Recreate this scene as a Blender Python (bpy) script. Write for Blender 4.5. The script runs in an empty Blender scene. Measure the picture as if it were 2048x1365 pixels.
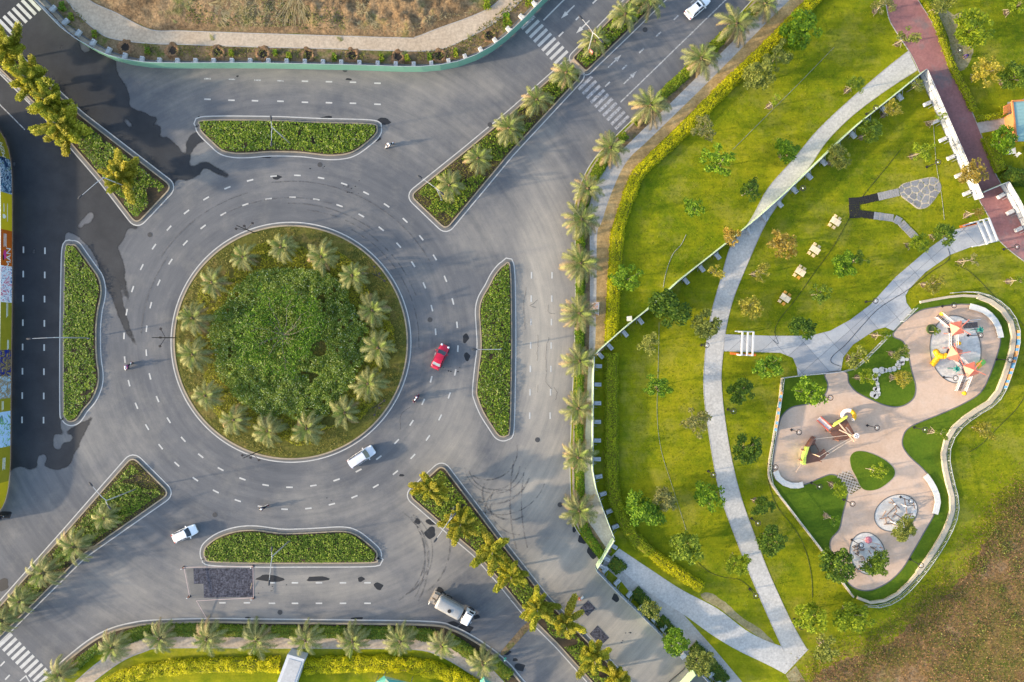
import bpy, bmesh, math, random
import numpy as np
from mathutils import Vector, Matrix

# ------------------------------------------------------------------ camera, sky, sun, exposure
scene = bpy.context.scene
C = scene.collection
H = 120.0          # drone height (m)
PPM = 12.0         # photograph pixels per metre on the ground
SUN_EL = math.radians(14.0)
SUN_DIR = Vector((-math.cos(math.radians(10.5)), -math.sin(math.radians(10.5)), 0.0))   # towards the sun, on the ground

cam_d = bpy.data.cameras.new("camera"); cam = bpy.data.objects.new("camera", cam_d); C.objects.link(cam)
cam_d.sensor_width = 36.0; cam_d.sensor_fit = 'HORIZONTAL'
cam_d.lens = 36.0 * H / (2048.0 / PPM)
cam_d.clip_end = 3000.0
cam.location = (0, 0, H); cam.rotation_euler = (0, 0, 0)
scene.camera = cam

world = bpy.data.worlds.new("World"); scene.world = world; world.use_nodes = True
wn = world.node_tree.nodes; wl = world.node_tree.links; wn.clear()
sky = wn.new('ShaderNodeTexSky'); sky.sky_type = 'NISHITA'; sky.sun_disc = False
sky.sun_elevation = SUN_EL; sky.sun_rotation = math.atan2(SUN_DIR.x, SUN_DIR.y)
sky.dust_density = 1.9; sky.air_density = 1.0; sky.ozone_density = 1.0
bgn = wn.new('ShaderNodeBackground'); bgn.inputs[1].default_value = 0.15
won = wn.new('ShaderNodeOutputWorld')
wl.new(sky.outputs[0], bgn.inputs[0]); wl.new(bgn.outputs[0], won.inputs[0])

sun_d = bpy.data.lights.new("sun", 'SUN'); sun = bpy.data.objects.new("sun", sun_d); C.objects.link(sun)
sun_d.energy = 2.2; sun_d.angle = math.radians(1.6); sun_d.color = (1.0, 0.82, 0.60)
sdir = Vector((SUN_DIR.x * math.cos(SUN_EL), SUN_DIR.y * math.cos(SUN_EL), math.sin(SUN_EL)))
sun.rotation_euler = sdir.to_track_quat('Z', 'Y').to_euler()
sun.location = sdir * 200

vs = scene.view_settings
vs.view_transform = 'Standard'; vs.look = 'None'; vs.gamma = 1.0; vs.use_curve_mapping = False
vs.exposure = 1.88
scene.cycles.max_bounces = 5; scene.cycles.transparent_max_bounces = 8

# ------------------------------------------------------------------ helpers
rng = np.random.default_rng(7)
random.seed(7)
SC = 1.0 / PPM
def P(px, py, z=0.0):
    f = (H - z) / H
    return Vector(((px - 1024) * SC * f, (682.5 - py) * SC * f, z))
def W(pts, z=0.0):
    return [P(a, b, z) for a, b in pts]

def catmull(pts, n=8, closed=True):
    pts = [Vector((p[0], p[1])) for p in pts]; out = []; N = len(pts)
    rngi = range(N) if closed else range(N - 1)
    for i in rngi:
        if closed: p0, p1, p2, p3 = pts[i-1], pts[i], pts[(i+1) % N], pts[(i+2) % N]
        else: p0, p1, p2, p3 = pts[max(i-1, 0)], pts[i], pts[i+1], pts[min(i+2, N-1)]
        for k in range(n):
            t = k / n; t2 = t*t; t3 = t2*t
            q = 0.5*((2*p1) + (p2-p0)*t + (2*p0-5*p1+4*p2-p3)*t2 + (3*p1-p0-3*p2+p3)*t3)
            out.append((q.x, q.y))
    if not closed: out.append((pts[-1].x, pts[-1].y))
    return out
def area2(poly):
    return sum(poly[i-1][0]*poly[i][1] - poly[i][0]*poly[i-1][1] for i in range(len(poly)))
def offset(poly, d, closed=True):
    """offset outward by d for a closed polygon; to the left for an open line"""
    N = len(poly); out = []
    s = (-1 if area2(poly) > 0 else 1) if closed else 1
    for i in range(N):
        if closed: a, b, c = poly[i-1], poly[i], poly[(i+1) % N]
        else: a, b, c = poly[max(i-1, 0)], poly[i], poly[min(i+1, N-1)]
        e1 = Vector((b[0]-a[0], b[1]-a[1])); e2 = Vector((c[0]-b[0], c[1]-b[1]))
        if e1.length < 1e-9: e1 = e2.copy()
        if e2.length < 1e-9: e2 = e1.copy()
        e1.normalize(); e2.normalize()
        n1 = Vector((-e1.y, e1.x)); n2 = Vector((-e2.y, e2.x)); n = n1 + n2
        if n.length < 1e-6: n = n1.copy()
        n.normalize(); k = max(0.5, n.dot(n1))
        out.append((b[0] + s*d*n.x/k, b[1] + s*d*n.y/k))
    return out
def resample(line, step):
    out = [Vector(line[0][:2])]; acc = 0.0
    for a, b in zip(line[:-1], line[1:]):
        a = Vector(a[:2]); b = Vector(b[:2]); L = (b-a).length
        if L < 1e-9: continue
        t = step - acc
        while t <= L:
            out.append(a + (b-a)*(t/L)); t += step
        acc = L - (t - step)
    return out
def inside(poly, pts):
    poly = np.array([(p[0], p[1]) for p in poly]); x, y = pts[:, 0], pts[:, 1]
    r = np.zeros(len(pts), bool); j = len(poly) - 1
    for i in range(len(poly)):
        xi, yi = poly[i]; xj, yj = poly[j]
        if yi != yj:
            r ^= ((yi > y) != (yj > y)) & (x < (xj-xi)*(y-yi)/(yj-yi) + xi)
        j = i
    return r
def scatter(poly, dens):
    a = np.array([(p[0], p[1]) for p in poly]); lo = a.min(0); hi = a.max(0)
    lo = np.maximum(lo, [-92, -64]); hi = np.minimum(hi, [92, 64])
    if (hi <= lo).any(): return np.zeros((0, 2))
    n = int((hi-lo).prod() * dens)
    p = rng.random((n, 2)) * (hi-lo) + lo
    return p[inside(poly, p)]
def vnoise(x, y, s, seed=0):
    """cheap smooth value noise, 0..1"""
    x = np.asarray(x)*s; y = np.asarray(y)*s
    xi = np.floor(x).astype(int); yi = np.floor(y).astype(int); fx = x-xi; fy = y-yi
    fx = fx*fx*(3-2*fx); fy = fy*fy*(3-2*fy)
    def h(a, b):
        v = np.sin(a*127.1 + b*311.7 + seed*74.7)*43758.5453
        return v - np.floor(v)
    return (h(xi, yi)*(1-fx)+h(xi+1, yi)*fx)*(1-fy) + (h(xi, yi+1)*(1-fx)+h(xi+1, yi+1)*fx)*fy

class MB:
    def __init__(s): s.v = []; s.f = []; s.m = []
    def add(s, vs_, fs, mi=0):
        o = len(s.v); s.v += [tuple(v) for v in vs_]
        for f in fs: s.f.append(tuple(i+o for i in f)); s.m.append(mi)
        return s
    def hexa(s, b, t, mi=0):
        return s.add(list(b)+list(t), [(3,2,1,0),(4,5,6,7),(0,1,5,4),(1,2,6,5),(2,3,7,6),(3,0,4,7)], mi)
    def box(s, c, size, rz=0, mi=0):
        x, y, z = size[0]/2, size[1]/2, size[2]/2; cs, sn = math.cos(rz), math.sin(rz)
        def q(a, b, d): return (c[0]+a*cs-b*sn, c[1]+a*sn+b*cs, c[2]+d)
        return s.hexa([q(-x,-y,-z),q(x,-y,-z),q(x,y,-z),q(-x,y,-z)], [q(-x,-y,z),q(x,-y,z),q(x,y,z),q(-x,y,z)], mi)
    def beam(s, p0, p1, w, h=None, mi=0):
        p0 = Vector(p0); p1 = Vector(p1); h = h or w; d = (p1-p0).normalized()
        up = Vector((0,0,1)) if abs(d.z) < 0.95 else Vector((1,0,0))
        a = d.cross(up).normalized()*(w/2); b = a.cross(d).normalized()*(h/2)
        return s.hexa([p0-a-b,p0+a-b,p0+a+b,p0-a+b], [p1-a-b,p1+a-b,p1+a+b,p1-a+b], mi)
    def tube(s, p0, p1, r0, r1=None, n=8, mi=0, cap=True):
        p0 = Vector(p0); p1 = Vector(p1); r1 = r0 if r1 is None else r1; d = (p1-p0).normalized()
        up = Vector((0,0,1)) if abs(d.z) < 0.95 else Vector((1,0,0))
        a = d.cross(up).normalized(); b = d.cross(a)
        vv = []
        for p, r in ((p0, r0), (p1, r1)):
            for i in range(n):
                t = 2*math.pi*i/n; vv.append(p + a*(r*math.cos(t)) + b*(r*math.sin(t)))
        ff = [(i, (i+1) % n, n+(i+1) % n, n+i) for i in range(n)]
        if cap: ff += [tuple(range(n-1, -1, -1)), tuple(range(n, 2*n))]
        return s.add(vv, ff, mi)
    def path(s, pts, r, n=6, mi=0, closed=False):
        pts = [Vector(p) for p in pts]; N = len(pts); vv = []; ff = []
        for i in range(N):
            d = (pts[(i+1) % N if closed else min(i+1, N-1)] - pts[i-1 if (closed or i) else 0])
            d = d.normalized() if d.length > 1e-9 else Vector((1,0,0))
            up = Vector((0,0,1)) if abs(d.z) < 0.95 else Vector((1,0,0))
            a = d.cross(up).normalized(); b = d.cross(a); rr = r[i] if isinstance(r, (list, tuple)) else r
            for k in range(n):
                t = 2*math.pi*k/n; vv.append(pts[i] + a*(rr*math.cos(t)) + b*(rr*math.sin(t)))
        for i in range(N if closed else N-1):
            j = (i+1) % N
            for k in range(n):
                ff.append((i*n+k, i*n+(k+1) % n, j*n+(k+1) % n, j*n+k))
        if not closed: ff += [tuple(range(n-1, -1, -1)), tuple(range((N-1)*n, N*n))]
        return s.add(vv, ff, mi)
    def sheet(s, poly, z, mi=0):
        poly = [(p[0], p[1]) for p in poly]
        if area2(poly) < 0: poly = poly[::-1]
        return s.add([(p[0], p[1], z) for p in poly], [tuple(range(len(poly)))], mi)
    def prism(s, poly, z0, z1, mi=0, bottom=False):
        poly = [(p[0], p[1]) for p in poly]
        if area2(poly) < 0: poly = poly[::-1]
        n = len(poly)
        vv = [(p[0], p[1], z0) for p in poly] + [(p[0], p[1], z1) for p in poly]
        ff = [tuple(range(n, 2*n))] + [(i, (i+1) % n, n+(i+1) % n, n+i) for i in range(n)]
        if bottom: ff.append(tuple(range(n-1, -1, -1)))
        return s.add(vv, ff, mi)
    def band(s, A, B, z0, z1=None, closed=False, mi=0):
        """flat strip between two lines at z0, or a solid strip from z0 up to z1"""
        n = len(A); ff = []; m = n if closed else n-1
        if z1 is None:
            vv = [(p[0], p[1], z0) for p in A] + [(p[0], p[1], z0) for p in B]
            for i in range(m):
                j = (i+1) % n; ff.append((i, j, n+j, n+i))
        else:
            vv = [(p[0], p[1], z0) for p in A] + [(p[0], p[1], z0) for p in B] + [(p[0], p[1], z1) for p in A] + [(p[0], p[1], z1) for p in B]
            for i in range(m):
                j = (i+1) % n
                ff += [(2*n+i, 2*n+j, 3*n+j, 3*n+i), (i, j, 2*n+j, 2*n+i), (n+j, n+i, 3*n+i, 3*n+j)]
            if not closed: ff += [(0, n, 3*n, 2*n), (2*n-1, n-1, 3*n-1, 4*n-1)]
        return s.add(vv, ff, mi)
    def ellip(s, c, r, nu=12, nv=8, mi=0, rz=0, top=False):
        if not isinstance(r, (tuple, list)): r = (r, r, r)
        cs, sn = math.cos(rz), math.sin(rz); vv = []; ff = []
        for j in range(nv+1):
            ph = -math.pi/2 + math.pi*j/nv if not top else math.pi/2*j/nv
            for i in range(nu):
                t = 2*math.pi*i/nu; x = r[0]*math.cos(ph)*math.cos(t); y = r[1]*math.cos(ph)*math.sin(t)
                vv.append((c[0]+x*cs-y*sn, c[1]+x*sn+y*cs, c[2]+r[2]*math.sin(ph)))
        for j in range(nv):
            for i in range(nu):
                ff.append((j*nu+i, j*nu+(i+1) % nu, (j+1)*nu+(i+1) % nu, (j+1)*nu+i))
        return s.add(vv, ff, mi)
    def lathe(s, c, prof, n=16, mi=0):
        vv = []; ff = []
        for r, z in prof:
            for i in range(n):
                t = 2*math.pi*i/n; vv.append((c[0]+r*math.cos(t), c[1]+r*math.sin(t), c[2]+z))
        for j in range(len(prof)-1):
            for i in range(n):
                ff.append((j*n+i, j*n+(i+1) % n, (j+1)*n+(i+1) % n, (j+1)*n+i))
        return s.add(vv, ff, mi)
    def mesh(s, name, mats, origin=(0,0,0), smooth=False):
        me = bpy.data.meshes.new(name); o = origin
        me.from_pydata([(v[0]-o[0], v[1]-o[1], v[2]-o[2]) for v in s.v], [], s.f)
        if not isinstance(mats, (list, tuple)): mats = [mats]
        for m in mats: me.materials.append(m)
        if len(mats) > 1: me.polygons.foreach_set('material_index', s.m)
        if smooth: me.polygons.foreach_set('use_smooth', [True]*len(me.polygons))
        me.update(); return me
    def build(s, name, mats, parent=None, origin=(0,0,0), smooth=False, bevel=0):
        o = obj(name, s.mesh(name, mats, origin, smooth), parent)
        if parent is None and tuple(origin) != (0,0,0): o.location = origin
        if bevel:
            b = o.modifiers.new('bevel', 'BEVEL'); b.width = bevel; b.segments = 2; b.limit_method = 'ANGLE'
        return o
def obj(name, data, parent=None, loc=None, rz=None):
    o = bpy.data.objects.new(name, data); C.objects.link(o)
    if parent: o.parent = parent
    if loc is not None: o.location = loc
    if rz is not None: o.rotation_euler = (0, 0, rz)
    return o
def tag(o, label=None, cat=None, group=None, kind=None):
    if label: o['label'] = label
    if cat: o['category'] = cat
    if group: o['group'] = group
    if kind: o['kind'] = kind
    return o
def thing(name, label, cat, loc=(0,0,0), rz=0, group=None):
    o = bpy.data.objects.new(name, None); C.objects.link(o); o.location = loc; o.rotation_euler = (0, 0, rz)
    o.empty_display_size = 0.2
    return tag(o, label, cat, group)
ORD = ['first','second','third','fourth','fifth','sixth','seventh','eighth','ninth','tenth','eleventh','twelfth','thirteenth','fourteenth','fifteenth','sixteenth','seventeenth','eighteenth','nineteenth','twentieth','twenty-first','twenty-second','twenty-third','twenty-fourth']

def leaf_arrays(pts, size, up=0.6, aspect=0.6, jit=0.35):
    n = len(pts)
    nrm = rng.normal(size=(n, 3)); nrm /= np.linalg.norm(nrm, axis=1)[:, None]
    nrm[:, 2] = np.abs(nrm[:, 2]); nrm = nrm*(1-up) + np.array([0, 0, up]); nrm /= np.linalg.norm(nrm, axis=1)[:, None]
    t = rng.normal(size=(n, 3)); t -= nrm*(t*nrm).sum(1)[:, None]; t /= np.linalg.norm(t, axis=1)[:, None]
    b = np.cross(nrm, t); s = (np.asarray(size)*(1+jit*(rng.random(n)*2-1)))[:, None]
    t = t*s*0.5; b = b*s*0.5*aspect
    v = np.stack([pts-t, pts+b-0.2*t, pts+t, pts-b-0.2*t], 1).reshape(-1, 3)
    return v
def np_mesh(name, verts, mats, extra=None, mi=0):
    """quads (4 verts each) + optional MB with material indices"""
    n = len(verts)//4; ev = np.array(extra.v).reshape(-1, 3) if extra else np.zeros((0, 3))
    me = bpy.data.meshes.new(name)
    if extra:
        allv = np.concatenate([verts, ev]); faces_e = [tuple(i+len(verts) for i in f) for f in extra.f]
    else: allv = verts; faces_e = []
    nl = 4*n + sum(len(f) for f in faces_e)
    me.vertices.add(len(allv)); me.vertices.foreach_set('co', allv.astype(np.float32).ravel())
    me.loops.add(nl); me.polygons.add(n + len(faces_e))
    li = np.concatenate([np.arange(4*n), np.array([i for f in faces_e for i in f], int)]).astype(np.int32)
    me.loops.foreach_set('vertex_index', li)
    ls = [4*i for i in range(n)]; k = 4*n
    for f in faces_e: ls.append(k); k += len(f)
    me.polygons.foreach_set('loop_start', np.array(ls, np.int32))
    if not isinstance(mats, (list, tuple)): mats = [mats]
    for m in mats: me.materials.append(m)
    idx = np.full(n+len(faces_e), mi, np.int32)
    if extra: idx[n:] = extra.m
    me.polygons.foreach_set('material_index', idx)
    me.update(calc_edges=True); me.validate(); return me

# ------------------------------------------------------------------ materials
def newmat(name):
    m = bpy.data.materials.new(name); m.use_nodes = True; nt = m.node_tree
    return m, nt, nt.nodes, nt.links, nt.nodes['Principled BSDF']
def node(N, t, **kw):
    n = N.new(t)
    for k, v in kw.items(): setattr(n, k, v)
    return n
def noise(N, L, vec, scale, detail=4, rough=0.6):
    n = node(N, 'ShaderNodeTexNoise'); n.inputs['Scale'].default_value = scale
    n.inputs['Detail'].default_value = detail; n.inputs['Roughness'].default_value = rough
    L.new(vec, n.inputs['Vector']); return n.outputs['Fac']
def ramp(N, L, fac, stops):
    r = node(N, 'ShaderNodeValToRGB'); e = r.color_ramp.elements
    while len(e) < len(stops): e.new(0.5)
    for el, (p, c) in zip(e, stops): el.position = p; el.color = (*c, 1)
    L.new(fac, r.inputs[0]); return r.outputs[0]
def mixc(N, L, fac, a, b, mode='MIX'):
    m = node(N, 'ShaderNodeMix', data_type='RGBA', blend_type=mode)
    for s, v in ((m.inputs[0], fac), (m.inputs[6], a), (m.inputs[7], b)):
        if hasattr(v, 'node'): L.new(v, s)
        elif isinstance(v, (int, float)): s.default_value = v
        else: s.default_value = (*v, 1)
    return m.outputs[2]
def mth(N, L, op, a, b=None, c=None):
    m = node(N, 'ShaderNodeMath', operation=op)
    for i, v in enumerate((a, b, c)):
        if v is None: continue
        if hasattr(v, 'node'): L.new(v, m.inputs[i])
        else: m.inputs[i].default_value = v
    return m.outputs[0]
def wpos(N): return node(N, 'ShaderNodeNewGeometry').outputs['Position']
def bumpn(N, L, B, h, strength, dist):
    b = node(N, 'ShaderNodeBump'); b.inputs['Strength'].default_value = strength; b.inputs['Distance'].default_value = dist
    L.new(h, b.inputs['Height']); L.new(b.outputs[0], B.inputs['Normal'])
MATS = {}
def plain(name, c1, c2=None, scale=0.7, rough=0.75, metal=0.0, bump=0.0, bscale=6.0, spec=0.3, fine=0.12, fscale=9.0):
    """surface with two tones mottled by noise plus fine grain"""
    if name in MATS: return MATS[name]
    m, nt, N, L, B = newmat(name); c2 = c2 or tuple(x*0.82 for x in c1); p = wpos(N)
    f = noise(N, L, p, scale, 5); col = ramp(N, L, f, [(0.32, c2), (0.68, c1)])
    if fine:
        g = noise(N, L, p, fscale, 3); gg = ramp(N, L, g, [(0.3, (1-fine,)*3), (0.7, (1+fine,)*3)])
        col = mixc(N, L, 1.0, col, gg, 'MULTIPLY')
    L.new(col, B.inputs['Base Color']); B.inputs['Roughness'].default_value = rough; B.inputs['Metallic'].default_value = metal
    B.inputs['Specular IOR Level'].default_value = spec
    if bump: bumpn(N, L, B, noise(N, L, p, bscale, 4), bump, 0.05)
    MATS[name] = m; return m
def foliage(name, dark, mid, light, trans=0.3, vscale=0.5, accent=None):
    if name in MATS: return MATS[name]
    m, nt, N, L, B = newmat(name); g = node(N, 'ShaderNodeNewGeometry')
    col = ramp(N, L, g.outputs['Random Per Island'], [(0.0, dark), (0.45, mid), (0.9, light)] + ([(1.0, accent)] if accent else []))
    oi = node(N, 'ShaderNodeObjectInfo')
    f = noise(N, L, g.outputs['Position'], vscale, 3); v = ramp(N, L, f, [(0.3, (0.78, 0.82, 0.85)), (0.7, (1.2, 1.16, 1.0))])
    col = mixc(N, L, 1.0, col, v, 'MULTIPLY')
    v2 = ramp(N, L, oi.outputs['Random'], [(0.0, (0.86, 0.9, 0.9)), (1.0, (1.14, 1.08, 1.0))])
    col = mixc(N, L, 1.0, col, v2, 'MULTIPLY')
    L.new(col, B.inputs['Base Color']); B.inputs['Roughness'].default_value = 0.6; B.inputs['Specular IOR Level'].default_value = 0.25
    tr = node(N, 'ShaderNodeBsdfTranslucent'); L.new(col, tr.inputs['Color'])
    mx = node(N, 'ShaderNodeMixShader'); mx.inputs[0].default_value = trans
    out = N['Material Output']; L.new(B.outputs[0], mx.inputs[1]); L.new(tr.outputs[0], mx.inputs[2]); L.new(mx.outputs[0], out.inputs[0])
    MATS[name] = m; return m
def layered(name, stops, s1, s2, patch=None, ps=0.05, pr=(0.45, 0.6), rough=0.9, bump=0.5, bscale=3.0, bdist=0.06, fine=0.25, fs=5.0, stretch=None):
    """ground: ramp over mixed noises, an optional patch colour, fine grain and bump"""
    if name in MATS: return MATS[name]
    m, nt, N, L, B = newmat(name); p = wpos(N); q = p
    if stretch:
        mp = node(N, 'ShaderNodeMapping'); mp.inputs['Scale'].default_value = stretch[0]; mp.inputs['Rotation'].default_value = (0, 0, stretch[1]); L.new(p, mp.inputs[0]); q = mp.outputs[0]
    a = noise(N, L, q, s1, 6, 0.65); b = noise(N, L, q, s2, 5, 0.65)
    f = mth(N, L, 'ADD', mth(N, L, 'MULTIPLY', a, 0.6), mth(N, L, 'MULTIPLY', b, 0.4)); col = ramp(N, L, f, stops)
    if patch:
        k = noise(N, L, p, ps, 6, 0.7); kk = ramp(N, L, k, [(pr[0], (0, 0, 0)), (pr[1], (1, 1, 1))]); col = mixc(N, L, kk, col, patch)
    g = noise(N, L, p, fs, 4, 0.7); gg = ramp(N, L, g, [(0.3, (1-fine,)*3), (0.7, (1+fine,)*3)]); col = mixc(N, L, 1.0, col, gg, 'MULTIPLY')
    L.new(col, B.inputs['Base Color']); B.inputs['Roughness'].default_value = rough; B.inputs['Specular IOR Level'].default_value = 0.15
    if bump: bumpn(N, L, B, noise(N, L, p, bscale, 6, 0.7), bump, bdist)
    MATS[name] = m; return m

def asphalt():
    m, nt, N, L, B = newmat('asphalt'); p = wpos(N)
    at = node(N, 'ShaderNodeAttribute', attribute_name='dust')
    base = ramp(N, L, noise(N, L, p, 0.06, 5), [(0.3, (0.086, 0.091, 0.102)), (0.7, (0.134, 0.134, 0.139))])
    big = noise(N, L, p, 0.16, 6, 0.7)
    d = mth(N, L, 'MULTIPLY_ADD', mth(N, L, 'SUBTRACT', big, 0.5), 1.0, at.outputs['Fac'])
    dd = ramp(N, L, d, [(0.05, (0, 0, 0)), (0.95, (1, 1, 1))])
    col = mixc(N, L, dd, base, (0.325, 0.295, 0.25))
    # wheel-path streaks that run round the roundabout
    c = P(582, 685); sub = node(N, 'ShaderNodeVectorMath', operation='SUBTRACT'); L.new(p, sub.inputs[0]); sub.inputs[1].default_value = c
    ln = node(N, 'ShaderNodeVectorMath', operation='LENGTH'); L.new(sub.outputs[0], ln.inputs[0])
    sx = node(N, 'ShaderNodeSeparateXYZ'); L.new(sub.outputs[0], sx.inputs[0])
    th = mth(N, L, 'ARCTAN2', sx.outputs[1], sx.outputs[0])
    cb = node(N, 'ShaderNodeCombineXYZ'); L.new(mth(N, L, 'MULTIPLY', ln.outputs['Value'], 0.75), cb.inputs[0]); L.new(mth(N, L, 'MULTIPLY', th, 2.2), cb.inputs[1])
    st = ramp(N, L, noise(N, L, cb.outputs[0], 1.0, 5, 0.7), [(0.32, (0.80, 0.815, 0.83)), (0.68, (1.17, 1.15, 1.12))])
    col = mixc(N, L, 1.0, col, st, 'MULTIPLY')
    g = ramp(N, L, noise(N, L, p, 7.0, 3, 0.8), [(0.3, (0.88,)*3), (0.7, (1.12,)*3)]); col = mixc(N, L, 1.0, col, g, 'MULTIPLY')
    L.new(col, B.inputs['Base Color']); B.inputs['Roughness'].default_value = 0.85; B.inputs['Specular IOR Level'].default_value = 0.25
    bumpn(N, L, B, noise(N, L, p, 20, 2), 0.15, 0.01)
    MATS['asphalt'] = m; return m
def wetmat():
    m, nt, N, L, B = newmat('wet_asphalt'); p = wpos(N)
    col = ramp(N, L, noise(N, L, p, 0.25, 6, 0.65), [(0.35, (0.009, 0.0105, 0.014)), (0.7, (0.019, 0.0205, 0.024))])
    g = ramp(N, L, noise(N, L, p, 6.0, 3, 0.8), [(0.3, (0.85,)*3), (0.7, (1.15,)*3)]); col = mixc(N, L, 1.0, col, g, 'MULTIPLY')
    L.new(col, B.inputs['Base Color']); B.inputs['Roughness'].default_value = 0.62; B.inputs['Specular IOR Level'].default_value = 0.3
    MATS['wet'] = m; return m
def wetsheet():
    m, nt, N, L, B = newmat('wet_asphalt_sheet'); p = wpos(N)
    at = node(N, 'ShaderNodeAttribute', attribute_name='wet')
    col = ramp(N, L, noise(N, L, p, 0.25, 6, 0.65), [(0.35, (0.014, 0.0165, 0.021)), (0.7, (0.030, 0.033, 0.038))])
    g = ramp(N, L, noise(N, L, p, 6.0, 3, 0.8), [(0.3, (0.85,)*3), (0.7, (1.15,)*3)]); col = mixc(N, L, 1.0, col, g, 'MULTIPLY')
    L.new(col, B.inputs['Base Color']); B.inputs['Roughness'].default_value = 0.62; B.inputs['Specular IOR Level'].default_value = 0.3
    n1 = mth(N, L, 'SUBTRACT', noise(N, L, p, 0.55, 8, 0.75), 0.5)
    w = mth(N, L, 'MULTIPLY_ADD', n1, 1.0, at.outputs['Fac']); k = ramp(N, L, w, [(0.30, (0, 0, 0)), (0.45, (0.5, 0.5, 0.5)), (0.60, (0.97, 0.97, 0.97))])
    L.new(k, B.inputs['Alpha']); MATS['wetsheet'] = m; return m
def fademat(name, col, amount, scale=1.5):
    """worn marking: flat colour broken up by noise so the asphalt shows through"""
    m, nt, N, L, B = newmat(name); p = wpos(N)
    B.inputs['Base Color'].default_value = (*col, 1); B.inputs['Roughness'].default_value = 0.85
    f = noise(N, L, p, scale, 5, 0.75); k = ramp(N, L, f, [(max(0.0, amount-0.2), (0, 0, 0)), (min(1.0, amount+0.2), (1, 1, 1))])
    L.new(k, B.inputs['Alpha']); MATS[name] = m; return m

M_asph = asphalt(); M_wet = wetmat()
M_white = plain('road_paint', (0.48, 0.47, 0.44), (0.38, 0.37, 0.35), 1.2, 0.7)
M_worn = fademat('worn_road_paint', (0.42, 0.42, 0.41), 0.42, 2.5)
M_tyre = fademat('tyre_rubber_trace', (0.09, 0.09, 0.095), 0.60, 0.9)
M_crack = fademat('crack_filler', (0.05, 0.05, 0.055), 0.45, 2.0)
M_patch = layered('fresh_tar', [(0.35, (0.02, 0.021, 0.03)), (0.65, (0.09, 0.092, 0.115))], 1.2, 3.0, fine=0.5, fs=3.0, bump=0.8, bscale=5)
M_kerb = plain('kerb_concrete', (0.36, 0.29, 0.20), (0.28, 0.23, 0.165), 0.6, 0.85)
M_gutter = plain('gutter_concrete', (0.155, 0.15, 0.142), (0.115, 0.112, 0.108), 0.4, 0.85)
M_soil = plain('bed_soil', (0.075, 0.05, 0.028), (0.035, 0.03, 0.018), 0.8, 0.95, bump=0.4)
def lawnmat():
    m, nt, N, L, B = newmat('lawn_grass'); p = wpos(N)
    f = mth(N, L, 'ADD', mth(N, L, 'MULTIPLY', noise(N, L, p, 0.05, 6, 0.65), 0.55), mth(N, L, 'MULTIPLY', noise(N, L, p, 0.33, 6, 0.75), 0.45))
    col = ramp(N, L, f, [(0.34, (0.066, 0.108, 0.003)), (0.43, (0.118, 0.156, 0.004)), (0.52, (0.190, 0.205, 0.005)), (0.60, (0.258, 0.247, 0.008)), (0.70, (0.32, 0.275, 0.02))])
    # worn and drying patches
    k = ramp(N, L, noise(N, L, p, 0.13, 7, 0.75), [(0.50, (0, 0, 0)), (0.66, (1, 1, 1))]); col = mixc(N, L, mth(N, L, 'MULTIPLY', k, 0.42), col, (0.31, 0.26, 0.06))
    # tracks left by mowers, running with the hedge
    mp = node(N, 'ShaderNodeMapping'); mp.inputs['Rotation'].default_value = (0, 0, math.radians(-42)); mp.inputs['Scale'].default_value = (0.05, 1.1, 1); L.new(p, mp.inputs[0])
    s = ramp(N, L, noise(N, L, mp.outputs[0], 1.0, 4, 0.7), [(0.35, (0.86, 0.88, 0.9)), (0.65, (1.12, 1.1, 1.05))]); col = mixc(N, L, 1.0, col, s, 'MULTIPLY')
    g = ramp(N, L, noise(N, L, p, 3.2, 5, 0.8), [(0.3, (0.80, 0.82, 0.8)), (0.7, (1.18, 1.16, 1.15))]); col = mixc(N, L, 1.0, col, g, 'MULTIPLY')
    L.new(col, B.inputs['Base Color']); B.inputs['Roughness'].default_value = 0.9; B.inputs['Specular IOR Level'].default_value = 0.1
    bumpn(N, L, B, noise(N, L, p, 4.0, 6, 0.75), 0.6, 0.06); MATS['lawn_grass'] = m; return m
M_lawn = lawnmat()
M_lawn2 = layered('shaded_court_lawn', [(0.3, (0.045, 0.088, 0.006)), (0.5, (0.08, 0.135, 0.007)), (0.7, (0.13, 0.17, 0.01))], 0.08, 0.4, fine=0.22, fs=4.0, bump=0.5, bscale=4.0)  # separate darker court grass; some wall shade is put into its green
M_ringgrass = layered('ring_grass', [(0.32, (0.06, 0.07, 0.012)), (0.5, (0.11, 0.105, 0.02)), (0.68, (0.22, 0.15, 0.055))], 0.09, 0.6, fine=0.4, fs=3.5, bump=0.8, bscale=3.5)
M_drygrass = layered('dry_grass', [(0.3, (0.24, 0.155, 0.06)), (0.55, (0.40, 0.27, 0.115)), (0.75, (0.48, 0.36, 0.18))], 0.2, 0.8, fine=0.3, fs=4, bump=0.6)
M_brown = layered('brown_scrub', [(0.36, (0.095, 0.10, 0.014)), (0.43, (0.165, 0.125, 0.03)), (0.52, (0.225, 0.13, 0.052)), (0.62, (0.32, 0.21, 0.115))], 0.05, 0.35, patch=(0.10, 0.12, 0.014), ps=0.09, pr=(0.56, 0.72), fine=0.45, fs=3.0, bump=1.0, bscale=3.0)
M_dirt = layered('bare_dirt', [(0.34, (0.075, 0.05, 0.028)), (0.46, (0.17, 0.108, 0.055)), (0.57, (0.255, 0.17, 0.09)), (0.70, (0.36, 0.26, 0.165))], 0.12, 0.7, patch=(0.12, 0.125, 0.03), ps=0.12, pr=(0.56, 0.68), fine=0.5, fs=2.5, bump=1.0, bscale=1.6, bdist=0.25)
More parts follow.
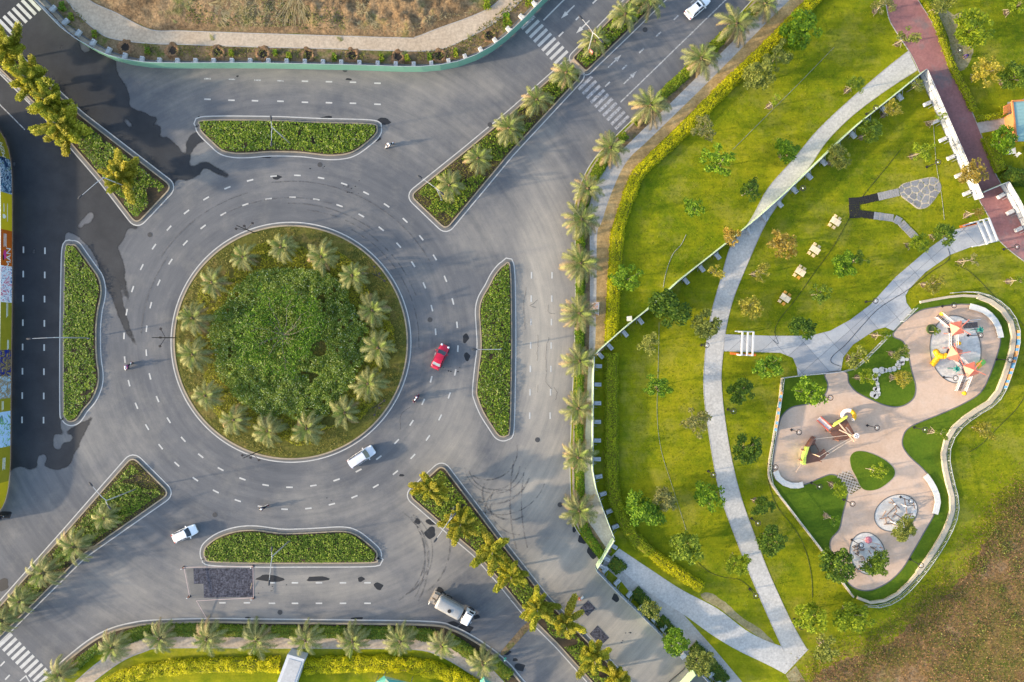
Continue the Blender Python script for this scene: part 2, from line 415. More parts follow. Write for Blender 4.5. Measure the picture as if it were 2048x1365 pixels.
M_verge = layered('verge_dirt', [(0.35, (0.10, 0.07, 0.035)), (0.5, (0.19, 0.13, 0.07)), (0.68, (0.27, 0.195, 0.115))], 0.2, 0.9, patch=(0.09, 0.11, 0.02), ps=0.3, pr=(0.52, 0.66), fine=0.4, fs=3, bump=0.8)
M_tan = layered('trodden_earth', [(0.35, (0.20, 0.17, 0.075)), (0.65, (0.33, 0.28, 0.16))], 0.15, 0.8, fine=0.3, fs=3)
M_pave = plain('pavement_stone', (0.40, 0.375, 0.335), (0.31, 0.29, 0.265), 0.35, 0.85, fine=0.16, fscale=3.0)
M_granite = plain('granite_setts', (0.50, 0.475, 0.435), (0.40, 0.385, 0.36), 0.22, 0.85, fine=0.2, fscale=3.2, bump=0.3, bscale=3.2)
M_slab = plain('blue_grey_slab', (0.42, 0.42, 0.42), (0.33, 0.335, 0.345), 0.25, 0.8, fine=0.12, fscale=3.0)
M_lotpath = plain('lot_pavement', (0.46, 0.375, 0.28), (0.38, 0.29, 0.20), 0.10, 0.9, fine=0.2, fscale=2.5)
M_redpath = layered('red_paving', [(0.35, (0.21, 0.105, 0.10)), (0.52, (0.30, 0.135, 0.125)), (0.7, (0.36, 0.21, 0.185))], 0.1, 0.5, patch=(0.15, 0.135, 0.135), ps=0.1, pr=(0.54, 0.66), fine=0.15, fs=3, bump=0.1)
M_sand = layered('playground_rubber', [(0.35, (0.47, 0.32, 0.22)), (0.55, (0.56, 0.405, 0.30)), (0.72, (0.55, 0.43, 0.345))], 0.06, 0.5, fine=0.08, fs=3, bump=0.05)
M_whitesand = layered('white_sand', [(0.35, (0.46, 0.44, 0.41)), (0.5, (0.60, 0.565, 0.52)), (0.7, (0.70, 0.66, 0.60))], 0.25, 1.2, fine=0.15, fs=3, bump=0.4)
# ------------------------------------------------------------------ the setting: ground, road, markings
def struct(name, mb, mats, parent=None, **kw):
    o = mb.build(name, mats, parent, **kw)
    if parent is None: tag(o, kind='structure')
    return o
mb = MB(); mb.sheet([(-900,-900),(900,-900),(900,900),(-900,900)], -0.06)
struct('ground', mb, M_lawn)

def road_mesh():
    xs = np.linspace(-130, 50, 121); ys = np.linspace(-95, 95, 128)
    X, Y = np.meshgrid(xs, ys); px = X*PPM+1024; py = 682.5-Y*PPM
    d = np.zeros_like(X)
    for cx, cy, rx, ry, a in [(1085,640,62,330,.85),(1090,960,90,130,.75),(1010,1040,110,110,.55),(1270,1260,170,120,.9),(1120,1130,120,90,.75),
            (1230,560,90,200,.6),(600,150,330,28,.35),(860,250,150,90,.18),(880,1040,90,130,.5),(640,1170,260,40,.35),(215,880,70,110,.25),
            (905,860,80,60,.35),(1000,470,90,60,.35),(470,1230,300,30,.35),(900,170,130,40,.3),(420,310,60,40,.3),(660,1010,120,40,.25),(400,1160,60,40,.4),(300,1180,160,60,.25),(700,250,120,30,.2),(900,900,70,160,.45)]:
        d = np.maximum(d, a*np.exp(-((((px-cx)/rx)**2+((py-cy)/ry)**2)**1.3)))
    d += 0.06
    v = np.stack([X, Y, np.zeros_like(X)], -1).reshape(-1, 3); ny, nx = X.shape
    me = bpy.data.meshes.new('road'); i = np.arange(nx*ny).reshape(ny, nx)
    f = np.stack([i[:-1,:-1], i[:-1,1:], i[1:,1:], i[1:,:-1]], -1).reshape(-1, 4)
    me.from_pydata(v.tolist(), [], f.tolist()); at = me.attributes.new('dust', 'FLOAT', 'POINT')
    at.data.foreach_set('value', d.ravel().astype(np.float32)); me.materials.append(M_asph); return me
road = obj('road', road_mesh()); tag(road, kind='structure')

def jag(poly, amp, n=6, seed=1):
    pts = catmull(poly, n); r = random.Random(seed)
    return [(a+r.uniform(-amp, amp), b+r.uniform(-amp, amp)) for a, b in pts]
def sheet_px(name, poly, z, m, parent=road):
    mb = MB(); mb.sheet(W(poly), z); return mb.build(name, m, parent)
# dark wet asphalt in the north-west and along the west carriageway
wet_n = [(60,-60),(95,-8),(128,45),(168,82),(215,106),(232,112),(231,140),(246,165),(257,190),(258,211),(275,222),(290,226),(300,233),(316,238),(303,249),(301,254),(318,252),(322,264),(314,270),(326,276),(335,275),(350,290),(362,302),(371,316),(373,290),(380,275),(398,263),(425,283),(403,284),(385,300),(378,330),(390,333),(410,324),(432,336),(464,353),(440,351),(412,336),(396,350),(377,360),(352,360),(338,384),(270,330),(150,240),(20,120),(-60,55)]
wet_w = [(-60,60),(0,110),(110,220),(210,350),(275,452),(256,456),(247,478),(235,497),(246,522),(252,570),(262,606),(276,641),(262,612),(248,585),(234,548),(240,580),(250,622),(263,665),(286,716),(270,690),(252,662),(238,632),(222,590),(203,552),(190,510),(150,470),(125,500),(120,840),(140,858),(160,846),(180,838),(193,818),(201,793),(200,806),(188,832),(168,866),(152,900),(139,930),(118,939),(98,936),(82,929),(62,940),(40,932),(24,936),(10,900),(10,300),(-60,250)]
M_ws = wetsheet()
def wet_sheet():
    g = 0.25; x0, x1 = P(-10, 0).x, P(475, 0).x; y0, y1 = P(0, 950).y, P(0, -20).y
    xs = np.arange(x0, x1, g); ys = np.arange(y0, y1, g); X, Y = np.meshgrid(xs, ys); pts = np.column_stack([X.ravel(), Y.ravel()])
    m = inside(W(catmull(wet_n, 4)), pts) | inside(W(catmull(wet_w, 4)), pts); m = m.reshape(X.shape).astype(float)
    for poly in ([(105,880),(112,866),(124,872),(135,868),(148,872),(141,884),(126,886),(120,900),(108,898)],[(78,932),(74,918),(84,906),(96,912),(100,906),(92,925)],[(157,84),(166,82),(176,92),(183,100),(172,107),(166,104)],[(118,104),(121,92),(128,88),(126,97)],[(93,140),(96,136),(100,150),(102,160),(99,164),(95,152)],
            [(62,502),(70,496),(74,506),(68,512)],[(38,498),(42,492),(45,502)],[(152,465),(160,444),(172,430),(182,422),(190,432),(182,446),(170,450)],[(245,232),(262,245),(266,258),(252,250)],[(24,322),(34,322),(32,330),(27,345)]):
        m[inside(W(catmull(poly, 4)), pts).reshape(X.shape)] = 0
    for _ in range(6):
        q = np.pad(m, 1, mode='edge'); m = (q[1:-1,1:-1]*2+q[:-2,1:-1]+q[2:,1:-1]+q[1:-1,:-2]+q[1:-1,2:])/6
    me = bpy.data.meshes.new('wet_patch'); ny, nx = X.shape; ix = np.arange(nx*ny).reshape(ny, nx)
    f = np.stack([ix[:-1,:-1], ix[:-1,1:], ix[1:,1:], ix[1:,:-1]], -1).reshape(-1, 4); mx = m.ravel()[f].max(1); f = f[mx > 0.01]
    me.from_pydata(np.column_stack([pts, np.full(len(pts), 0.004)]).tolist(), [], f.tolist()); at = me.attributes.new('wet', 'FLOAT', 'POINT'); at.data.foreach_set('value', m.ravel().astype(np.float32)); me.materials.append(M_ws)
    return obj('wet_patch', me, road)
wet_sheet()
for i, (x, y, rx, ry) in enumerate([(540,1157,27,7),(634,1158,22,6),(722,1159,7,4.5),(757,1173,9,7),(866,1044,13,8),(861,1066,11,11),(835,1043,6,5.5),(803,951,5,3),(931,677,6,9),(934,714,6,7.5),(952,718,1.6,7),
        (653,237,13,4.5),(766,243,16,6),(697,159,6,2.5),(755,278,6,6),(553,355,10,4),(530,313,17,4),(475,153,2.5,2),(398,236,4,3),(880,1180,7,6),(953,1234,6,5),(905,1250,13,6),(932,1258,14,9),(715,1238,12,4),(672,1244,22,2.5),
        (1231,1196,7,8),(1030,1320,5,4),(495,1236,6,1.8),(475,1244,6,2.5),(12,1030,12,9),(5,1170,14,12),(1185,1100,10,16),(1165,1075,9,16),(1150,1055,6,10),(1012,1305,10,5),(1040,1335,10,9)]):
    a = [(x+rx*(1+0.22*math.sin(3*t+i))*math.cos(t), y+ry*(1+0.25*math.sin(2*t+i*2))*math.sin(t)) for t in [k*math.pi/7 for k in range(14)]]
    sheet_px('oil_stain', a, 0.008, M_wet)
for i in range(46):   # small spills and spots
    x, y = random.choice([(640,335),(700,375),(707,383),(535,1180),(560,1172),(1262,1270),(1240,1285),(480,690),(905,740),(660,1000)]); x += random.gauss(0, 10); y += random.gauss(0, 5)
    r = random.uniform(0.7, 2.0)
    if (x-582)**2+(y-685)**2 < 245**2: continue
    sheet_px('spill_spot', [(x+r*math.cos(t), y+r*0.7*math.sin(t)) for t in [k*math.pi/4 for k in range(8)]], 0.012+0.0004*i, M_wet)

# lane dashes
dash_me = MB().box((0,0,0.0), (1.08, 0.24, 0.008)).mesh('lane_dash', M_white)
faint_me = MB().box((0,0,0.0), (1.08, 0.24, 0.008)).mesh('faint_dash', M_worn)
def dash(x, y, ang, me=dash_me): 
    p = P(x, y, 0); return obj('lane_dash', me, road, (p.x, p.y, 0.014), ang)
for R, n, off in ((290, 38, 0.6), (334, 44, 2.2)):
    for k in range(n):
        t = math.radians(off) + 2*math.pi*k/n
        dash(582+R*math.sin(t), 685-R*math.cos(t), -t)
for x, y in [(415,158),(464,159),(515,161),(561,162),(610,163),(658,164),(706,165),(755,167)]: dash(x, y, -0.02, faint_me if x < 600 else dash_me)
for x, y in [(415,199),(463,201),(510,202),(561,203),(610,205),(658,206),(706,207),(755,209)]: dash(x, y, -0.03)
for k in range(8):
    dash(47-0.4*k, 500+48.6*k, math.pi/2); dash(90-0.4*k, 502+48.4*k, math.pi/2)
for k in range(7):
    dash(1063-0.6*k, 551+46.8*k, math.pi/2, faint_me if k == 2 else dash_me); dash(1104-0.6*k, 551+46.8*k, math.pi/2)
for x in (544,590,638,686,735): dash(x, 1166, 0); dash(x, 1207, 0)
for x in (445,494): dash(x, 1206, 0)
ne = math.atan2(133, 137)
for x, y in [(1190,3),(1156,36),(1122,69)]: dash(x, y, ne)
for x, y in [(1386,2),(1352,36),(1317,69),(1283,102),(1249,135),(1215,169)]: dash(x, y, ne, faint_me)
dash(5, 1328, 0.8); dash(15, 1355, 0.8)
def line_px(name, pts, w, m=M_white, z=0.014):
    A = offset(W(pts), w/2, False); B = offset(W(pts), -w/2, False); mb = MB(); mb.band(B, A, z); return mb.build(name, m, road)
line_px('edge_line', [(1087,41),(1160,-32)], 0.22); line_px('edge_line', [(1241,205),(1462,-10)], 0.2, M_worn); line_px('edge_line', [(40,1362),(52,1352),(80,1400)], 0.2)
line_px('edge_line', [(60,205),(30,170),(-5,140)], 0.18, M_worn); line_px('edge_line', [(50,260),(20,230),(-5,205)], 0.18, M_worn)
def arrow(x, y, ang, m):
    mb = MB(); mb.sheet([(-1.5,-0.09),(0.3,-0.13),(0.3,0.13),(-1.5,0.09)], 0); mb.sheet([(0.3,-0.38),(1.6,0),(0.3,0.38)], 0)
    p = P(x, y); o = mb.build('lane_arrow', m, road); o.location = (p.x, p.y, 0.014); o.rotation_euler.z = ang
arrow(1136, 24, ne+math.pi, M_white); arrow(1166, 54, ne+math.pi, M_white); arrow(1229, 123, ne, M_worn); arrow(1260, 156, ne, M_worn)
def stripes(x0, y0, dx, dy, n, ang, L, wd, m=M_white):
    me = MB().box((0,0,0), (L, wd, 0.008)).mesh('crosswalk_stripe', m)
    for i in range(n):
        p = P(x0+dx*i, y0+dy*i); obj('crosswalk_stripe', me, road, (p.x, p.y, 0.014), ang)
stripes(1056.5, 45.5, 8.2, 8.7, 1, ne, 3.0, 0.5, M_worn)
stripes(1064.7, 54, 8.2, 8.75, 8, ne, 3.0, 0.5); 
stripes(1170.7, 166.7, 8.15, 8.75, 10, ne, 3.1, 0.52, fademat('worn_zebra', (0.34,0.34,0.35), 0.42, 2.0))
stripes(-6, 71, 9.1, -8.0, 10, math.atan2(-85, 82), 3.3, 0.55)
stripes(11, 1281, 8.65, 8.6, 10, math.atan2(75, 80), 3.0, 0.55)
M_crack2 = plain('cast_iron', (0.06,0.06,0.062), (0.045,0.045,0.047), 4)
# tyre traces and cracks
def trace(pts, w=0.22, m=M_tyre, name='tyre_trace', z=0.018):
    q = catmull(pts, 8, False); return line_px(name, q, w, m, z)
for k, (cx, cy, r, a0, a1) in enumerate([(990,925,62,10,170),(988,928,52,5,165),(985,930,78,20,150),(770,1105,95,-50,60),(745,1110,105,-55,60),(780,1090,120,-60,50),(770,1112,88,-50,62),(700,1120,150,-35,30),
        (690,1125,166,-35,28),(1000,935,95,20,120),(975,900,60,-10,120),(1020,985,55,60,200),(1040,1010,60,90,210),(1010,1020,40,150,290),(1400,1000,380,165,192),(1395,1005,352,165,190)]):
    trace([(cx+r*math.cos(math.radians(a)), cy+r*math.sin(math.radians(a))) for a in np.linspace(a0, a1, 9)], 0.2+0.05*(k % 3), z=0.018+0.0012*k)
for k in range(7):
    R = 256+11*k; a0 = random.uniform(180, 300); trace([(582+R*math.cos(math.radians(a)), 685+R*math.sin(math.radians(a))) for a in np.linspace(a0, a0+random.uniform(30, 70), 9)], 0.2, z=0.04+0.001*k)
for k, pts in enumerate([[(1052,575),(1048,605),(1049,640),(1050,660)],[(1075,670),(1076,690),(1074,705),(1075,722)],[(1098,675),(1092,700),(1093,740),(1092,765),(1104,778)],[(1108,775),(1114,785),(1111,800)],[(1096,610),(1098,625),(1110,628)],[(1075,600),(1066,608),(1060,612),(1072,616)],
        [(1076,770),(1075,785)],[(1280,1190),(1260,1215)],[(800,860),(803,830),(820,815)],[(1014,1195),(1040,1210),(1065,1225)]]):
    line_px('crack', [(a+random.uniform(-1,1), b) for a, b in catmull(pts, 5, False)], 0.06, M_crack, 0.05+0.001*k)
# manhole covers
for x, y in [(690,140),(1180,420),(300,470),(860,640),(430,1030),(1075,880),(640,330),(980,250),(250,1000),(1290,60),(560,1225),(1120,1010)]:
    p = P(x, y); mb = MB(); mb.lathe((p.x, p.y, 0), [(0.42,0.021),(0.36,0.021),(0.35,0.024),(0.0,0.024)], 16); mb.build('manhole_cover', M_crack2, road)
# fresh tar patches
sheet_px('tar_patch', [(387,1137),(507,1137),(508,1194),(408,1196),(407,1168),(388,1168)], 0.03, M_patch)
sheet_px('tar_patch', [(1176,1201),(1191,1217),(1175,1233),(1160,1217)], 0.03, M_patch)
sheet_px('tar_patch', [(1195,1251),(1218,1276),(1201,1292),(1179,1268)], 0.03, M_patch)
mb = MB(); mb.sheet(W([(372,1140),(387,1137),(388,1168),(407,1168),(408,1196),(384,1196)]), 0.026); mb.build('concrete_apron', M_gutter, road)
mb = MB(); mb.sheet(W(jag([(1003,1302),(1056,1243),(1066,1248),(1014,1306)], 0.6, 4, 5)), 0.026); mb.build('earth_trail', M_verge, road)

# ------------------------------------------------------------------ traffic islands
def rounded(pts, r, n=6):
    out = []
    for i in range(len(pts)):
        a, b, c = Vector(pts[i-1]), Vector(pts[i]), Vector(pts[(i+1) % len(pts)])
        d1 = min(r, (a-b).length*0.48); d2 = min(r, (c-b).length*0.48)
        p = b+(a-b).normalized()*d1; q = b+(c-b).normalized()*d2
        for k in range(n+1):
            t = k/n; z = p*(1-t)**2 + b*2*t*(1-t) + q*t*t; out.append((z.x, z.y))
    return out
def island(label, outline, smooth=6, kerb=0.2, gap=0.72, soil=M_soil, closed=True, line=True, top=0.14):
    q = W(catmull(outline, smooth) if smooth else outline)
    mb = MB(); mb.prism(q, -0.02, top); isl = struct('traffic_island', mb, soil)
    mb = MB(); mb.band(q, offset(q, kerb), -0.02, 0.19, True); mb.build('kerb', M_kerb, isl)
    mb = MB(); mb.band(offset(q, kerb), offset(q, gap), 0.012, None, True); mb.build('gutter', M_gutter, isl)
    if line:
        mb = MB(); mb.band(offset(q, gap), offset(q, gap+0.17), 0.016, None, True); mb.build('edge_line', M_white, isl)
    isl['label'] = label
    return q
def off3(pts, ox, oy, k=3.0): return [(a/k+ox, b/k+oy) for a, b in pts]
ring = [(582+231.5*math.cos(t), 685+231.5*math.sin(t)) for t in [2*math.pi*i/160 for i in range(160)]]
Q_round = island('round central island of the roundabout', ring, 0, kerb=0.24, gap=0.62, soil=M_ringgrass)
Q_w = island('long teardrop island beside the west carriageway', off3([(402,125),(430,110),(458,116),(490,160),(540,230),(588,300),(605,370),(600,430),(585,500),(575,600),(575,720),(580,800),(590,880),(584,950),(550,1030),(500,1090),(460,1148),(420,1160),(395,1135),(388,1080),(388,700),(394,300)], 0, 455))
Q_e = island('long teardrop island beside the east carriageway', off3([(1490,232),(1522,250),(1530,600),(1528,900),(1520,1200),(1500,1248),(1460,1245),(1420,1190),(1370,1110),(1337,1030),(1328,980),(1340,850),(1355,720),(1350,600),(1345,500),(1360,430),(1400,360),(1440,285)], 512, 455))
Q_n = island('flat lens-shaped island north of the roundabout', [(402,252),(412,243),(540,243),(640,247),(740,250),(753,257),(750,269),(735,283),(712,300),(690,308),(655,310),(600,304),(540,303),(500,306),(470,306),(445,300),(425,283),(405,263)])
Q_s = island('flat lens-shaped island south of the roundabout', [(410,1105),(416,1092),(440,1075),(475,1064),(512,1062),(560,1068),(600,1068),(640,1066),(685,1064),(710,1070),(735,1088),(752,1105),(751,1117),(740,1124),(600,1125),(512,1125),(425,1122),(413,1116)])
def dense(pts, n=10):
    out = []
    for i in range(len(pts)):
        a = pts[i-1]; b = pts[i]
        for k in range(n): out.append((a[0]+(b[0]-a[0])*k/n, a[1]+(b[1]-a[1])*k/n))
    return out
Q_nw = island('tapering median in the north-west', rounded([(-60,25),(38,120),(160,233),(343,374),(274,447),(206,358),(100,235),(-60,75)], 14), 0)
Q_ne1 = island('pointed end of the north-east median', rounded([(823,392),(892,458),(1020,304),(1163,150),(1139,126),(1024,228),(930,306)], 12), 0)
Q_ne2 = island('far stretch of the north-east median', rounded([(1147,117),(1172,142),(1250,67),(1390,-70),(1330,-70),(1256,5)], 4), 0)
mb = MB(); mb.sheet(W([(1139,125),(1147,117),(1172,142),(1163,151)]), 0.05); struct('pavement', mb, M_lotpath)
Q_sw = island('tapering median in the south-west', rounded([(266,915),(338,987),(165,1108),(18,1254),(-60,1330),(-60,1270),(0,1216),(130,1070)], 14), 0)
Q_se = island('tapering median in the south-east', rounded([(884,932),(1005,1092),(1090,1200),(1165,1275),(1270,1385),(1205,1385),(1120,1290),(1050,1220),(1000,1158),(955,1106),(910,1068),(820,991)], 12), 0)

# ------------------------------------------------------------------ east verge and park
kerbE = [(1560,-60),(1504,2),(1447,62),(1330,178),(1236,269),(1196,310),(1170,350),(1154,394),(1148,433),(1151,470),(1151,640),(1146,780),(1141,910),(1142,990),(1146,1043),(1170,1083),(1202,1122)]
kE = catmull(kerbE, 6, False)
line_px('edge_line', kE[:int(len(kE)*0.92)], 0.26)
kw = W(kE)
fenceSE = [(1196,1140),(1231,1180),(1275,1222),(1320,1270),(1356,1300),(1384,1328),(1440,1390)]
park_edge = kE + [(1200,1138)] + fenceSE[1:] + [(1500,1460),(2300,1460),(2300,-100),(1600,-100)]
mb = MB(); mb.prism(W(park_edge), -0.02, 0.10); park = struct('lawn', mb, M_lawn)
for a in (0.9,):
    A = offset(kw, -0.30, False); B = offset(kw, -0.62, False)
    # side towards the park is on the left or right of the line: pick the one inside the park
    if A[40][0] < kw[40].x: A = offset(kw, 0.30, False); B = offset(kw, 0.62, False)
    mb = MB(); mb.band(A, B, -0.02, 0.16); struct('kerb', mb, M_kerb)
    s_in = 1 if B[40][0] > kw[40].x and A[40][0] == offset(kw, 0.30, False)[40][0] else -1
def inward(d): return offset(kw, s_in*d, False)
mb = MB(); mb.band(inward(0.62), inward(2.4), 0.108); struct('verge', mb, M_verge)
paveR = catmull([(1600,-20),(1536,43),(1424,157),(1301,277),(1254,323),(1224,383),(1203,445),(1194,470),(1193,560),(1191,670),(1189,712)], 6, False)
paveR2 = [(1188,740),(1187,830),(1186,910),(1187,953),(1197,993),(1214,1040),(1227,1076),(1212,1096)]
pave_poly = [(p[0], p[1]) for p in inward(2.35)[:-7]] + [(P(x, y).x, P(x, y).y) for x, y in (paveR+catmull(paveR2, 5, False))[::-1]]
mb = MB(); mb.sheet(pave_poly, 0.112); pavement_e = struct('pavement', mb, M_pave)
hedgeL = catmull([(1640,-30),(1536,77),(1441,170),(1357,250),(1271,337),(1251,377),(1224,455),(1221,480),(1214,572),(1208,700)], 6, False)
mb = MB(); mb.sheet(W([(a-1, b-1) for a, b in paveR] + hedgeL[::-1]), 0.109); struct('dry_grass_strip', mb, M_drygrass)
# granite paths
pathA_L = [(1816,103),(1769,140),(1703,197),(1636,260),(1586,320),(1536,377),(1503,437),(1480,468),(1460,495),(1441,560),(1424,620),(1414,675),(1409,722),(1407,772),(1411,822),(1424,910),(1441,993),(1471,1077),(1497,1143),(1530,1220),(1568,1304)]
pathA_R = [(1834,141),(1769,183),(1703,233),(1653,283),(1619,333),(1586,372),(1555,410),(1527,455),(1497,522),(1467,595),(1452,655),(1446,702),(1442,755),(1447,822),(1461,910),(1481,993),(1511,1077),(1536,1143),(1566,1210),(1589,1257),(1614,1300)]
def path_sheet(name, L_, R_, z, m, n=5):
    a = catmull(L_, n, False); b = catmull(R_, n, False)
    mb = MB(); mb.sheet(W(a + b[::-1]), z); o = struct(name, mb, m)
    for ln, sg in ((a, 1), (b, -1)):
        w_ = W(ln); mb = MB(); mb.band(offset(w_, 0.06, False), offset(w_, -0.06, False), 0.10, z+0.018); mb.build('path_edging', M_pave, o)
    return o
path_sheet('path', pathA_L, pathA_R, 0.125, M_granite)
pathB_U = [(1238,1097),(1301,1139),(1364,1180),(1434,1217),(1491,1260),(1536,1283),(1575,1296)]
pathB_L = [(1218,1118),(1290,1180),(1364,1227),(1424,1270),(1474,1300),(1536,1330),(1570,1348)]
mb = MB(); mb.sheet(W(catmull(pathB_U, 5, False) + [(1617,1298)] + catmull(pathB_L, 5, False)[::-1]), 0.121); struct('path', mb, M_granite)
mb = MB(); mb.sheet(W([(1214,1108),(1245,1128),(1300,1172),(1364,1226),(1430,1300),(1540,1430),(1500,1430),(1400,1335),(1335,1275),(1290,1222),(1240,1160),(1205,1130)]), 0.117); struct('pavement', mb, M_pave)
mb = MB(); mb.sheet(W([(1571,1350),(1591,1331),(1632,1400),(1600,1400)]), 0.117); struct('path', mb, M_tan)
# blue-grey plaza made of slabs
plaza = [(1447,669),(1540,672),(1620,672),(1660,662),(1700,640),(1740,610),(1790,555),(1860,495),(1910,460),(1978,441),(1996,480),(1945,493),(1900,510),(1850,545),(1818,578),(1810,592),(1812,606),(1824,622),(1786,662),(1770,655),(1750,660),(1705,690),(1686,715),(1681,744),(1595,751),(1593,735),(1585,716),(1560,706),(1446,703)]
mb = MB(); mb.sheet(W(plaza), 0.112); plaza_o = struct('plaza', mb, M_gutter)
def clip_poly(subj, a, b):
    out = []; n = len(subj)
    def sd(p): return (b[0]-a[0])*(p[1]-a[1]) - (b[1]-a[1])*(p[0]-a[0])
    for i in range(n):
        p, q = subj[i-1], subj[i]; dp, dq = sd(p), sd(q)
        if dp >= 0: out.append(p)
        if (dp >= 0) != (dq >= 0):
            t = dp/(dp-dq); out.append((p[0]+(q[0]-p[0])*t, p[1]+(q[1]-p[1])*t))
    return out
def cells(poly, lines_dir, spacing, origin):
    """cut a polygon by two families of parallel joints; every cell is one slab"""
    ang = lines_dir; u = (math.cos(ang), math.sin(ang)); v = (-u[1], u[0]); out = []
    if area2(poly) < 0: poly = poly[::-1]
    for i in range(-14, 15):
        for j in range(-14, 15):
            c = [(origin[0]+u[0]*(i+a)*spacing+v[0]*(j+b)*spacing, origin[1]+u[1]*(i+a)*spacing+v[1]*(j+b)*spacing) for a, b in ((0.006,0.006),(0.994,0.006),(0.994,0.994),(0.006,0.994))]
            yield c
import mathutils.geometry as mgeo
def intersect_cell(cell, tri_list):
    """parts of a convex cell inside a triangulated polygon, as triangles"""
    res = []
    for t in tri_list:
        s = list(t)
        if area2(s) < 0: s = s[::-1]
        for k in range(len(cell)):
            s = clip_poly(s, cell[k], cell[(k+1) % len(cell)])
            if len(s) < 3: break
        if len(s) >= 3 and abs(area2(s)) > 1e-4: res.append(s)
    return res
M_slab_v = [M_slab, plain('blue_grey_slab_pale', (0.40,0.405,0.41), (0.32,0.33,0.345), 0.3), plain('blue_grey_slab_deep', (0.33,0.335,0.345), (0.265,0.275,0.295), 0.3)]
def slabs_v(parent, poly, ang, spacing, origin, z, mats, name='slab'):
    pw = [(p.x, p.y) for p in W(poly)]; tris = mgeo.tessellate_polygon([[Vector((x, y, 0)) for x, y in pw]])
    tl = [[pw[i] for i in t] for t in tris]; o = P(*origin)
    for c in cells(pw, ang, spacing, (o.x, o.y)):
        if area2(c) < 0: c = c[::-1]
        parts = intersect_cell(c, tl)
        if not parts: continue
        mb = MB(); zz = z + random.uniform(0, 0.006)
        for s in parts: mb.sheet(s, zz)
        mb.build(name, random.choice(mats), parent)
slabs_v(plaza_o, plaza, math.atan2(65, 60)-0.1, 3.6, (1700,660), 0.128, M_slab_v)
# red path with the side path to the hut
redL = [(1765,-40),(1775,30),(1790,62),(1820,108),(1838,145),(1870,215),(1905,290),(1940,365),(1960,405),(1980,441),(1997,481),(2050,525),(2110,560)]
redR = [(1822,-40),(1835,0),(1860,40),(1880,85),(1896,130),(1922,178),(1952,246),(1972,300),(1986,340),(2003,372),(2030,420),(2060,470),(2120,540)]
path_sheet('path', redL, redR, 0.131, M_redpath)
mb = MB(); mb.sheet(W([(1947,248),(2000,236),(2012,232),(2014,205),(2060,205),(2060,262),(2018,256),(1957,268)]), 0.122); struct('path', mb, M_pave)
# bare patches in the grass
mb = MB(); mb.sheet(W(jag([(1868,10),(1885,14),(1905,30),(1925,28),(1932,70),(1945,100),(1936,130),(1922,142),(1906,136),(1902,100),(1890,60)], 1.0, 5, 31)), 0.106); struct('bare_earth', mb, M_tan)
mb = MB(); mb.sheet(W(jag([(1402,1188),(1420,1186),(1450,1205),(1480,1232),(1520,1258),(1550,1288),(1535,1284),(1490,1256),(1434,1214),(1408,1200)], 0.8, 5, 32)), 0.106); struct('bare_earth', mb, M_tan)
# brown scrub field in the south-east
scrub = [(2300,880),(2060,975),(2030,1002),(2000,1042),(1962,1098),(1946,1132),(1902,1178),(1862,1208),(1832,1240),(1790,1278),(1745,1300),(1690,1320),(1650,1336),(1610,1375),(1590,1440),(2300,1440)]
mb = MB(); mb.sheet(W(jag(scrub, 5.0, 10, 33)), 0.112); struct('scrub_field', mb, M_brown)
# mowed strip between path and fence
# ------------------------------------------------------------------ playground floor
court = [(1563,757),(1556,810),(1545,880),(1537,930),(1541,966),(1580,1020),(1645,1105),(1680,1160),(1706,1195),(1740,1211),(1778,1205),(1805,1185),(1845,1140),(1882,1080),(1905,1030),(1906,1000),(1890,958),(1881,910),(1895,868),(1930,835),(1982,810),(2010,760),(2031,690),(2031,660),(2001,614),(1952,592),(1900,594),(1838,606),(1775,668),(1710,735),(1695,742)]
mb = MB(); mb.sheet(W(court), 0.117); struct('shaded_court_lawn', mb, M_lawn2)
sand = [(1829,628),(1869,616),(1936,610),(1968,628),(1990,652),(1999,678),(1993,708),(1976,755),(1959,785),(1929,805),(1886,825),(1836,845),(1813,858),(1804,875),(1804,893),(1818,914),(1843,937),(1860,958),(1873,990),(1868,1025),(1849,1060),(1826,1100),(1803,1137),(1776,1163),(1743,1179),(1716,1178),(1696,1165),(1680,1140),(1663,1104),(1660,1088),(1664,1076),(1679,1058),(1686,1027),(1694,997),(1697,975),(1683,957),(1663,948),(1640,955),(1610,968),(1580,974),(1556,962),(1546,945),(1549,900),(1558,850),(1566,830),(1585,815),(1620,808),(1648,792),(1656,770),(1651,748),(1690,745),(1696,766),(1712,785),(1740,800),(1770,812),(1795,815),(1815,808),(1829,793),(1831,770),(1823,740),(1815,702),(1805,682),(1786,668)]
sw = W(catmull(sand, 4))
mb = MB(); mb.sheet(sw, 0.126); play = struct('playground', mb, M_sand)
mb = MB(); mb.band(offset(sw, -0.02), offset(sw, 0.16), 0.10, 0.145, True); mb.build('edging', M_gutter, play)
isl_g = [(1700,914),(1712,903),(1735,905),(1765,918),(1785,935),(1788,950),(1775,965),(1755,978),(1735,981),(1722,975),(1712,955),(1702,935)]
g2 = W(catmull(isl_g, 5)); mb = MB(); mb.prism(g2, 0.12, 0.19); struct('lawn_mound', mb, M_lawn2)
def oval(cx, cy, rx, ry, rot, n=40):
    c, s = math.cos(rot), math.sin(rot); return [(cx+rx*math.cos(t)*c-ry*math.sin(t)*s, cy+rx*math.cos(t)*s+ry*math.sin(t)*c) for t in [2*math.pi*i/n for i in range(n)]]
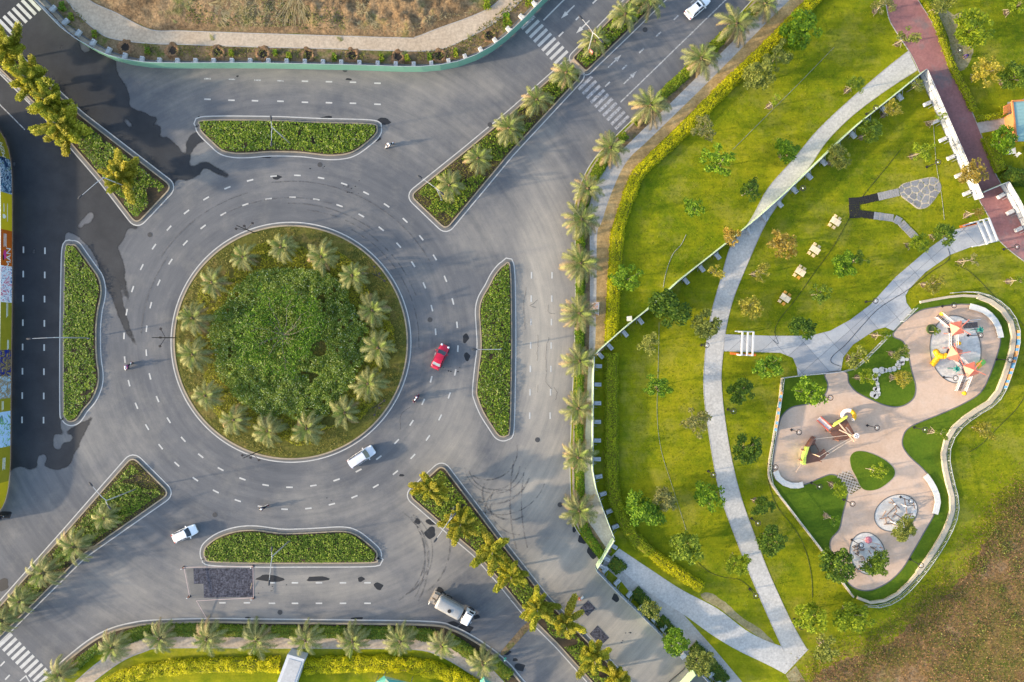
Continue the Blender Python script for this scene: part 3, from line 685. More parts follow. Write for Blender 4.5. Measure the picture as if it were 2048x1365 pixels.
for nm, ov in (('sandpit', oval(1910,699,50,67,-0.12)), ('sandpit', oval(1791,1026,44,34,-0.45)), ('sandpit', oval(1734,1107,34,42,-0.3))):
    w_ = W(ov); mb = MB(); mb.sheet(w_, 0.132); o = struct(nm, mb, M_whitesand)
    mb = MB(); mb.band(w_, offset(w_, 0.14), 0.12, 0.17, True); mb.build('edging', M_gutter, o)

# ------------------------------------------------------------------ vacant lot in the north
fenceN_top = [(20,-55),(45,-24),(68,0),(90,23),(113,48),(143,72),(173,90),(207,107),(240,117),(283,124),(333,126),(400,126),(512,126),(612,128),(712,130),(795,133),(845,133),(879,130),(929,119),(979,95),(1024,60),(1082,2),(1130,-46)]
FH = 2.4
fN = [P(x, y, FH) for x, y in catmull(fenceN_top, 6, False)]
lot = [(p.x, p.y) for p in fN] + [(40, 130), (-90, 130)]
mb = MB(); mb.prism(offset(lot, -0.25), -0.02, 0.10); struct('verge', mb, M_verge)
kl = [(p.x, p.y) for p in fN]; 
kin = offset(kl, 1.05, False); 
mb = MB(); mb.band(offset(kl, 0.95, False), offset(kl, 1.2, False), 0.09, 0.17); struct('kerb', mb, M_gutter)
mb = MB(); mb.band(offset(kl, 0.25, False), offset(kl, 0.95, False), 0.108); struct('gutter', mb, M_lotpath)
lp_u = [(110,-60),(177,0),(233,27),(300,60),(367,63),(512,68),(645,72),(812,77),(832,75),(879,57),(945,33),(989,10),(1040,-40)]
lp_l = [(80,-60),(133,0),(157,30),(200,67),(233,80),(300,88),(367,90),(512,95),(645,98),(812,103),(879,100),(929,80),(979,53),(1024,20),(1080,-40)]
path_sheet('pavement', lp_u, lp_l, 0.118, M_lotpath)
def lot_terrain():
    xs = np.arange(-76, 0, 0.45); ys = np.arange(50.5, 66, 0.45); X, Y = np.meshgrid(xs, ys)
    up = [(P(x, y).x, P(x, y).y) for x, y in catmull(lp_u, 5, False)]; ux = np.array([u[0] for u in up]); uy = np.array([u[1] for u in up])
    e = np.interp(X, ux, uy); d = Y - e - 0.25
    amp = np.clip(d/2.0, 0, 1)
    Z = 0.10 + amp*(0.9*vnoise(X, Y, 0.22, 1)+0.6*vnoise(X, Y, 0.7, 2)+0.5*vnoise(X, Y, 1.9, 3)-0.55)*np.clip(0.35+0.9*np.exp(-((X+22)/22)**2), 0, 1.2)
    Z = np.maximum(Z, 0.125)
    me = bpy.data.meshes.new('dirt_heap'); ny, nx = X.shape; i = np.arange(nx*ny).reshape(ny, nx)
    f = np.stack([i[:-1,:-1], i[:-1,1:], i[1:,1:], i[1:,:-1]], -1).reshape(-1, 4)
    Xc = X; Yc = np.where(d < 0, e+0.25, Y)
    ok = (d.ravel()[f] > -0.45).all(1); f = f[ok]
    me.from_pydata(np.stack([Xc, Yc, Z], -1).reshape(-1, 3).tolist(), [], f.tolist()); me.materials.append(M_dirt)
    me.polygons.foreach_set('use_smooth', [True]*len(me.polygons)); return me, (X, Y, Z, d)
me, LT = lot_terrain()
tag(obj('dirt_terrain', me), kind='structure')

# south verge
kS = catmull([(60,1410),(95,1365),(128,1331),(180,1289),(220,1267),(262,1255),(310,1249),(415,1246),(512,1247),(700,1249),(862,1252),(905,1262),(938,1278),(978,1304),(1012,1333),(1040,1366),(1080,1410)], 5, False)
kSw = W(kS); mb = MB(); mb.prism(kSw + [P(1080,1500), P(60,1500)], -0.02, 0.10); struct('lawn', mb, M_lawn)
mb = MB(); mb.band(kSw, offset(kSw, 0.28, False), -0.02, 0.17); struct('kerb', mb, M_kerb)
mb = MB(); mb.band(offset(kSw, 0.28, False), offset(kSw, 0.62, False), 0.012); struct('gutter', mb, M_gutter)
mb = MB(); mb.band(offset(kSw, 0.62, False), offset(kSw, 0.82, False), 0.016); struct('edge_line', mb, M_white)
pvS_U = [(100,1410),(150,1365),(190,1330),(235,1300),(290,1275),(330,1271),(512,1270),(700,1270),(860,1273),(905,1284),(945,1305),(990,1345),(1040,1400)]
pvS_L = [(140,1410),(180,1370),(240,1325),(290,1303),(330,1296),(512,1296),(700,1297),(830,1299),(880,1312),(930,1340),(975,1372),(1000,1400)]
path_sheet('pavement', pvS_U, pvS_L, 0.115, M_lotpath)
mb = MB(); mb.band(offset(kSw, -0.02, False), offset(kSw, -1.7, False), 0.106); struct('verge', mb, M_soil)
# ------------------------------------------------------------------ vegetation
F_palm = foliage('palm_frond_olive', (0.11,0.13,0.035), (0.19,0.205,0.066), (0.29,0.28,0.115), 0.15)
F_palm_tan = foliage('palm_frond_tan', (0.19,0.145,0.07), (0.28,0.205,0.105), (0.36,0.27,0.15), 0.12)
F_palm_young = foliage('palm_frond_young', (0.09,0.135,0.025), (0.145,0.20,0.035), (0.22,0.27,0.06), 0.2)
M_trunk = plain('palm_trunk', (0.17,0.12,0.07), (0.10,0.07,0.04), 3, 0.95)
M_bark = plain('tree_bark', (0.30,0.25,0.18), (0.20,0.165,0.115), 3, 0.95)
M_stake = plain('tree_stake', (0.38,0.30,0.20), (0.28,0.22,0.15), 2, 0.9)
def frond_mesh(name, L, rise, droop, ll, m, n=30, lift=0.25, wid=0.075):
    """arching midrib with two rows of narrow leaflets; grows along +x"""
    def pt(t): return Vector((L*t*(1-0.10*t*t), 0, rise*t - droop*t**2.2))
    mb = MB(); mb.path([pt(k/6) for k in range(7)], [0.045*(1-0.8*k/6) for k in range(7)], 4)
    V = []
    for i in range(n):
        t = 0.12+0.88*i/(n-1); p = pt(t); d = (pt(min(t+0.02, 1.02))-pt(t-0.02)).normalized()
        l = ll*(0.35+0.65*math.sin(math.pi*min(1, 0.15+0.8*t)))*(0.9+0.2*random.random())
        fw = 0.55+0.55*t
        for s in (-1, 1):
            dr = (Vector((0, s, 0))+d*fw+Vector((0, 0, lift-0.5*t))).normalized(); dr = (dr+Vector((random.uniform(-.1,.1),)*3)).normalized()
            q = p+dr*l; w_ = d*wid*0.5
            q2 = q+Vector((0,0,-0.12*l))
            V += [p-w_, p+w_, q2+w_*0.3, q2-w_*0.3]
    return np_mesh(name, np.array([tuple(v) for v in V]), [m], mb)
FR = {'mid': [frond_mesh('frond', 2.75, 1.35, 1.75, 0.57, F_palm) for _ in range(3)],
      'low': [frond_mesh('frond', 2.7, 0.55, 1.6, 0.55, F_palm) for _ in range(2)],
      'tan': [frond_mesh('frond', 2.75, 0.5, 1.65, 0.54, F_palm_tan) for _ in range(2)],
      'young': [frond_mesh('frond', 1.9, 1.7, 0.8, 0.42, F_palm_young, 20) for _ in range(2)]}
def palm_trunk_mesh(h):
    mb = MB(); prof = [(0.34, 0), (0.30, 0.15)]
    z = 0.15
    while z < h: prof += [(0.30, z), (0.25, z+0.16)]; z += 0.17
    prof += [(0.30, h+0.1), (0.12, h+0.35), (0.02, h+0.4)]
    mb.lathe((0,0,0), prof, 10); return mb.mesh('trunk', M_trunk)
PT = palm_trunk_mesh(2.2)
def palm(px, py, label, group, tan=0.3, r=1.0, h=2.2, seed=0):
    rr = random.Random(seed*17+int(px*3+py)); h = rr.uniform(1.7, 2.9); r *= rr.uniform(0.86, 1.1); b = P(px, py, h); base = Vector((b.x, b.y, 0.12))
    t = thing('date_palm', label, 'palm tree', base, rr.uniform(0, 6.28), group)
    o = obj('trunk', PT, t); o.scale = (1, 1, h/2.2)
    N = rr.randint(23, 32); t.rotation_euler = (rr.uniform(-.06,.06), rr.uniform(-.06,.06), rr.uniform(0, 6.28))
    for k in range(N):
        u = k/N; a = k*2.399963+rr.uniform(-0.18, 0.18)
        if u < 0.18: kind, tilt = 'young', rr.uniform(-0.55, -0.2)
        elif u < 0.62: kind, tilt = 'mid', rr.uniform(-0.12, 0.2)
        else: kind, tilt = ('tan' if rr.random() < tan else 'low'), rr.uniform(0.0, 0.28)
        f = obj('frond', rr.choice(FR[kind]), t); f.location = (0.12*math.cos(a), 0.12*math.sin(a), h+0.12-0.25*u)
        f.rotation_euler = (rr.uniform(-0.25, 0.25), tilt, a); s = 1.16*r*rr.uniform(0.78, 1.12); f.scale = (s, s*0.98, s)
    return t
ring_p = [(565,495),(643,512),(707,553),(745,620),(757,695),(736,770),(690,825),(615,858),(537,862),(468,840),(411,790),(386,708),(385,635),(425,565),(488,515)]
for i, (x, y) in enumerate(ring_p):
    palm(x, y, f"olive green date palm in the roundabout ring, {'the northernmost' if i == 0 else ORD[i]+' clockwise counting the northernmost as first'}", 'palms in the roundabout ring', 0.2, 1.0, seed=i)
east_p = [(1530,8),(1474,47),(1404,118),(1301,213),(1221,297),(1176,377),(1161,440),(1161,528),(1159,628),(1159,722),(1157,818),(1158,915),(1159,1022)]
for i, (x, y) in enumerate(east_p):
    palm(x, y, f"tan tipped date palm beside the east pavement, {ORD[i]} counting from the top edge", 'palms along the east pavement', 0.75, 1.08, seed=40+i)
ne_p = [(900,370),(955,317),(1019,257),(1074,200),(1132,146),(1191,83),(1251,32),(1297,0)]
for i, (x, y) in enumerate(ne_p):
    palm(x, y, f"date palm on the north-east median, {ORD[i]} counting from the roundabout", 'palms on the north-east median', 0.35, 0.95 if i < 3 else 1.0, seed=70+i)
s_p = [(120,1350),(225,1295),(320,1277),(415,1277),(512,1280),(610,1280),(706,1282),(800,1283),(885,1289),(968,1327)]
for i, (x, y) in enumerate(s_p):
    palm(x, y, f"date palm on the south verge, {ORD[i]} counting from the left", 'palms on the south verge', 0.3, 1.03, seed=90+i)
sw_p = [(210,1036),(150,1091),(88,1146),(38,1202),(2,1240)]
for i, (x, y) in enumerate(sw_p):
    palm(x, y, f"dark olive date palm on the south-west median, {ORD[i]} counting from the roundabout", 'palms on the south-west median', 0.15, 0.95, seed=110+i)

# ---- broad-leaved young trees
COL = {'bright': foliage('leaf_bright_green', (0.045,0.11,0.004), (0.10,0.20,0.006), (0.20,0.31,0.015)),
       'green': foliage('leaf_mid_green', (0.055,0.105,0.008), (0.12,0.185,0.012), (0.21,0.28,0.025)),
       'dark': foliage('leaf_dark_green', (0.026,0.065,0.006), (0.065,0.125,0.010), (0.13,0.20,0.016)),
       'olive': foliage('leaf_olive', (0.085,0.11,0.016), (0.16,0.19,0.032), (0.26,0.28,0.06)),
       'yellow': foliage('leaf_yellow', (0.17,0.16,0.012), (0.31,0.275,0.025), (0.45,0.39,0.07)),
       'lime': foliage('leaf_lime', (0.085,0.14,0.004), (0.18,0.25,0.007), (0.30,0.36,0.02)),
       'orange': foliage('leaf_orange', (0.21,0.14,0.015), (0.35,0.235,0.03), (0.47,0.34,0.08)),
       'pale': foliage('leaf_pale_khaki', (0.14,0.145,0.035), (0.23,0.225,0.06), (0.33,0.31,0.12))}
def crown_arrays(r, clumps, per, lsize, flat=0.8, hollow=0.35, seed=0):
    g = np.random.default_rng(seed); out = []; cs = []
    for k in range(clumps):
        d = g.normal(size=3); d /= np.linalg.norm(d); d[2] = d[2]*flat
        rad = r*(hollow+(1-hollow)*g.random()**0.6)*0.88; c = d*rad; cs.append(c)
        cr = r*g.uniform(0.17, 0.30); n = int(1.5*per*(cr/(0.23*r))**2)
        q = g.normal(size=(n, 3)); q /= np.linalg.norm(q, axis=1)[:, None]; q *= (cr*g.random(n)**0.4)[:, None]; q[:, 2] *= 0.75
        out.append(q+c)
    return np.concatenate(out), cs
CROWN = {}
def crown_meshes(kind):
    if kind in CROWN: return CROWN[kind]
    L = []
    for s in range(7):
        if kind == 'dense': pts, cs = crown_arrays(2.1, 40, 36, 0.3, hollow=0.25, seed=s)
        elif kind == 'airy': pts, cs = crown_arrays(2.1, 24, 28, 0.28, hollow=0.2, seed=10+s)
        else: pts, cs = crown_arrays(2.0, 13, 26, 0.28, hollow=0.15, seed=20+s)
        v = leaf_arrays(pts, np.full(len(pts), 0.26), 0.58, 0.62)
        mb = MB()
        for c in cs[::2 if kind != 'sparse' else 1]:
            mb.path([(0,0,-1.6), tuple(np.array(c)*0.45+np.array([0,0,-0.7])), tuple(c)], [0.05, 0.035, 0.012], 4, mi=1)
        L.append((v, mb))
    CROWN[kind] = L; return L
CM = {}
def crown_mesh(kind, col, i):
    key = (kind, col, i)
    if key not in CM:
        v, mb = crown_meshes(kind)[i]; CM[key] = np_mesh('crown', v, [COL[col], M_bark], mb)
    return CM[key]
TRUNK = MB().path([(0,0,0),(0.03,0.02,0.9),(-0.02,0.03,1.8),(0,0,2.7)], [0.10,0.085,0.07,0.05], 7).mesh('trunk', M_bark)
STAKE = MB().beam((0.8,0,0), (0.02,0,1.45), 0.06).mesh('stake', M_stake)
BRACE = MB().beam((0.54,0,0.5), (-0.27,0.468,0.5), 0.04).mesh('cross_brace', M_stake)
WELL = MB().lathe((0,0,0), [(0.5,0.0),(0.42,0.06),(0.3,0.03),(0.02,0.02)], 12).mesh('planting_well', M_verge)
def tree(px, py, r, col, kind, label, stakes=True, hc=3.4, group='young trees in the park'):
    rr = random.Random(int(px*7+py*13)); c = P(px, py, hc); t = thing('young_tree', label, 'tree', (c.x, c.y, 0.1), rr.uniform(0, 6.28), group)
    s = r/22.0
    o = obj('trunk', TRUNK, t); o.scale = (1, 1, (hc-0.4)/2.7)
    o = obj('crown', crown_mesh(kind, col, rr.randrange(7)), t, (0, 0, hc)); o.scale = (s*rr.uniform(.85,1.15), s*rr.uniform(.85,1.15), s*rr.uniform(0.7, 0.95)); o.rotation_euler = (rr.uniform(-.2,.2), rr.uniform(-.2,.2), rr.uniform(0, 6.28))
    if stakes:
        obj('planting_well', WELL, t)
        for k in range(3):
            obj('stake', STAKE, t, (0, 0, 0), k*2.0944); obj('cross_brace', BRACE, t, (0, 0, 0), k*2.0944)
    return t
TREES = [
 (1599,63,32,'bright','dense','bright green leafy tree beside the yellow hedge near the top edge',False),
 (1556,112,28,'olive','airy','olive tree against the yellow hedge, just below the bright leafy one',False),
 (1770,5,26,'pale','airy','pale khaki tree at the top edge, left of the red path',True),
 (1816,72,25,'olive','sparse','thin olive tree leaning over the left side of the red path',True),
 (1515,150,29,'olive','dense','olive green tree close to the yellow hedge, beside a small scaffold',True),
 (1407,258,27,'pale','airy','pale khaki tree beside the hedge bend',False),
 (1440,326,34,'bright','airy','large bright green tree on the lawn right of the hedge bend',False),
 (1388,421,23,'bright','airy','small bright green tree on the lawn below the large bright one',False),
 (1497,383,22,'dark','airy','small dark green tree left of the granite path near the fence crossing',False),
 (1577,301,23,'bright','dense','bright green tree touching the upper left edge of the granite path',True),
 (1552,200,14,'lime','sparse','tiny lime sapling on the open upper lawn',True),
 (1712,168,18,'green','airy','small green tree above the granite path near its upper end',True),
 (1945,60,38,'lime','dense','large lime green tree on the bare earth right of the red path',True),
 (1885,6,26,'olive','airy','olive tree at the top edge just right of the red path',True),
 (2040,8,26,'lime','airy','lime tree in the top right corner',True),
 (1972,142,26,'yellow','airy','yellow tree on the lawn right of the red path',True),
 (2031,152,27,'green','dense','dense green tree at the right edge beside the yellow one',True),
 (2008,281,26,'bright','dense','bright green tree in front of the teal roofed hut',True),
 (1836,170,15,'olive','airy','small olive tree inside the sharp corner of the site fence',False),
 (1787,218,17,'yellow','airy','small yellow green tree behind the fence below the corner',True),
 (1742,264,22,'green','dense','green tree behind the fence, second below the fence corner',True),
 (1677,316,22,'olive','dense','olive green tree behind the fence, third below the fence corner',True),
 (1846,303,20,'lime','airy','lime tree alone on the lawn above the flagstones',True),
 (1880,235,11,'lime','sparse','tiny lime sapling whose top reaches over the white fence back',True),
 (1945,345,27,'orange','airy','orange tree leaning over the white fence beside the red path',True),
 (1958,424,15,'orange','sparse','nearly bare orange sapling at the gap in the fence',True),
 (1462,473,18,'orange','airy','small orange tree behind the fence where the granite path passes',False),
 (1433,543,19,'yellow','sparse','yellow sapling between the fence and the granite path',False),
 (1337,616,36,'dark','dense','large dark green tree standing over the diagonal fence',False),
 (1411,651,28,'olive','dense','round olive tree on the left edge of the granite path',True),
 (1299,688,26,'olive','airy','grey olive tree below the diagonal fence',False),
 (1252,556,28,'bright','airy','bright green tree growing out of the right side of the yellow hedge',False),
 (1315,775,27,'bright','airy','bright green tree in the middle of the lawn left of the granite path',False),
 (1394,845,28,'pale','airy','pale brownish see-through tree touching the left edge of the path',False),
 (1568,485,31,'orange','airy','large orange brown tree left of the picnic tables',True),
 (1521,545,22,'yellow','sparse','sparse yellow tree between path and picnic tables',True),
 (1500,611,31,'yellow','airy','large yellow tree above the small white pergola',True),
 (1690,531,23,'bright','dense','bright green tree right of the picnic tables',False),
 (1640,588,20,'green','airy','small green tree right of the lowest picnic table',False),
 (1604,655,23,'dark','dense','dark green tree on the upper edge of the slab plaza',False),
 (1533,735,27,'bright','airy','bright green tree below the small white pergola',False),
 (1480,785,23,'dark','dense','small dark green tree right of the granite path, below the pergola',False),
 (1621,786,35,'bright','airy','large bright green tree in the corner of the playground',False),
 (1494,900,30,'dark','dense','dark green tree between the granite path and the playground wall',False),
 (1524,1010,21,'dark','dense','small dark green tree left of the playground wall bend',True),
 (1541,1078,27,'dark','dense','dark green tree, lowest of those left of the playground wall',False),
 (1416,1000,30,'bright','airy','loose bright green tree left of the lower granite path',False),
 (1283,1025,36,'bright','dense','large bright green tree inside the hedge bend at the lower left of the park',False),
 (1331,998,25,'pale','dense','pale khaki tree touching the large bright one by the hedge bend',False),
 (1370,1095,34,'green','dense','large green tree on the lower lawn beside the hedge end',True),
 (1477,1127,22,'lime','dense','lime tree at the left edge of the lower granite path',True),
 (1838,486,21,'lime','airy','lime tree at the lower end of the plank walk',True),
 (1888,468,25,'green','dense','green tree overhanging the plaza path near the red path',True),
 (1722,517,17,'green','sparse','thin green sapling below the plank walk',True),
 (1870,567,21,'yellow','airy','small yellow tree on the lawn above the playground',True),
 (1716,718,24,'olive','sparse','sparse olive tree at the playground entrance fence',True),
 (1805,757,18,'yellow','airy','small yellow green tree right of the stepping stones',True),
 (1733,757,18,'lime','airy','small lime tree left of the stepping stones',True),
 (1803,708,17,'olive','sparse','bare olive sapling above the stepping stones',True),
 (1768,671,13,'lime','sparse','small lime sapling in the plaza corner beside the playground fence',True),
 (1760,945,18,'lime','airy','small lime tree on the grass mound in the playground',True),
 (1680,977,19,'lime','airy','small lime tree beside the grid paving',True),
 (1669,1041,13,'bright','airy','tiny bright sapling on the inner court lawn',True),
 (1670,1130,34,'dark','dense','large dark green tree leaning over the lower playground wall',False),
 (1755,1131,28,'green','dense','green tree over the lower sandpit',False),
 (1808,1060,23,'olive','dense','olive green tree over the climbing pole sandpit',False),
 (1620,1236,28,'lime','dense','lime tree below the playground, left of its twin',True),
 (1706,1236,33,'lime','dense','large lime tree below the playground, right of its twin',True),
 (1656,1300,29,'olive','airy','pale olive tree at the edge of the brown scrub',True),
 (1970,860,26,'yellow','airy','yellow tree on the lawn right of the curved wall',False),
 (1885,868,14,'lime','sparse','lime sapling leaning over the curved wall',True),
 (1298,1219,24,'olive','airy','olive tree over the roadside fence at the lower right',False),
 (1350,1281,27,'bright','dense','bright green tree over the roadside fence, below the olive one',False),
 (1402,1322,27,'olive','dense','grey green tree over the roadside fence near the lower edge',False),
 (1945,520,14,'pale','sparse','bare propped sapling on the lawn below the gate pergola',True),
 (2044,560,16,'lime','sparse','lime sapling cut by the right edge above the curved wall',True),
]
for t in TREES: tree(*t)
# big tree in the middle of the roundabout
def big_tree():
    c = P(558, 672, 4.2); t = thing('shade_tree', 'wide dark green tree with bare forked branches in the middle of the roundabout', 'tree', (c.x, c.y, 0.12))
    g = np.random.default_rng(5); mb = MB(); pts = []
    mb.path([(0,0,0),(0.1,0,1.2),(0,0.1,2.2)], [0.3,0.24,0.2], 8)
    mbb = MB()
    for k in range(15):
        a = k*2.4+g.uniform(-.3,.3); L = g.uniform(3.2, 6.6); z1 = g.uniform(3.2, 4.8)
        p = [(0,0,2.0), (L*.4*math.cos(a), L*.4*math.sin(a), 3.1), (L*.75*math.cos(a+.12), L*.75*math.sin(a+.12), z1*.95), (L*math.cos(a+.05), L*math.sin(a+.05), z1)]
        mbb.path(p, [0.09,0.06,0.04,0.02], 5)
        for s in range(3):
            q = Vector(p[1]).lerp(Vector(p[3]), 0.4+0.25*s); a2 = a+(-1)**s*g.uniform(.5,1.0); l2 = L*0.3
            e = q+Vector((l2*math.cos(a2), l2*math.sin(a2), 0.4)); mbb.path([q, e], [0.035,0.012], 4)
            n = 70; o = g.normal(size=(n,3))*[0.62,0.62,0.3]; pts.append(o+np.array(e))
        n = 90; o = g.normal(size=(n,3))*[0.7,0.7,0.32]; pts.append(o+np.array(p[3]))
        n = 50; o = g.normal(size=(n,3))*[0.6,0.6,0.3]; pts.append(o+np.array(p[2]))
    o_ = g.normal(size=(420,3))*[1.5,1.5,0.3]; pts.append(o_+np.array([0,0,3.7]))
    mb.build('trunk', M_bark, t); mbb.build('branches', M_bark, t)
    pts = np.concatenate(pts); v = leaf_arrays(pts, np.full(len(pts), 0.3), 0.4, 0.6)
    obj('crown', np_mesh('crown', v, foliage('leaf_deep_green', (0.03,0.085,0.004), (0.07,0.155,0.006), (0.145,0.26,0.012))), t)
big_tree()
# ---- feathery roadside trees with whorled plumes
F_plume = foliage('plume_yellow_green', (0.19,0.21,0.012), (0.38,0.385,0.028), (0.57,0.54,0.07), 0.45)
F_plume2 = foliage('plume_brown_gold', (0.19,0.19,0.012), (0.37,0.345,0.028), (0.55,0.50,0.08), 0.45)
def plume_mesh(L, m, seed):
    g = np.random.default_rng(seed); n = int(620*L); t = g.random(n)**0.8
    c = np.stack([L*t, 0*t, 0.35*L*t*(1-0.4*t)], 1); r = 0.46*(1-0.3*np.abs(2*t-1.1)) * (0.3+0.7*np.minimum(1, t*4))
    o = g.normal(size=(n, 3)); o /= np.linalg.norm(o, axis=1)[:, None]; pts = c+o*(r*g.random(n)**0.5)[:, None]
    v = leaf_arrays(pts, np.full(n, 0.20), 0.5, 0.5); mb = MB()
    mb.path([(0,0,0), (L*.5, 0, .28*L*.5), (L*.95, 0, .22*L)], [0.06,0.04,0.015], 4, mi=1)
    return np_mesh('branch', v, [m, M_bark], mb)
PL = [[plume_mesh(L, m, 7*i+j) for i, L in enumerate((2.1, 2.8, 1.6))] for j, m in enumerate((F_plume, F_plume2))]
PTR = MB().path([(0,0,0),(0.05,0,2.2),(0,0.04,4.4),(0,0,6.0)], [0.17,0.14,0.09,0.04], 8).mesh('trunk', M_bark)
def plume_tree(px, py, r, ci, label, group):
    rr = random.Random(int(px+py*3)); hc = 4.0; c = P(px, py, hc); t = thing('feathery_tree', label, 'tree', (c.x, c.y, 0.12), rr.uniform(0, 6.28), group)
    obj('trunk', PTR, t); s = r/31.0
    for k in range(rr.randint(26, 31)):
        a = k*2.4+rr.uniform(-.35,.35); u = k/30.0; z = 2.0+3.2*u
        o = obj('branch', PL[ci if rr.random() < 0.8 else 1-ci][rr.randrange(3)], t, (0, 0, z), a); o.rotation_euler = (rr.uniform(-.5,.5), rr.uniform(-0.45, 0.4)-0.5*u, a)
        q = s*(1.15-0.6*u)*rr.uniform(0.6, 1.3); o.scale = (q, q*1.1, q)
    return t
for i, (x, y, r, c) in enumerate([(14,98,40,0),(62,160,46,0),(100,205,42,0),(122,252,50,0),(240,352,42,1)]):
    plume_tree(x, y, r, c, f"yellow green feathery tree on the north-west median, {ORD[i]} counting from the left edge", 'feathery trees on the north-west median')
for i, (x, y, r, c) in enumerate([(862,977,32,1),(922,1046,36,1),(985,1102,38,0),(1022,1150,30,0),(1074,1214,37,0),(1132,1250,34,1),(1188,1318,40,0),(1236,1358,34,0)]):
    plume_tree(x, y, r, c, f"yellow green feathery tree on the south-east median, {ORD[i]} counting from the roundabout", 'feathery trees on the south-east median')

# ---- ground cover beds (nobody could count these leaves)
G_bed = foliage('bed_leaf', (0.05,0.11,0.006), (0.135,0.22,0.010), (0.28,0.36,0.035), 0.3, 0.35, (0.40,0.42,0.22))
G_bed2 = foliage('bed_leaf_lime', (0.05,0.10,0.004), (0.12,0.19,0.006), (0.24,0.30,0.03), 0.2, 0.35)
G_dark = foliage('bed_leaf_dark', (0.06,0.115,0.010), (0.155,0.235,0.022), (0.31,0.38,0.06), 0.35, 0.3, (0.58,0.62,0.42))
G_yel = foliage('bed_leaf_yellow', (0.14,0.155,0.006), (0.25,0.26,0.010), (0.39,0.37,0.025), 0.35, 0.3)
G_hedge = foliage('hedge_leaf_gold', (0.34,0.335,0.003), (0.52,0.50,0.004), (0.67,0.64,0.015), 0.45, 0.4)
G_hgreen = foliage('hedge_leaf_green', (0.19,0.24,0.006), (0.32,0.37,0.008), (0.46,0.50,0.015), 0.45, 0.4)
G_grass = foliage('grass_tuft', (0.085,0.105,0.012), (0.15,0.155,0.02), (0.25,0.215,0.05), 0.3, 0.2)
def bed(name, label, poly, m, dens=42, size=0.30, h=0.5, hvar=0.7, z0=0.14, cat='ground cover', keep=None, up=0.6):
    p = scatter(poly, dens)
    if keep is not None: p = p[keep(p)]
    if not len(p): return None
    hv_ = vnoise(p[:,0], p[:,1], 1.7, 31)*0.6+vnoise(p[:,0], p[:,1], 0.6, 33)*0.4; p = p[hv_+0.12*rng.random(len(p)) > 0.27]
    mound = vnoise(p[:,0], p[:,1], 1.1, 3)*0.6+vnoise(p[:,0], p[:,1], 0.35, 5)*0.4
    z = z0+h*(1-hvar+hvar*mound*1.8)*(0.25+0.75*rng.random(len(p))**0.5)
    v = leaf_arrays(np.column_stack([p, z]), np.full(len(p), size), up, 0.62)
    o = obj(name, np_mesh(name, v, m)); tag(o, label, cat, kind='stuff'); return o
def inset(q, d): return offset([(p[0], p[1]) for p in q], -d)
bed('ground_cover', 'glossy green ground cover filling the west teardrop island', inset(Q_w, 0.15), G_bed, 60, 0.27)
bed('ground_cover', 'glossy green ground cover filling the east teardrop island', inset(Q_e, 0.15), G_bed, 60, 0.27)
bed('ground_cover', 'glossy green ground cover filling the north lens island', inset(Q_n, 0.15), G_bed, 60, 0.29)
bed('ground_cover', 'lime green ground cover filling the south lens island', inset(Q_s, 0.15), G_bed2, 60, 0.29)
cR = P(582, 685)
def polar(p): d = p-np.array([cR.x, cR.y]); return np.hypot(d[:,0], d[:,1])*PPM, np.arctan2(d[:,1], d[:,0])
def hexr(a, base, amp, n=7, ph=0.3): return base+amp*np.cos(n*a+ph)
bare = P(641, 697)
def k_inner(p):
    r, a = polar(p); cx = np.hypot(p[:,0]-bare.x, p[:,1]-bare.y) > 1.35
    return (r < hexr(a, 148, 6, 6)+20*(vnoise(p[:,0], p[:,1], 0.45, 9)-0.5)+8*rng.random(len(p))) & cx & (vnoise(p[:,0], p[:,1], 0.9, 21) > 0.10)
def k_mid(p):
    r, a = polar(p); return (r >= 132) & (r < 198+9*np.sign(np.sin(7.5*a+0.8))+8*(vnoise(p[:,0], p[:,1], 0.6, 11)-0.5)) & (vnoise(p[:,0], p[:,1], 0.45, 13) > 0.22)
def k_outer(p):
    r, a = polar(p); return (r >= 185) & (r < 228) & (vnoise(p[:,0], p[:,1], 0.35, 15) > 0.35)
bed('ground_cover', 'dark glossy shrubs covering the middle of the roundabout', Q_round, G_dark, 130, 0.24, 1.3, keep=k_inner)
bed('ground_cover', 'yellow green shrub ring under the roundabout palms', Q_round, G_yel, 75, 0.21, 0.5, keep=k_mid)
bed('grass', 'sparse browning grass along the roundabout kerb', Q_round, G_grass, 26, 0.22, 0.14, cat='grass', keep=k_outer)
def thin(s, th, seed=0): return lambda p: vnoise(p[:,0], p[:,1], s, seed) > th
bed('ground_cover', 'dark green shrubs under the feathery trees on the north-west median', inset(Q_nw, 0.5), G_bed, 52, 0.30, 0.6, keep=thin(0.4, 0.2, 3))
bed('ground_cover', 'green grass and low shrubs on the pointed north-east median', inset(Q_ne1, 0.3), G_bed2, 42, 0.28, 0.45, keep=thin(0.35, 0.32, 4))
bed('grass', 'short grass on the pointed north-east median', inset(Q_ne1, 0.1), G_grass, 34, 0.20, 0.12, cat='grass')
bed('ground_cover', 'glossy shrubs on the far stretch of the north-east median', inset(Q_ne2, 0.25), G_bed, 55, 0.30, 0.6)
bed('ground_cover', 'green shrubs on the south-west median', inset(Q_sw, 0.7), G_bed2, 48, 0.30, 0.6, keep=thin(0.3, 0.34, 6))
bed('grass', 'reddish short grass on the south-west median', inset(Q_sw, 0.1), G_grass, 32, 0.20, 0.12, cat='grass')
bed('ground_cover', 'green shrubs under the feathery trees on the south-east median', inset(Q_se, 0.4), G_bed2, 48, 0.30, 0.55, keep=thin(0.4, 0.2, 7))
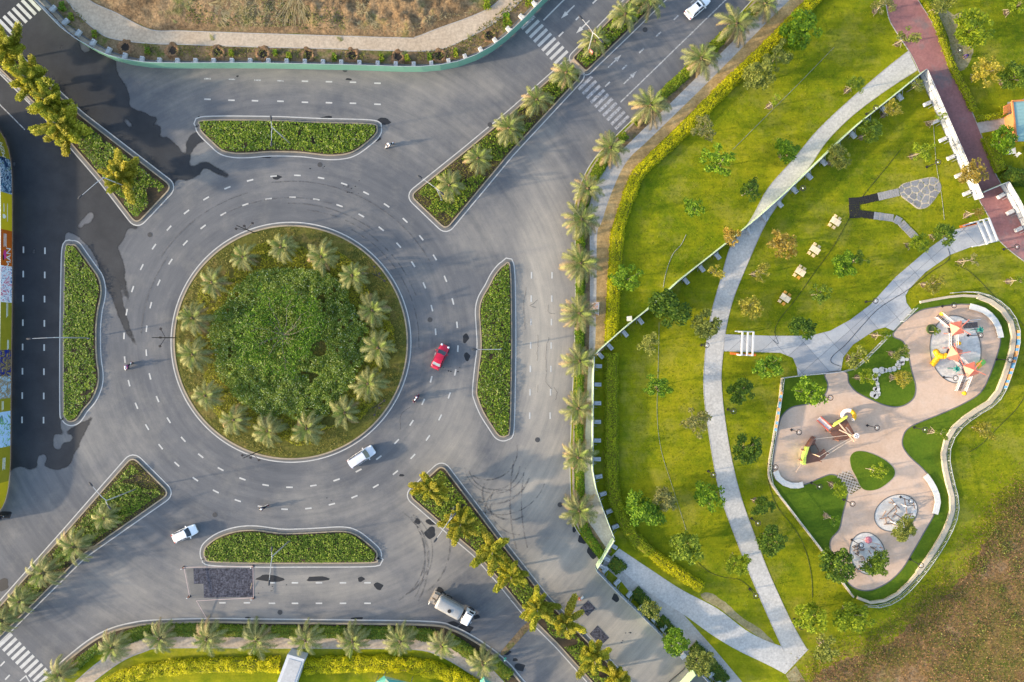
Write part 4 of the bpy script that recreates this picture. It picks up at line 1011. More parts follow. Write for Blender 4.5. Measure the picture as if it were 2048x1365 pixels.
# scrub tufts, lot weeds, dry straw
pw = [(p.x, p.y) for p in W(scrub)]
bed('weeds', 'green weeds scattered over the brown scrub field', pw, foliage('scrub_weed', (0.05,0.06,0.008), (0.10,0.11,0.014), (0.18,0.17,0.03), 0.2, 0.15), 9, 0.26, 0.22, cat='weeds', keep=lambda p: vnoise(p[:,0], p[:,1], 0.16, 8)+0.25*rng.random(len(p)) > 0.68)
bed('dry_brush', 'dry brown brush covering the scrub field', pw, foliage('scrub_brush', (0.09,0.05,0.02), (0.20,0.11,0.045), (0.32,0.20,0.10), 0.2, 0.15), 12, 0.24, 0.2, cat='brush')
def clumps(poly, n, seed):
    g = np.random.default_rng(seed); c = scatter(poly, 0.05); c = c[:n]; out = []
    for k in range(len(c)):
        m = int(g.uniform(25, 90)); r = g.uniform(0.3, 1.1); out.append(c[k]+g.normal(size=(m, 2))*r)
    return np.concatenate(out)
cp = clumps(pw, 90, 3); v_ = leaf_arrays(np.column_stack([cp, 0.12+0.28*rng.random(len(cp))]), np.full(len(cp), 0.3), 0.3, 0.4)
tag(obj('weed_clumps', np_mesh('weed_clumps', v_, COL['olive'])), 'clumps of olive weeds on the brown scrub field', 'weeds', kind='stuff')
edge = np.array([(p.x, p.y) for p in W(catmull(scrub[1:-2], 12, False))]); ep = edge[rng.integers(0, len(edge), 9000)]+rng.normal(size=(9000, 2))*[2.0, 2.0]
v_ = leaf_arrays(np.column_stack([ep, 0.11+0.14*rng.random(len(ep))]), np.full(len(ep), 0.24), 0.5, 0.35)
tag(obj('dry_fringe', np_mesh('dry_fringe', v_, MATS['scrub_brush'])), 'dry brown fringe where the scrub field meets the lawn', 'brush', kind='stuff')
lawn_out = [(p.x, p.y) for p in W([(1660,-5),(1560,100),(1440,225),(1300,360),(1260,450),(1245,560),(1236,690),(1236,980),(1265,1045),(1330,1110),(1420,1175),(1500,1245),(1560,1285),(1620,1300),(1660,1330),(1760,1290),(1880,1190),(2000,1040),(2060,960),(2060,-5)])]
no = [[(p.x, p.y) for p in W(q)] for q in (catmull(pathA_L, 4, False)+catmull(pathA_R, 4, False)[::-1], plaza, redL+redR[::-1], court, [(1996,200),(2060,190),(2060,290),(1950,270),(1945,246)])]
gp_ = edge[rng.integers(0, len(edge), 12000)]+rng.normal(size=(12000, 2))*1.7; gk = vnoise(gp_[:,0], gp_[:,1], 0.4, 51) > 0.4; gp_ = gp_[gk]
v_ = leaf_arrays(np.column_stack([gp_, 0.115+0.12*rng.random(len(gp_))]), np.full(len(gp_), 0.28), 0.6, 0.4)
tag(obj('grass_fringe', np_mesh('grass_fringe', v_, foliage('fringe_blade', (0.10,0.125,0.006), (0.18,0.19,0.010), (0.28,0.25,0.03), 0.35, 0.12))), 'ragged grass creeping into the scrub field', 'grass', kind='stuff')
bp = scatter(lawn_out, 7.0)
for q in no: bp = bp[~inside(q, bp)]
dn = vnoise(bp[:,0], bp[:,1], 0.5, 41)*0.5+vnoise(bp[:,0], bp[:,1], 0.12, 42)*0.5; bp = bp[dn+0.25*rng.random(len(bp)) > 0.42]
v_ = leaf_arrays(np.column_stack([bp, 0.11+0.09*rng.random(len(bp))]), np.full(len(bp), 0.24), 0.65, 0.35)
tag(obj('grass_tufts', np_mesh('grass_tufts', v_, foliage('lawn_blade', (0.10,0.14,0.004), (0.19,0.215,0.006), (0.30,0.285,0.015), 0.4, 0.12))), 'short grass blades across the park lawn', 'grass', kind='stuff')
LX, LY, LZ, LD = LT
def lot_stuff(name, label, m, n, size, cond, up, asp, cat):
    i = rng.integers(0, LX.shape[1]-1, n*3); j = rng.integers(0, LX.shape[0]-1, n*3)
    ok = (LD[j, i] > 0.6); i, j = i[ok], j[ok]; x = LX[j, i]+rng.random(len(i))*0.45; y = LY[j, i]+rng.random(len(i))*0.45
    k = cond(x, y); x, y, z = x[k][:n], y[k][:n], LZ[j, i][k][:n]
    v = leaf_arrays(np.column_stack([x, y, z+0.06]), np.full(len(x), size), up, asp); tag(obj(name, np_mesh(name, v, m)), label, cat, kind='stuff')
lot_stuff('dry_straw', 'dry straw and reed litter on the vacant lot', foliage('straw', (0.20,0.15,0.07), (0.33,0.25,0.12), (0.46,0.37,0.22), 0.1), 7000, 0.85, lambda x, y: vnoise(x, y, 0.12, 4) > 0.42, 0.85, 0.09, 'straw')
lot_stuff('weeds', 'green weeds growing on the vacant lot', foliage('lot_weed', (0.06,0.08,0.015), (0.12,0.14,0.025), (0.20,0.21,0.05), 0.2), 5200, 0.34, lambda x, y: vnoise(x, y, 0.17, 6) > 0.60, 0.3, 0.4, 'weeds')
def straw_fan(label, cx, cy, a0, a1, n, L, m):
    g = np.random.default_rng(int(cx)); a = g.uniform(math.radians(a0), math.radians(a1), n); c = P(cx, cy); r = g.uniform(0.3, L, n)
    x = c.x+r*np.cos(a); y = c.y+r*np.sin(a); l = g.uniform(0.7, 1.5, n)
    t = np.stack([np.cos(a+g.normal(size=n)*.06), np.sin(a+g.normal(size=n)*.06), 0*a], 1)*l[:, None]*.5; b_ = np.stack([-t[:,1], t[:,0], 0*a], 1); b_ *= (0.035/np.linalg.norm(b_, axis=1))[:, None]
    p = np.stack([x, y, 0.16+np.interp(y, [52, 62], [0.05, 0.45])*g.random(n)+0.25], 1); vv = np.stack([p-t-b_, p+t-b_, p+t+b_, p-t+b_], 1).reshape(-1, 3)
    tag(obj('dry_reeds', np_mesh('dry_reeds', vv, m)), label, 'reeds', kind='stuff')
straw_fan('fan of pale dry reeds lying on the left part of the vacant lot', 590, -15, -125, -50, 230, 5.6, MATS['straw']); straw_fan('dry reeds lying on the far left of the vacant lot', 470, -20, -140, -50, 230, 5.4, MATS['straw']); straw_fan('dry reeds lying near the middle of the vacant lot', 420, 10, -60, 20, 350, 4.5, MATS['straw'])
for i, (x, y, a, l) in enumerate([(345,40,-.7,'left end of the lot, on the dirt'),(420,68,-1.1,'across the lot pavement on the left'),(490,20,.4,'among the reeds on the left'),(660,38,-1.4,'beside the reeds in the middle of the lot'),(672,74,-.6,'across the edge of the lot pavement in the middle'),(800,112,.5,'beside the seventh planting pit'),(935,68,-1.2,'at the bend of the lot pavement'),(380,25,1.9,'on the dirt above the second planting pit')]):
    p = P(x, y); t = thing('fallen_frond', f'grey green fallen palm frond lying {l}', 'palm frond', (p.x, p.y, 0.32), a, 'fallen palm fronds on the vacant lot')
    f = obj('leaf', FR['low'][i % 2], t); f.rotation_euler = (0.1, 0.12, 0); f.scale = (.9, .8, .25)
vp = [(p.x, p.y) for p in W([(140,5),(200,70),(300,90),(512,97),(812,105),(880,101),(930,80),(1040,-10),(1060,-10),(985,80),(930,108),(880,119),(800,122),(512,117),(300,113),(230,102),(170,78),(100,20)])]
bed('weeds', 'low weeds along the verge inside the north fence', vp, foliage('verge_weed', (0.07,0.075,0.012), (0.14,0.13,0.02), (0.22,0.20,0.05), 0.2), 16, 0.28, 0.18, z0=0.11, cat='weeds', keep=thin(0.35, 0.45, 2))

# ---- hedges
def hedge(label, line, width, h, m, dens=150, size=0.23, taper=False, name='hedge', cat='hedge', lump=0.25, z0=0.1, n=6):
    c = W(catmull(line, n, False) if n else line); c2 = [(p.x, p.y) for p in c]
    pts = resample(c2, 0.25); pa = np.array([(p.x, p.y) for p in pts])
    if len(pa) < 3: return
    d = np.gradient(pa, axis=0); d /= np.linalg.norm(d, axis=1)[:, None]; nn = np.stack([-d[:,1], d[:,0]], 1)
    L = 0.25*len(pa); N = int(L*width*dens); i = rng.integers(0, len(pa), N); u = rng.random(N)*2-1
    u = np.sign(u)*np.abs(u)**0.7
    wv = width/2*(1+lump*(vnoise(pa[i,0], pa[i,1], 0.9, 17)-0.5))
    q = pa[i]+nn[i]*(u*wv)[:, None]+rng.normal(size=(N,2))*0.08
    prof = np.sqrt(np.clip(1-np.abs(u)**3.2, 0.02, 1)); hh = h*(0.8+lump*vnoise(q[:,0], q[:,1], 1.3, 19))
    z = z0+hh*prof*(0.35+0.65*rng.random(N)**0.3)
    v = leaf_arrays(np.column_stack([q, z]), np.full(N, size), 0.68, 0.65)
    A = [tuple(x) for x in (pa+nn*width*0.36)]; B = [tuple(x) for x in (pa-nn*width*0.36)]
    mb = MB(); mb.band(B[::2], A[::2], z0, z0+h*0.72, mi=1)
    o = obj(name, np_mesh(name, v, [m, M_core], mb)); tag(o, label, cat); return o
M_core = plain('hedge_core', (0.16,0.155,0.010), (0.10,0.10,0.008), 2, 0.95)
hedge('long yellow green hedge bordering the lawn from the top edge to the diagonal fence', [(1668,-42),(1552,78),(1450,176),(1358,270),(1282,342),(1262,380),(1240,445),(1233,480),(1227,580),(1221,684)], 2.15, 1.1, G_hedge)
hedge('long green hedge behind the straight fence, curving round the lower lawn', [(1222,708),(1222,800),(1222,910),(1225,977),(1237,1020),(1266,1072),(1300,1103)], 2.2, 1.35, G_hgreen)
hedge('bright yellow end of the hedge beside the lower granite path', [(1298,1101),(1326,1124),(1374,1156),(1402,1175)], 1.9, 1.0, G_hedge)
hedge('dark trimmed hedge along the right side of the red path, above the hut path', [(1842,-10),(1868,40),(1886,90),(1904,140),(1930,190),(1946,225)], 1.25, 0.8, G_hgreen, lump=0.12)
hedge('trimmed hedge along the upper side of the hut path', [(1950,238),(1975,236),(2003,230),(2003,212)], 0.95, 0.8, G_hgreen, lump=0.12)
hedge('thick trimmed hedge block along the red path below the hut path', [(1970,276),(1986,312),(1998,345)], 2.2, 0.9, G_hgreen, lump=0.12)
hedge('leafy green shrub mass at the right edge below the white table', [(2005,345),(2020,355),(2050,358)], 2.6, 1.2, COL['green'], lump=0.6)
hedge('lumpy yellow hedge on the south lawn, left of the concrete monument', [(215,1372),(260,1350),(320,1336),(400,1329),(480,1327),(562,1327)], 2.5, 1.2, G_hedge, lump=0.5)
hedge('lumpy yellow hedge on the south lawn, right of the concrete monument', [(614,1330),(700,1326),(800,1326),(860,1335),(910,1352),(960,1378)], 2.5, 1.2, G_hedge, lump=0.5)
# planting strip shrubs between the palms
def along(a, b, pts): return [(pts[0][0]+(pts[1][0]-pts[0][0])*t, pts[0][1]+(pts[1][1]-pts[0][1])*t) for t in (a, 0.5, b)]
for i in range(len(east_p)-1):
    if i == 3: 
        for j, (x, y) in enumerate([(1276,244),(1246,276)]):
            hedge('small bright shrub at the '+('upper' if j == 0 else 'lower')+' side of the east zebra crossing ramp', [(x-6, y+5), (x, y), (x+6, y-5)], 1.2, 0.7, COL['lime'], name='shrub', cat='shrub', n=3)
        continue
    a, b = east_p[i], east_p[i+1]
    hedge(f"low green planting between the {ORD[i]} and {ORD[i+1]} palm of the east pavement", along(0.22 if i > 4 else 0.2, 0.8, (a, b)), 1.45 if i > 4 else 1.7, 0.6, COL['lime'] if i in (0,1,2,4) else COL['bright'], name='shrub_strip', cat='shrubs')
hedge('low green planting curving along the kerb to the fence corner', [(1166,1050),(1180,1078),(1196,1100),(1205,1112)], 1.5, 0.6, COL['bright'], name='shrub_strip', cat='shrubs')
for i in range(1, len(s_p)-1):
    a, b = s_p[i], s_p[i+1]; dy = -18 if i < 8 else -12
    x0, x1 = a[0]+14, b[0]-14
    hedge(f"dark green kerb planting between the {ORD[i]} and {ORD[i+1]} palm of the south verge", [(x0, a[1]+dy+ (4 if i == 1 else 0)), ((x0+x1)/2, (a[1]+b[1])/2+dy), (x1, b[1]+dy)], 2.0, 0.7, COL['green'], name='shrub_strip', cat='shrubs')
hedge('dark green kerb planting left of the second palm of the south verge', [(145,1338),(170,1316),(200,1294)], 1.5, 0.6, G_bed, name='shrub_strip', cat='shrubs')
hedge('green kerb planting at the right end of the south verge', [(985,1318),(1005,1338),(1022,1352)], 1.7, 0.6, COL['green'], name='shrub_strip', cat='shrubs')
for lab, ln, w_ in [('dark green shrub bed behind the small fence gate', [(1222,1122),(1236,1132),(1243,1142)], 2.2), ('dark green shrub bed along the lower right fence, upper part', [(1268,1180),(1288,1202),(1312,1228)], 1.8), ('dark green shrub bed along the lower right fence, middle part', [(1318,1236),(1336,1256),(1348,1268)], 1.8), ('dark green shrub bed along the lower right fence, lower part', [(1384,1290),(1412,1318),(1450,1362)], 2.0)]:
    hedge(lab, ln, w_, 0.7, COL['dark'], name='shrub_strip', cat='shrubs')
for i, (x, y, s) in enumerate([(128,15,12),(146,36,9),(192,70,9),(223,90,6),(267,101,6),(283,100,6),(298,103,8),(327,107,7),(375,104,7),(415,107,6),(465,108,8),(500,110,7),(552,107,8),(580,114,9),(600,112,7),(670,116,9),(765,118,9),(815,118,8),(860,116,8),(913,108,10),(937,101,7),(1013,40,15),(1058,2,14),(975,10,14)]):
    hedge(f"small yellow green shrub inside the north fence, {ORD[i]} counting from the left" if i < 21 else ['large yellow shrub at the right end of the lot pavement, beside the fence', 'yellow shrub at the top edge beside the north-east fence', 'green bush on the edge of the lot pavement near the top edge'][i-21], [(x-s*0.4, y), (x, y), (x+s*0.4, y-s*0.1)], s/7.5, 0.55, COL['lime'] if i % 3 else COL['bright'], name='shrub', cat='shrub', n=3, dens=110, lump=0.5)
# ------------------------------------------------------------------ site fences with counterweights
M_green = plain('fence_green', (0.17,0.36,0.27), (0.13,0.29,0.22), 0.15, 0.5, fine=0.05)
M_greenpale = plain('fence_green_faded', (0.42,0.55,0.36), (0.33,0.46,0.30), 0.2, 0.5, fine=0.05)
M_backwhite = plain('fence_back_white', (0.56,0.56,0.55), (0.48,0.49,0.50), 0.3, 0.55, fine=0.05)
M_steel = plain('galvanised_steel', (0.28,0.30,0.33), (0.22,0.24,0.27), 1, 0.5, 0.3)
M_block = plain('counterweight_concrete', (0.52,0.52,0.51), (0.44,0.44,0.44), 0.8, 0.85)
def fence(name, label, pts_w, inner, panel=3.0, front=M_green, back=M_backwhite, blocks=True, cat='fence', ht=FH, phase=0.5, z0=0.1, every=1):
    """pts_w: ground line (world xy). inner = +1/-1: side of the line (left/right) that carries blocks and frame"""
    L = resample([(p[0], p[1]) for p in pts_w], panel); L = L + ([Vector(pts_w[-1][:2])] if (L[-1]-Vector(pts_w[-1][:2])).length > 0.6 else [])
    o3 = (L[len(L)//2].x, L[len(L)//2].y, z0); t = thing(name, label, cat, o3)
    for i in range(len(L)-1):
        a, b = L[i], L[i+1]; d = (b-a).normalized(); n = Vector((-d.y, d.x))*inner; Lp = (b-a).length
        mb = MB(); a2 = a+d*0.01; b2 = b-d*0.01
        q = [a2-n*0.02, b2-n*0.02, b2+n*0.02, a2+n*0.02]
        bt = [Vector((p.x, p.y, z0)) for p in q]; tp = [Vector((p.x, p.y, z0+ht)) for p in q]
        mb.hexa(bt, tp)   # outer face front colour, inner face back colour
        k = len(mb.m)-6; mb.m[k+2] = 0; mb.m[k+4] = 1; mb.m[k+1] = 1
        p_o = mb.build('panel', [front, back], t, o3)
        mb = MB()
        for z in (0.15, ht*0.5, ht-0.12):
            mb.beam((a.x+n.x*0.05, a.y+n.y*0.05, z0+z), (b.x+n.x*0.05, b.y+n.y*0.05, z0+z), 0.09)
        mb.build('rail', M_steel, p_o, (0,0,0)).location = (0,0,0)
        for ob in p_o.children: ob.location = (-o3[0], -o3[1], -o3[2])
        mb = MB(); mb.beam((a.x+n.x*0.09, a.y+n.y*0.09, z0), (a.x+n.x*0.09, a.y+n.y*0.09, z0+ht+0.03), 0.08); mb.build('post', M_steel, t, o3)
        if blocks and i % every == 0:
            c = a+d*Lp*phase; c1 = c+n*0.95; rz = math.atan2(n.y, n.x)
            mb = MB(); mb.box((c1.x, c1.y, z0+0.27), (1.15, 0.62, 0.54), rz); mb.build('counterweight_block', M_block, t, o3, bevel=0.03)
            mb = MB(); c2 = c+n*1.35; mb.beam((c2.x, c2.y, z0+0.5), (c.x+n.x*0.06, c.y+n.y*0.06, z0+ht*0.9), 0.06)
            c3 = c+d*0.75+n*0.9; mb.beam((c3.x, c3.y, z0), (c.x+d.x*0.5+n.x*0.06, c.y+d.y*0.5+n.y*0.06, z0+ht*0.8), 0.05); mb.build('brace', M_steel, t, o3)
    return t
def base_of(top_px, n=6): return [(v.x, v.y) for v in (P(x, y, FH+0.1) for x, y in (catmull(top_px, n, False) if n else top_px))]
fence('site_fence', 'long curved green site fence between the north road and the vacant lot', base_of(fenceN_top), 1, 3.02)
topA = [(1854,138),(1819,167),(1769,207),(1719,247),(1669,293),(1619,341),(1569,389),(1536,418),(1497,452),(1424,510),(1357,563),(1307,610),(1257,650),(1211,690),(1192,708)]
fence('site_fence', 'long green fence running diagonally across the park lawn', base_of(topA), 1, 3.35, front=M_greenpale)
fence('site_fence', 'straight pale green fence along the east pavement, ending in a bend', base_of([(1189,714),(1187,760),(1186,910),(1187,953),(1197,993),(1214,1040),(1229,1078)]), 1, 3.1, front=M_greenpale)
fence('site_fence', 'short pale green fence return beside the bend of the east pavement', base_of([(1229,1082),(1212,1110),(1195,1139)], 3), 1, 2.4, front=M_greenpale)
fence('site_fence', 'blue edged green fence beside the dusty road at the lower right', base_of([(1193,1143),(1231,1183),(1277,1227),(1330,1280)], 4), 1, 2.9)
fence('site_fence', 'fence end behind trees at the lower edge, beside the open gate leaf', base_of([(1384,1330),(1402,1350),(1440,1390)], 3), 1, 2.9)
fence('site_gate', 'open pale green gate leaf at the lower edge', [(P(1384,1337).x, P(1384,1337).y), (P(1335,1390).x, P(1335,1390).y)], 1, 2.6, front=M_greenpale, back=M_greenpale, blocks=False, cat='gate')
fence('site_fence', 'white backed fence with concrete feet along the red path', base_of([(1856,140),(1912,268),(1969,397)], 4), -1, 3.25)
fence('site_gate', 'closed pale gate across the red path', base_of([(1969,384),(2017,364)], 0), -1, 2.3, front=M_greenpale, blocks=False, cat='gate')
fence('site_fence', 'white backed fence at the right edge beyond the red path gate', base_of([(2019,364),(2048,412),(2075,470)], 0), -1, 3.2)

# ------------------------------------------------------------------ printed hoarding on the left edge
hb = [(-22,235),(0,263),(14,290),(22,330),(24,380),(24.5,455),(24,600),(22,750),(21,880),(20,935),(15,983),(4,1016),(-20,1045)]
hbw = W(catmull(hb, 10, False)); hy = [p.y for p in hbw]
def hx(py): 
    y = P(0, py).y
    for a, b in zip(hbw[:-1], hbw[1:]):
        if b.y <= y <= a.y: 
            t = (a.y-y)/(a.y-b.y) if a.y != b.y else 0; return a.x+(b.x-a.x)*t
    return hbw[0].x if y > hy[0] else hbw[-1].x
M_olive = plain('print_olive', (0.30,0.25,0.02), (0.25,0.22,0.015), 0.8, 0.4, fine=0.04)
M_pyel = plain('print_yellow', (0.62,0.44,0.015), (0.55,0.40,0.012), 0.6, 0.4, fine=0.04)
M_pora = plain('print_orange', (0.50,0.115,0.01), (0.42,0.08,0.01), 0.4, 0.4, fine=0.04)
def printmat(name, stops, scale, dist=2.0, stretch=(1,1,1)):
    m, nt, N, L, B = newmat(name); p = wpos(N); mp = node(N, 'ShaderNodeMapping'); mp.inputs['Scale'].default_value = stretch; L.new(p, mp.inputs[0])
    n = node(N, 'ShaderNodeTexNoise'); n.inputs['Scale'].default_value = scale; n.inputs['Detail'].default_value = 3; n.inputs['Distortion'].default_value = dist; L.new(mp.outputs[0], n.inputs['Vector'])
    r = node(N, 'ShaderNodeValToRGB'); r.color_ramp.interpolation = 'CONSTANT'; e = r.color_ramp.elements
    while len(e) < len(stops): e.new(0.5)
    for el, (q, c) in zip(e, stops): el.position = q; el.color = (*c, 1)
    L.new(n.outputs['Fac'], r.inputs[0]); L.new(r.outputs[0], B.inputs['Base Color']); B.inputs['Roughness'].default_value = 0.4; return m
M_city = printmat('print_city_blue', [(0,(0.01,0.02,0.08)),(0.42,(0.06,0.16,0.25)),(0.5,(0.38,0.45,0.55)),(0.58,(0.02,0.05,0.12)),(0.66,(0.2,0.3,0.12))], 0.9)
M_flor = printmat('print_floral', [(0,(0.06,0.12,0.30)),(0.40,(0.72,0.74,0.80)),(0.56,(0.55,0.03,0.12)),(0.62,(0.75,0.75,0.8))], 1.0)
M_dusk = printmat('print_dusk_town', [(0,(0.005,0.02,0.22)),(0.45,(0.10,0.07,0.03)),(0.54,(0.35,0.26,0.12)),(0.62,(0.03,0.025,0.02))], 1.3)
M_town = printmat('print_day_town', [(0,(0.35,0.48,0.58)),(0.48,(0.22,0.14,0.08)),(0.56,(0.42,0.34,0.22)),(0.64,(0.10,0.12,0.06))], 1.5)
M_aer = printmat('print_lakeside', [(0,(0.42,0.58,0.80)),(0.5,(0.38,0.52,0.75)),(0.56,(0.20,0.42,0.10)),(0.64,(0.10,0.14,0.35))], 0.8)
M_print = plain('print_white', (0.75,0.75,0.72), fine=0)
M_pink = plain('print_pink', (0.62,0.05,0.25), fine=0); M_skinp = plain('print_cream', (0.65,0.5,0.25), fine=0); M_inkd = plain('print_dark', (0.03,0.02,0.03), fine=0)
ho3 = (hx(680), 0, 0.0)
hoard = thing('printed_hoarding', 'tall curved hoarding of colourful printed boards on the left edge of the dark road', 'hoarding', ho3)
HH = 2.65
def hpanel(y0, y1, m, n=4):
    ys = [y0+(y1-y0)*i/n for i in range(n+1)]; F = [(hx(y), P(0, y).y) for y in ys]; Bk = [(x-0.06, yy) for x, yy in F]
    mb = MB(); mb.band(F, Bk, 0.05, 0.05+HH); return mb.build('board', m, hoard, ho3)
def text_mesh(s, size, m):
    cu = bpy.data.curves.new('lettering', 'FONT'); cu.body = s; cu.size = size; cu.align_x = 'CENTER'; cu.align_y = 'CENTER'
    tmp = bpy.data.objects.new('lettering_tmp', cu); C.objects.link(tmp); me = bpy.data.meshes.new_from_object(tmp); bpy.data.objects.remove(tmp); me.materials.clear(); me.materials.append(m); return me
def on_board(me, par, py, z, name='lettering'):
    o = obj(name, me, par); x = hx(py); a = (hx(py-3)-hx(py+3)); ang = math.atan2(-(a), 6*SC)
    o.location = (x+0.02-ho3[0], P(0, py).y-ho3[1], z-ho3[2]); o.rotation_euler = (math.pi/2, 0, math.pi/2+ang); return o
def lines(par, py, z, n, w, h=0.09, m=M_print):
    mb = MB()
    for i in range(n): mb.sheet([(-w/2*(1-0.15*(i % 2)), -i*h*2), (w/2, -i*h*2), (w/2, -i*h*2+h), (-w/2*(1-0.15*(i % 2)), -i*h*2+h)], 0)
    on_board(mb.mesh('text_lines', m), par, py, z, 'text_lines')
b = hpanel(236, 320, M_olive); on_board(text_mesh('MZM', 1.2, M_print), b, 305, 1.5)
hpanel(320, 390, M_city)
b = hpanel(390, 463, M_pyel); lines(b, 428, 1.1, 1, 3.0, 0.12); lines(b, 420, 1.9, 1, 1.4, 0.16)
mb = MB(); mb.sheet([(-0.35,0.35),(-0.35,-0.1),(0,-0.45),(0.35,-0.1),(0.35,0.35)], 0); on_board(mb.mesh('shield_logo', M_print), b, 437, 1.9, 'shield_logo')
b = hpanel(463, 534, M_pora); on_board(text_mesh('MAN', 1.5, M_print), b, 517, 0.85); lines(b, 484, 1.9, 3, 2.2, 0.12)
mb = MB(); mb.ellip((0,0,0), (0.8,0.35,0.01), 12, 4); on_board(mb.mesh('printed_figure', M_pink), b, 512, 1.75, 'printed_figure')
mb = MB(); mb.ellip((0,0,0), (0.5,0.18,0.012), 12, 4); on_board(mb.mesh('printed_figure', M_inkd), b, 518, 2.1, 'printed_figure')
hpanel(534, 606, M_flor)
b = hpanel(606, 700, M_olive, 6); lines(b, 618, 1.2, 2, 3.0, 0.12); lines(b, 690, 0.9, 2, 1.6, 0.12)
hpanel(700, 752, M_dusk); hpanel(752, 796, M_town)
b = hpanel(796, 822, M_olive, 3); lines(b, 810, 2.0, 2, 1.5, 0.13)
hpanel(822, 892, M_aer)
b = hpanel(892, 962, M_olive, 6); lines(b, 925, 1.7, 3, 2.0, 0.12)
b = hpanel(962, 1046, M_pyel, 8)
mb = MB(); yy = [240+8*i for i in range(101)]; F = [(hx(y)-0.05, P(0, y).y) for y in yy]; mb.band([(a+0.08, c) for a, c in F], [(a-0.14, c) for a, c in F], HH+0.06, HH+0.14); mb.build('top_rail', M_backwhite, hoard, ho3)
mb = MB(); mb.band([(a-0.5, c) for a, c in F], [(a-14, c) for a, c in F], 0.02); struct('verge', mb, M_dirt)

# ------------------------------------------------------------------ street lamps
M_pole = plain('lamp_pole_grey', (0.42,0.43,0.44), (0.34,0.35,0.36), 2, 0.5, 0.3); M_head = plain('lamp_head_dark', (0.035,0.04,0.05), fine=0); M_dark = plain('dark_metal', (0.025,0.022,0.025), fine=0, rough=0.5)
def street_lamp(px, py, arms, label, h=9.0):
    b = P(px, py); t = thing('street_lamp', label, 'street lamp', (b.x, b.y, 0.12), 0, 'street lamps on the islands')
    mb = MB(); mb.lathe((0,0,0), [(0.22,0),(0.22,0.25),(0.12,0.3)], 10); mb.tube((0,0,0.2), (0,0,h), 0.11, 0.065, 8); mb.build('pole', M_pole, t, smooth=True)
    for ang, L in arms:
        c, s = math.cos(ang), math.sin(ang); mb = MB()
        mb.path([(0,0,h-0.25), (0.3*L*c, 0.3*L*s, h+0.12), (L*c, L*s, h+0.28)], [0.06,0.055,0.045], 6); a = mb.build('arm', M_pole, t)
        mb = MB(); mb.ellip((0,0,0), (0.48,0.17,0.09), 12, 6); hd = mb.build('lamp_head', M_head, a, smooth=True); hd.location = ((L+0.35)*c, (L+0.35)*s, h+0.30); hd.rotation_euler.z = ang
    return t
street_lamp(580, 1081, [(-1.65,3.6),(1.5,0.9)], 'grey street lamp with a long arm over the south lens island')
street_lamp(580, 287, [(1.6,0.9),(-1.55,2.3)], 'grey street lamp on the north lens island')
street_lamp(178, 676, [(math.pi+0.05,3.3)], 'grey street lamp with a long arm over the west teardrop island')
street_lamp(1002, 698, [(math.pi,3.6)], 'grey street lamp with an arm towards the roundabout on the east teardrop island')
street_lamp(884, 400, [(2.55,2.6),(-0.75,0.9)], 'grey street lamp near the point of the north-east median')
street_lamp(1174, 112, [(2.3,2.6),(-0.85,1.5)], 'double armed street lamp over the palms of the north-east median beside the red sign')
street_lamp(273, 978, [(2.25,3.0),(-0.9,0.8)], 'grey street lamp near the point of the south-west median')
street_lamp(908, 1015, [(-2.2,3.2),(0.9,0.9)], 'grey street lamp among the feathery trees of the south-east median')
street_lamp(268, 380, [(-2.4,4.2)], 'grey street lamp leaning its arm over the trees at the point of the north-west median')
def flood_mast(px, py, label, h=7.5):
    b = P(px, py); a0 = math.atan2(b.y-cR.y, b.x-cR.x); t = thing('floodlight_mast', label, 'floodlight', (b.x, b.y, 0.14), a0, 'floodlight masts on the roundabout')
    mb = MB(); mb.tube((0,0,0), (0,0,h), 0.09, 0.05, 8); mb.build('pole', M_dark, t)
    for s in (-1, 0, 1):
        mb = MB(); mb.beam((0,0,h*0.42), (0.5, s*1.3, h*0.5), 0.06); mb.box((0.55, s*1.4, h*0.5), (0.3,0.34,0.22), s*0.6); mb.build('spotlight', M_dark, t)
for x, y, l in [(350,676,'west'),(508,466,'north-west'),(762,556,'north-east'),(762,808,'south-east'),(520,902,'south-west')]: flood_mast(x, y, f'slim dark floodlight mast on the {l} rim of the roundabout')
# ring-topped park lamps
def park_lamp(hx_, hy_, label, h=3.2):
    c = P(hx_, hy_, h+0.1); t = thing('park_lamp', label, 'lamp post', (c.x, c.y, 0.12), 0, 'ring-topped park lamps')
    for nm, me in zip(('pole', 'base_plate', 'ring', 'lamp_core'), PLM): obj(nm, me, t)
    return t
PLM = [MB().tube((0,0,0), (0,0,3.15), 0.07, 0.05, 8).mesh('pole', M_dark), MB().box((0,0,0.03), (0.36,0.36,0.06), 0.78).mesh('base_plate', M_dark),
       MB().path([(0.42*math.cos(a), 0.42*math.sin(a), 3.2) for a in np.linspace(0, 2*math.pi, 20, endpoint=False)], 0.06, 6, closed=True).add([v for v in MB().beam((-0.42,0,3.2), (0.0,0,3.15), 0.05).v], MB().beam((0,0,0),(1,0,0),0.1).f).mesh('ring', M_dark),
       MB().ellip((0,0,3.18), (0.13,0.13,0.08), 10, 6).mesh('lamp_core', plain('lamp_glass', (0.6,0.6,0.58), fine=0))]
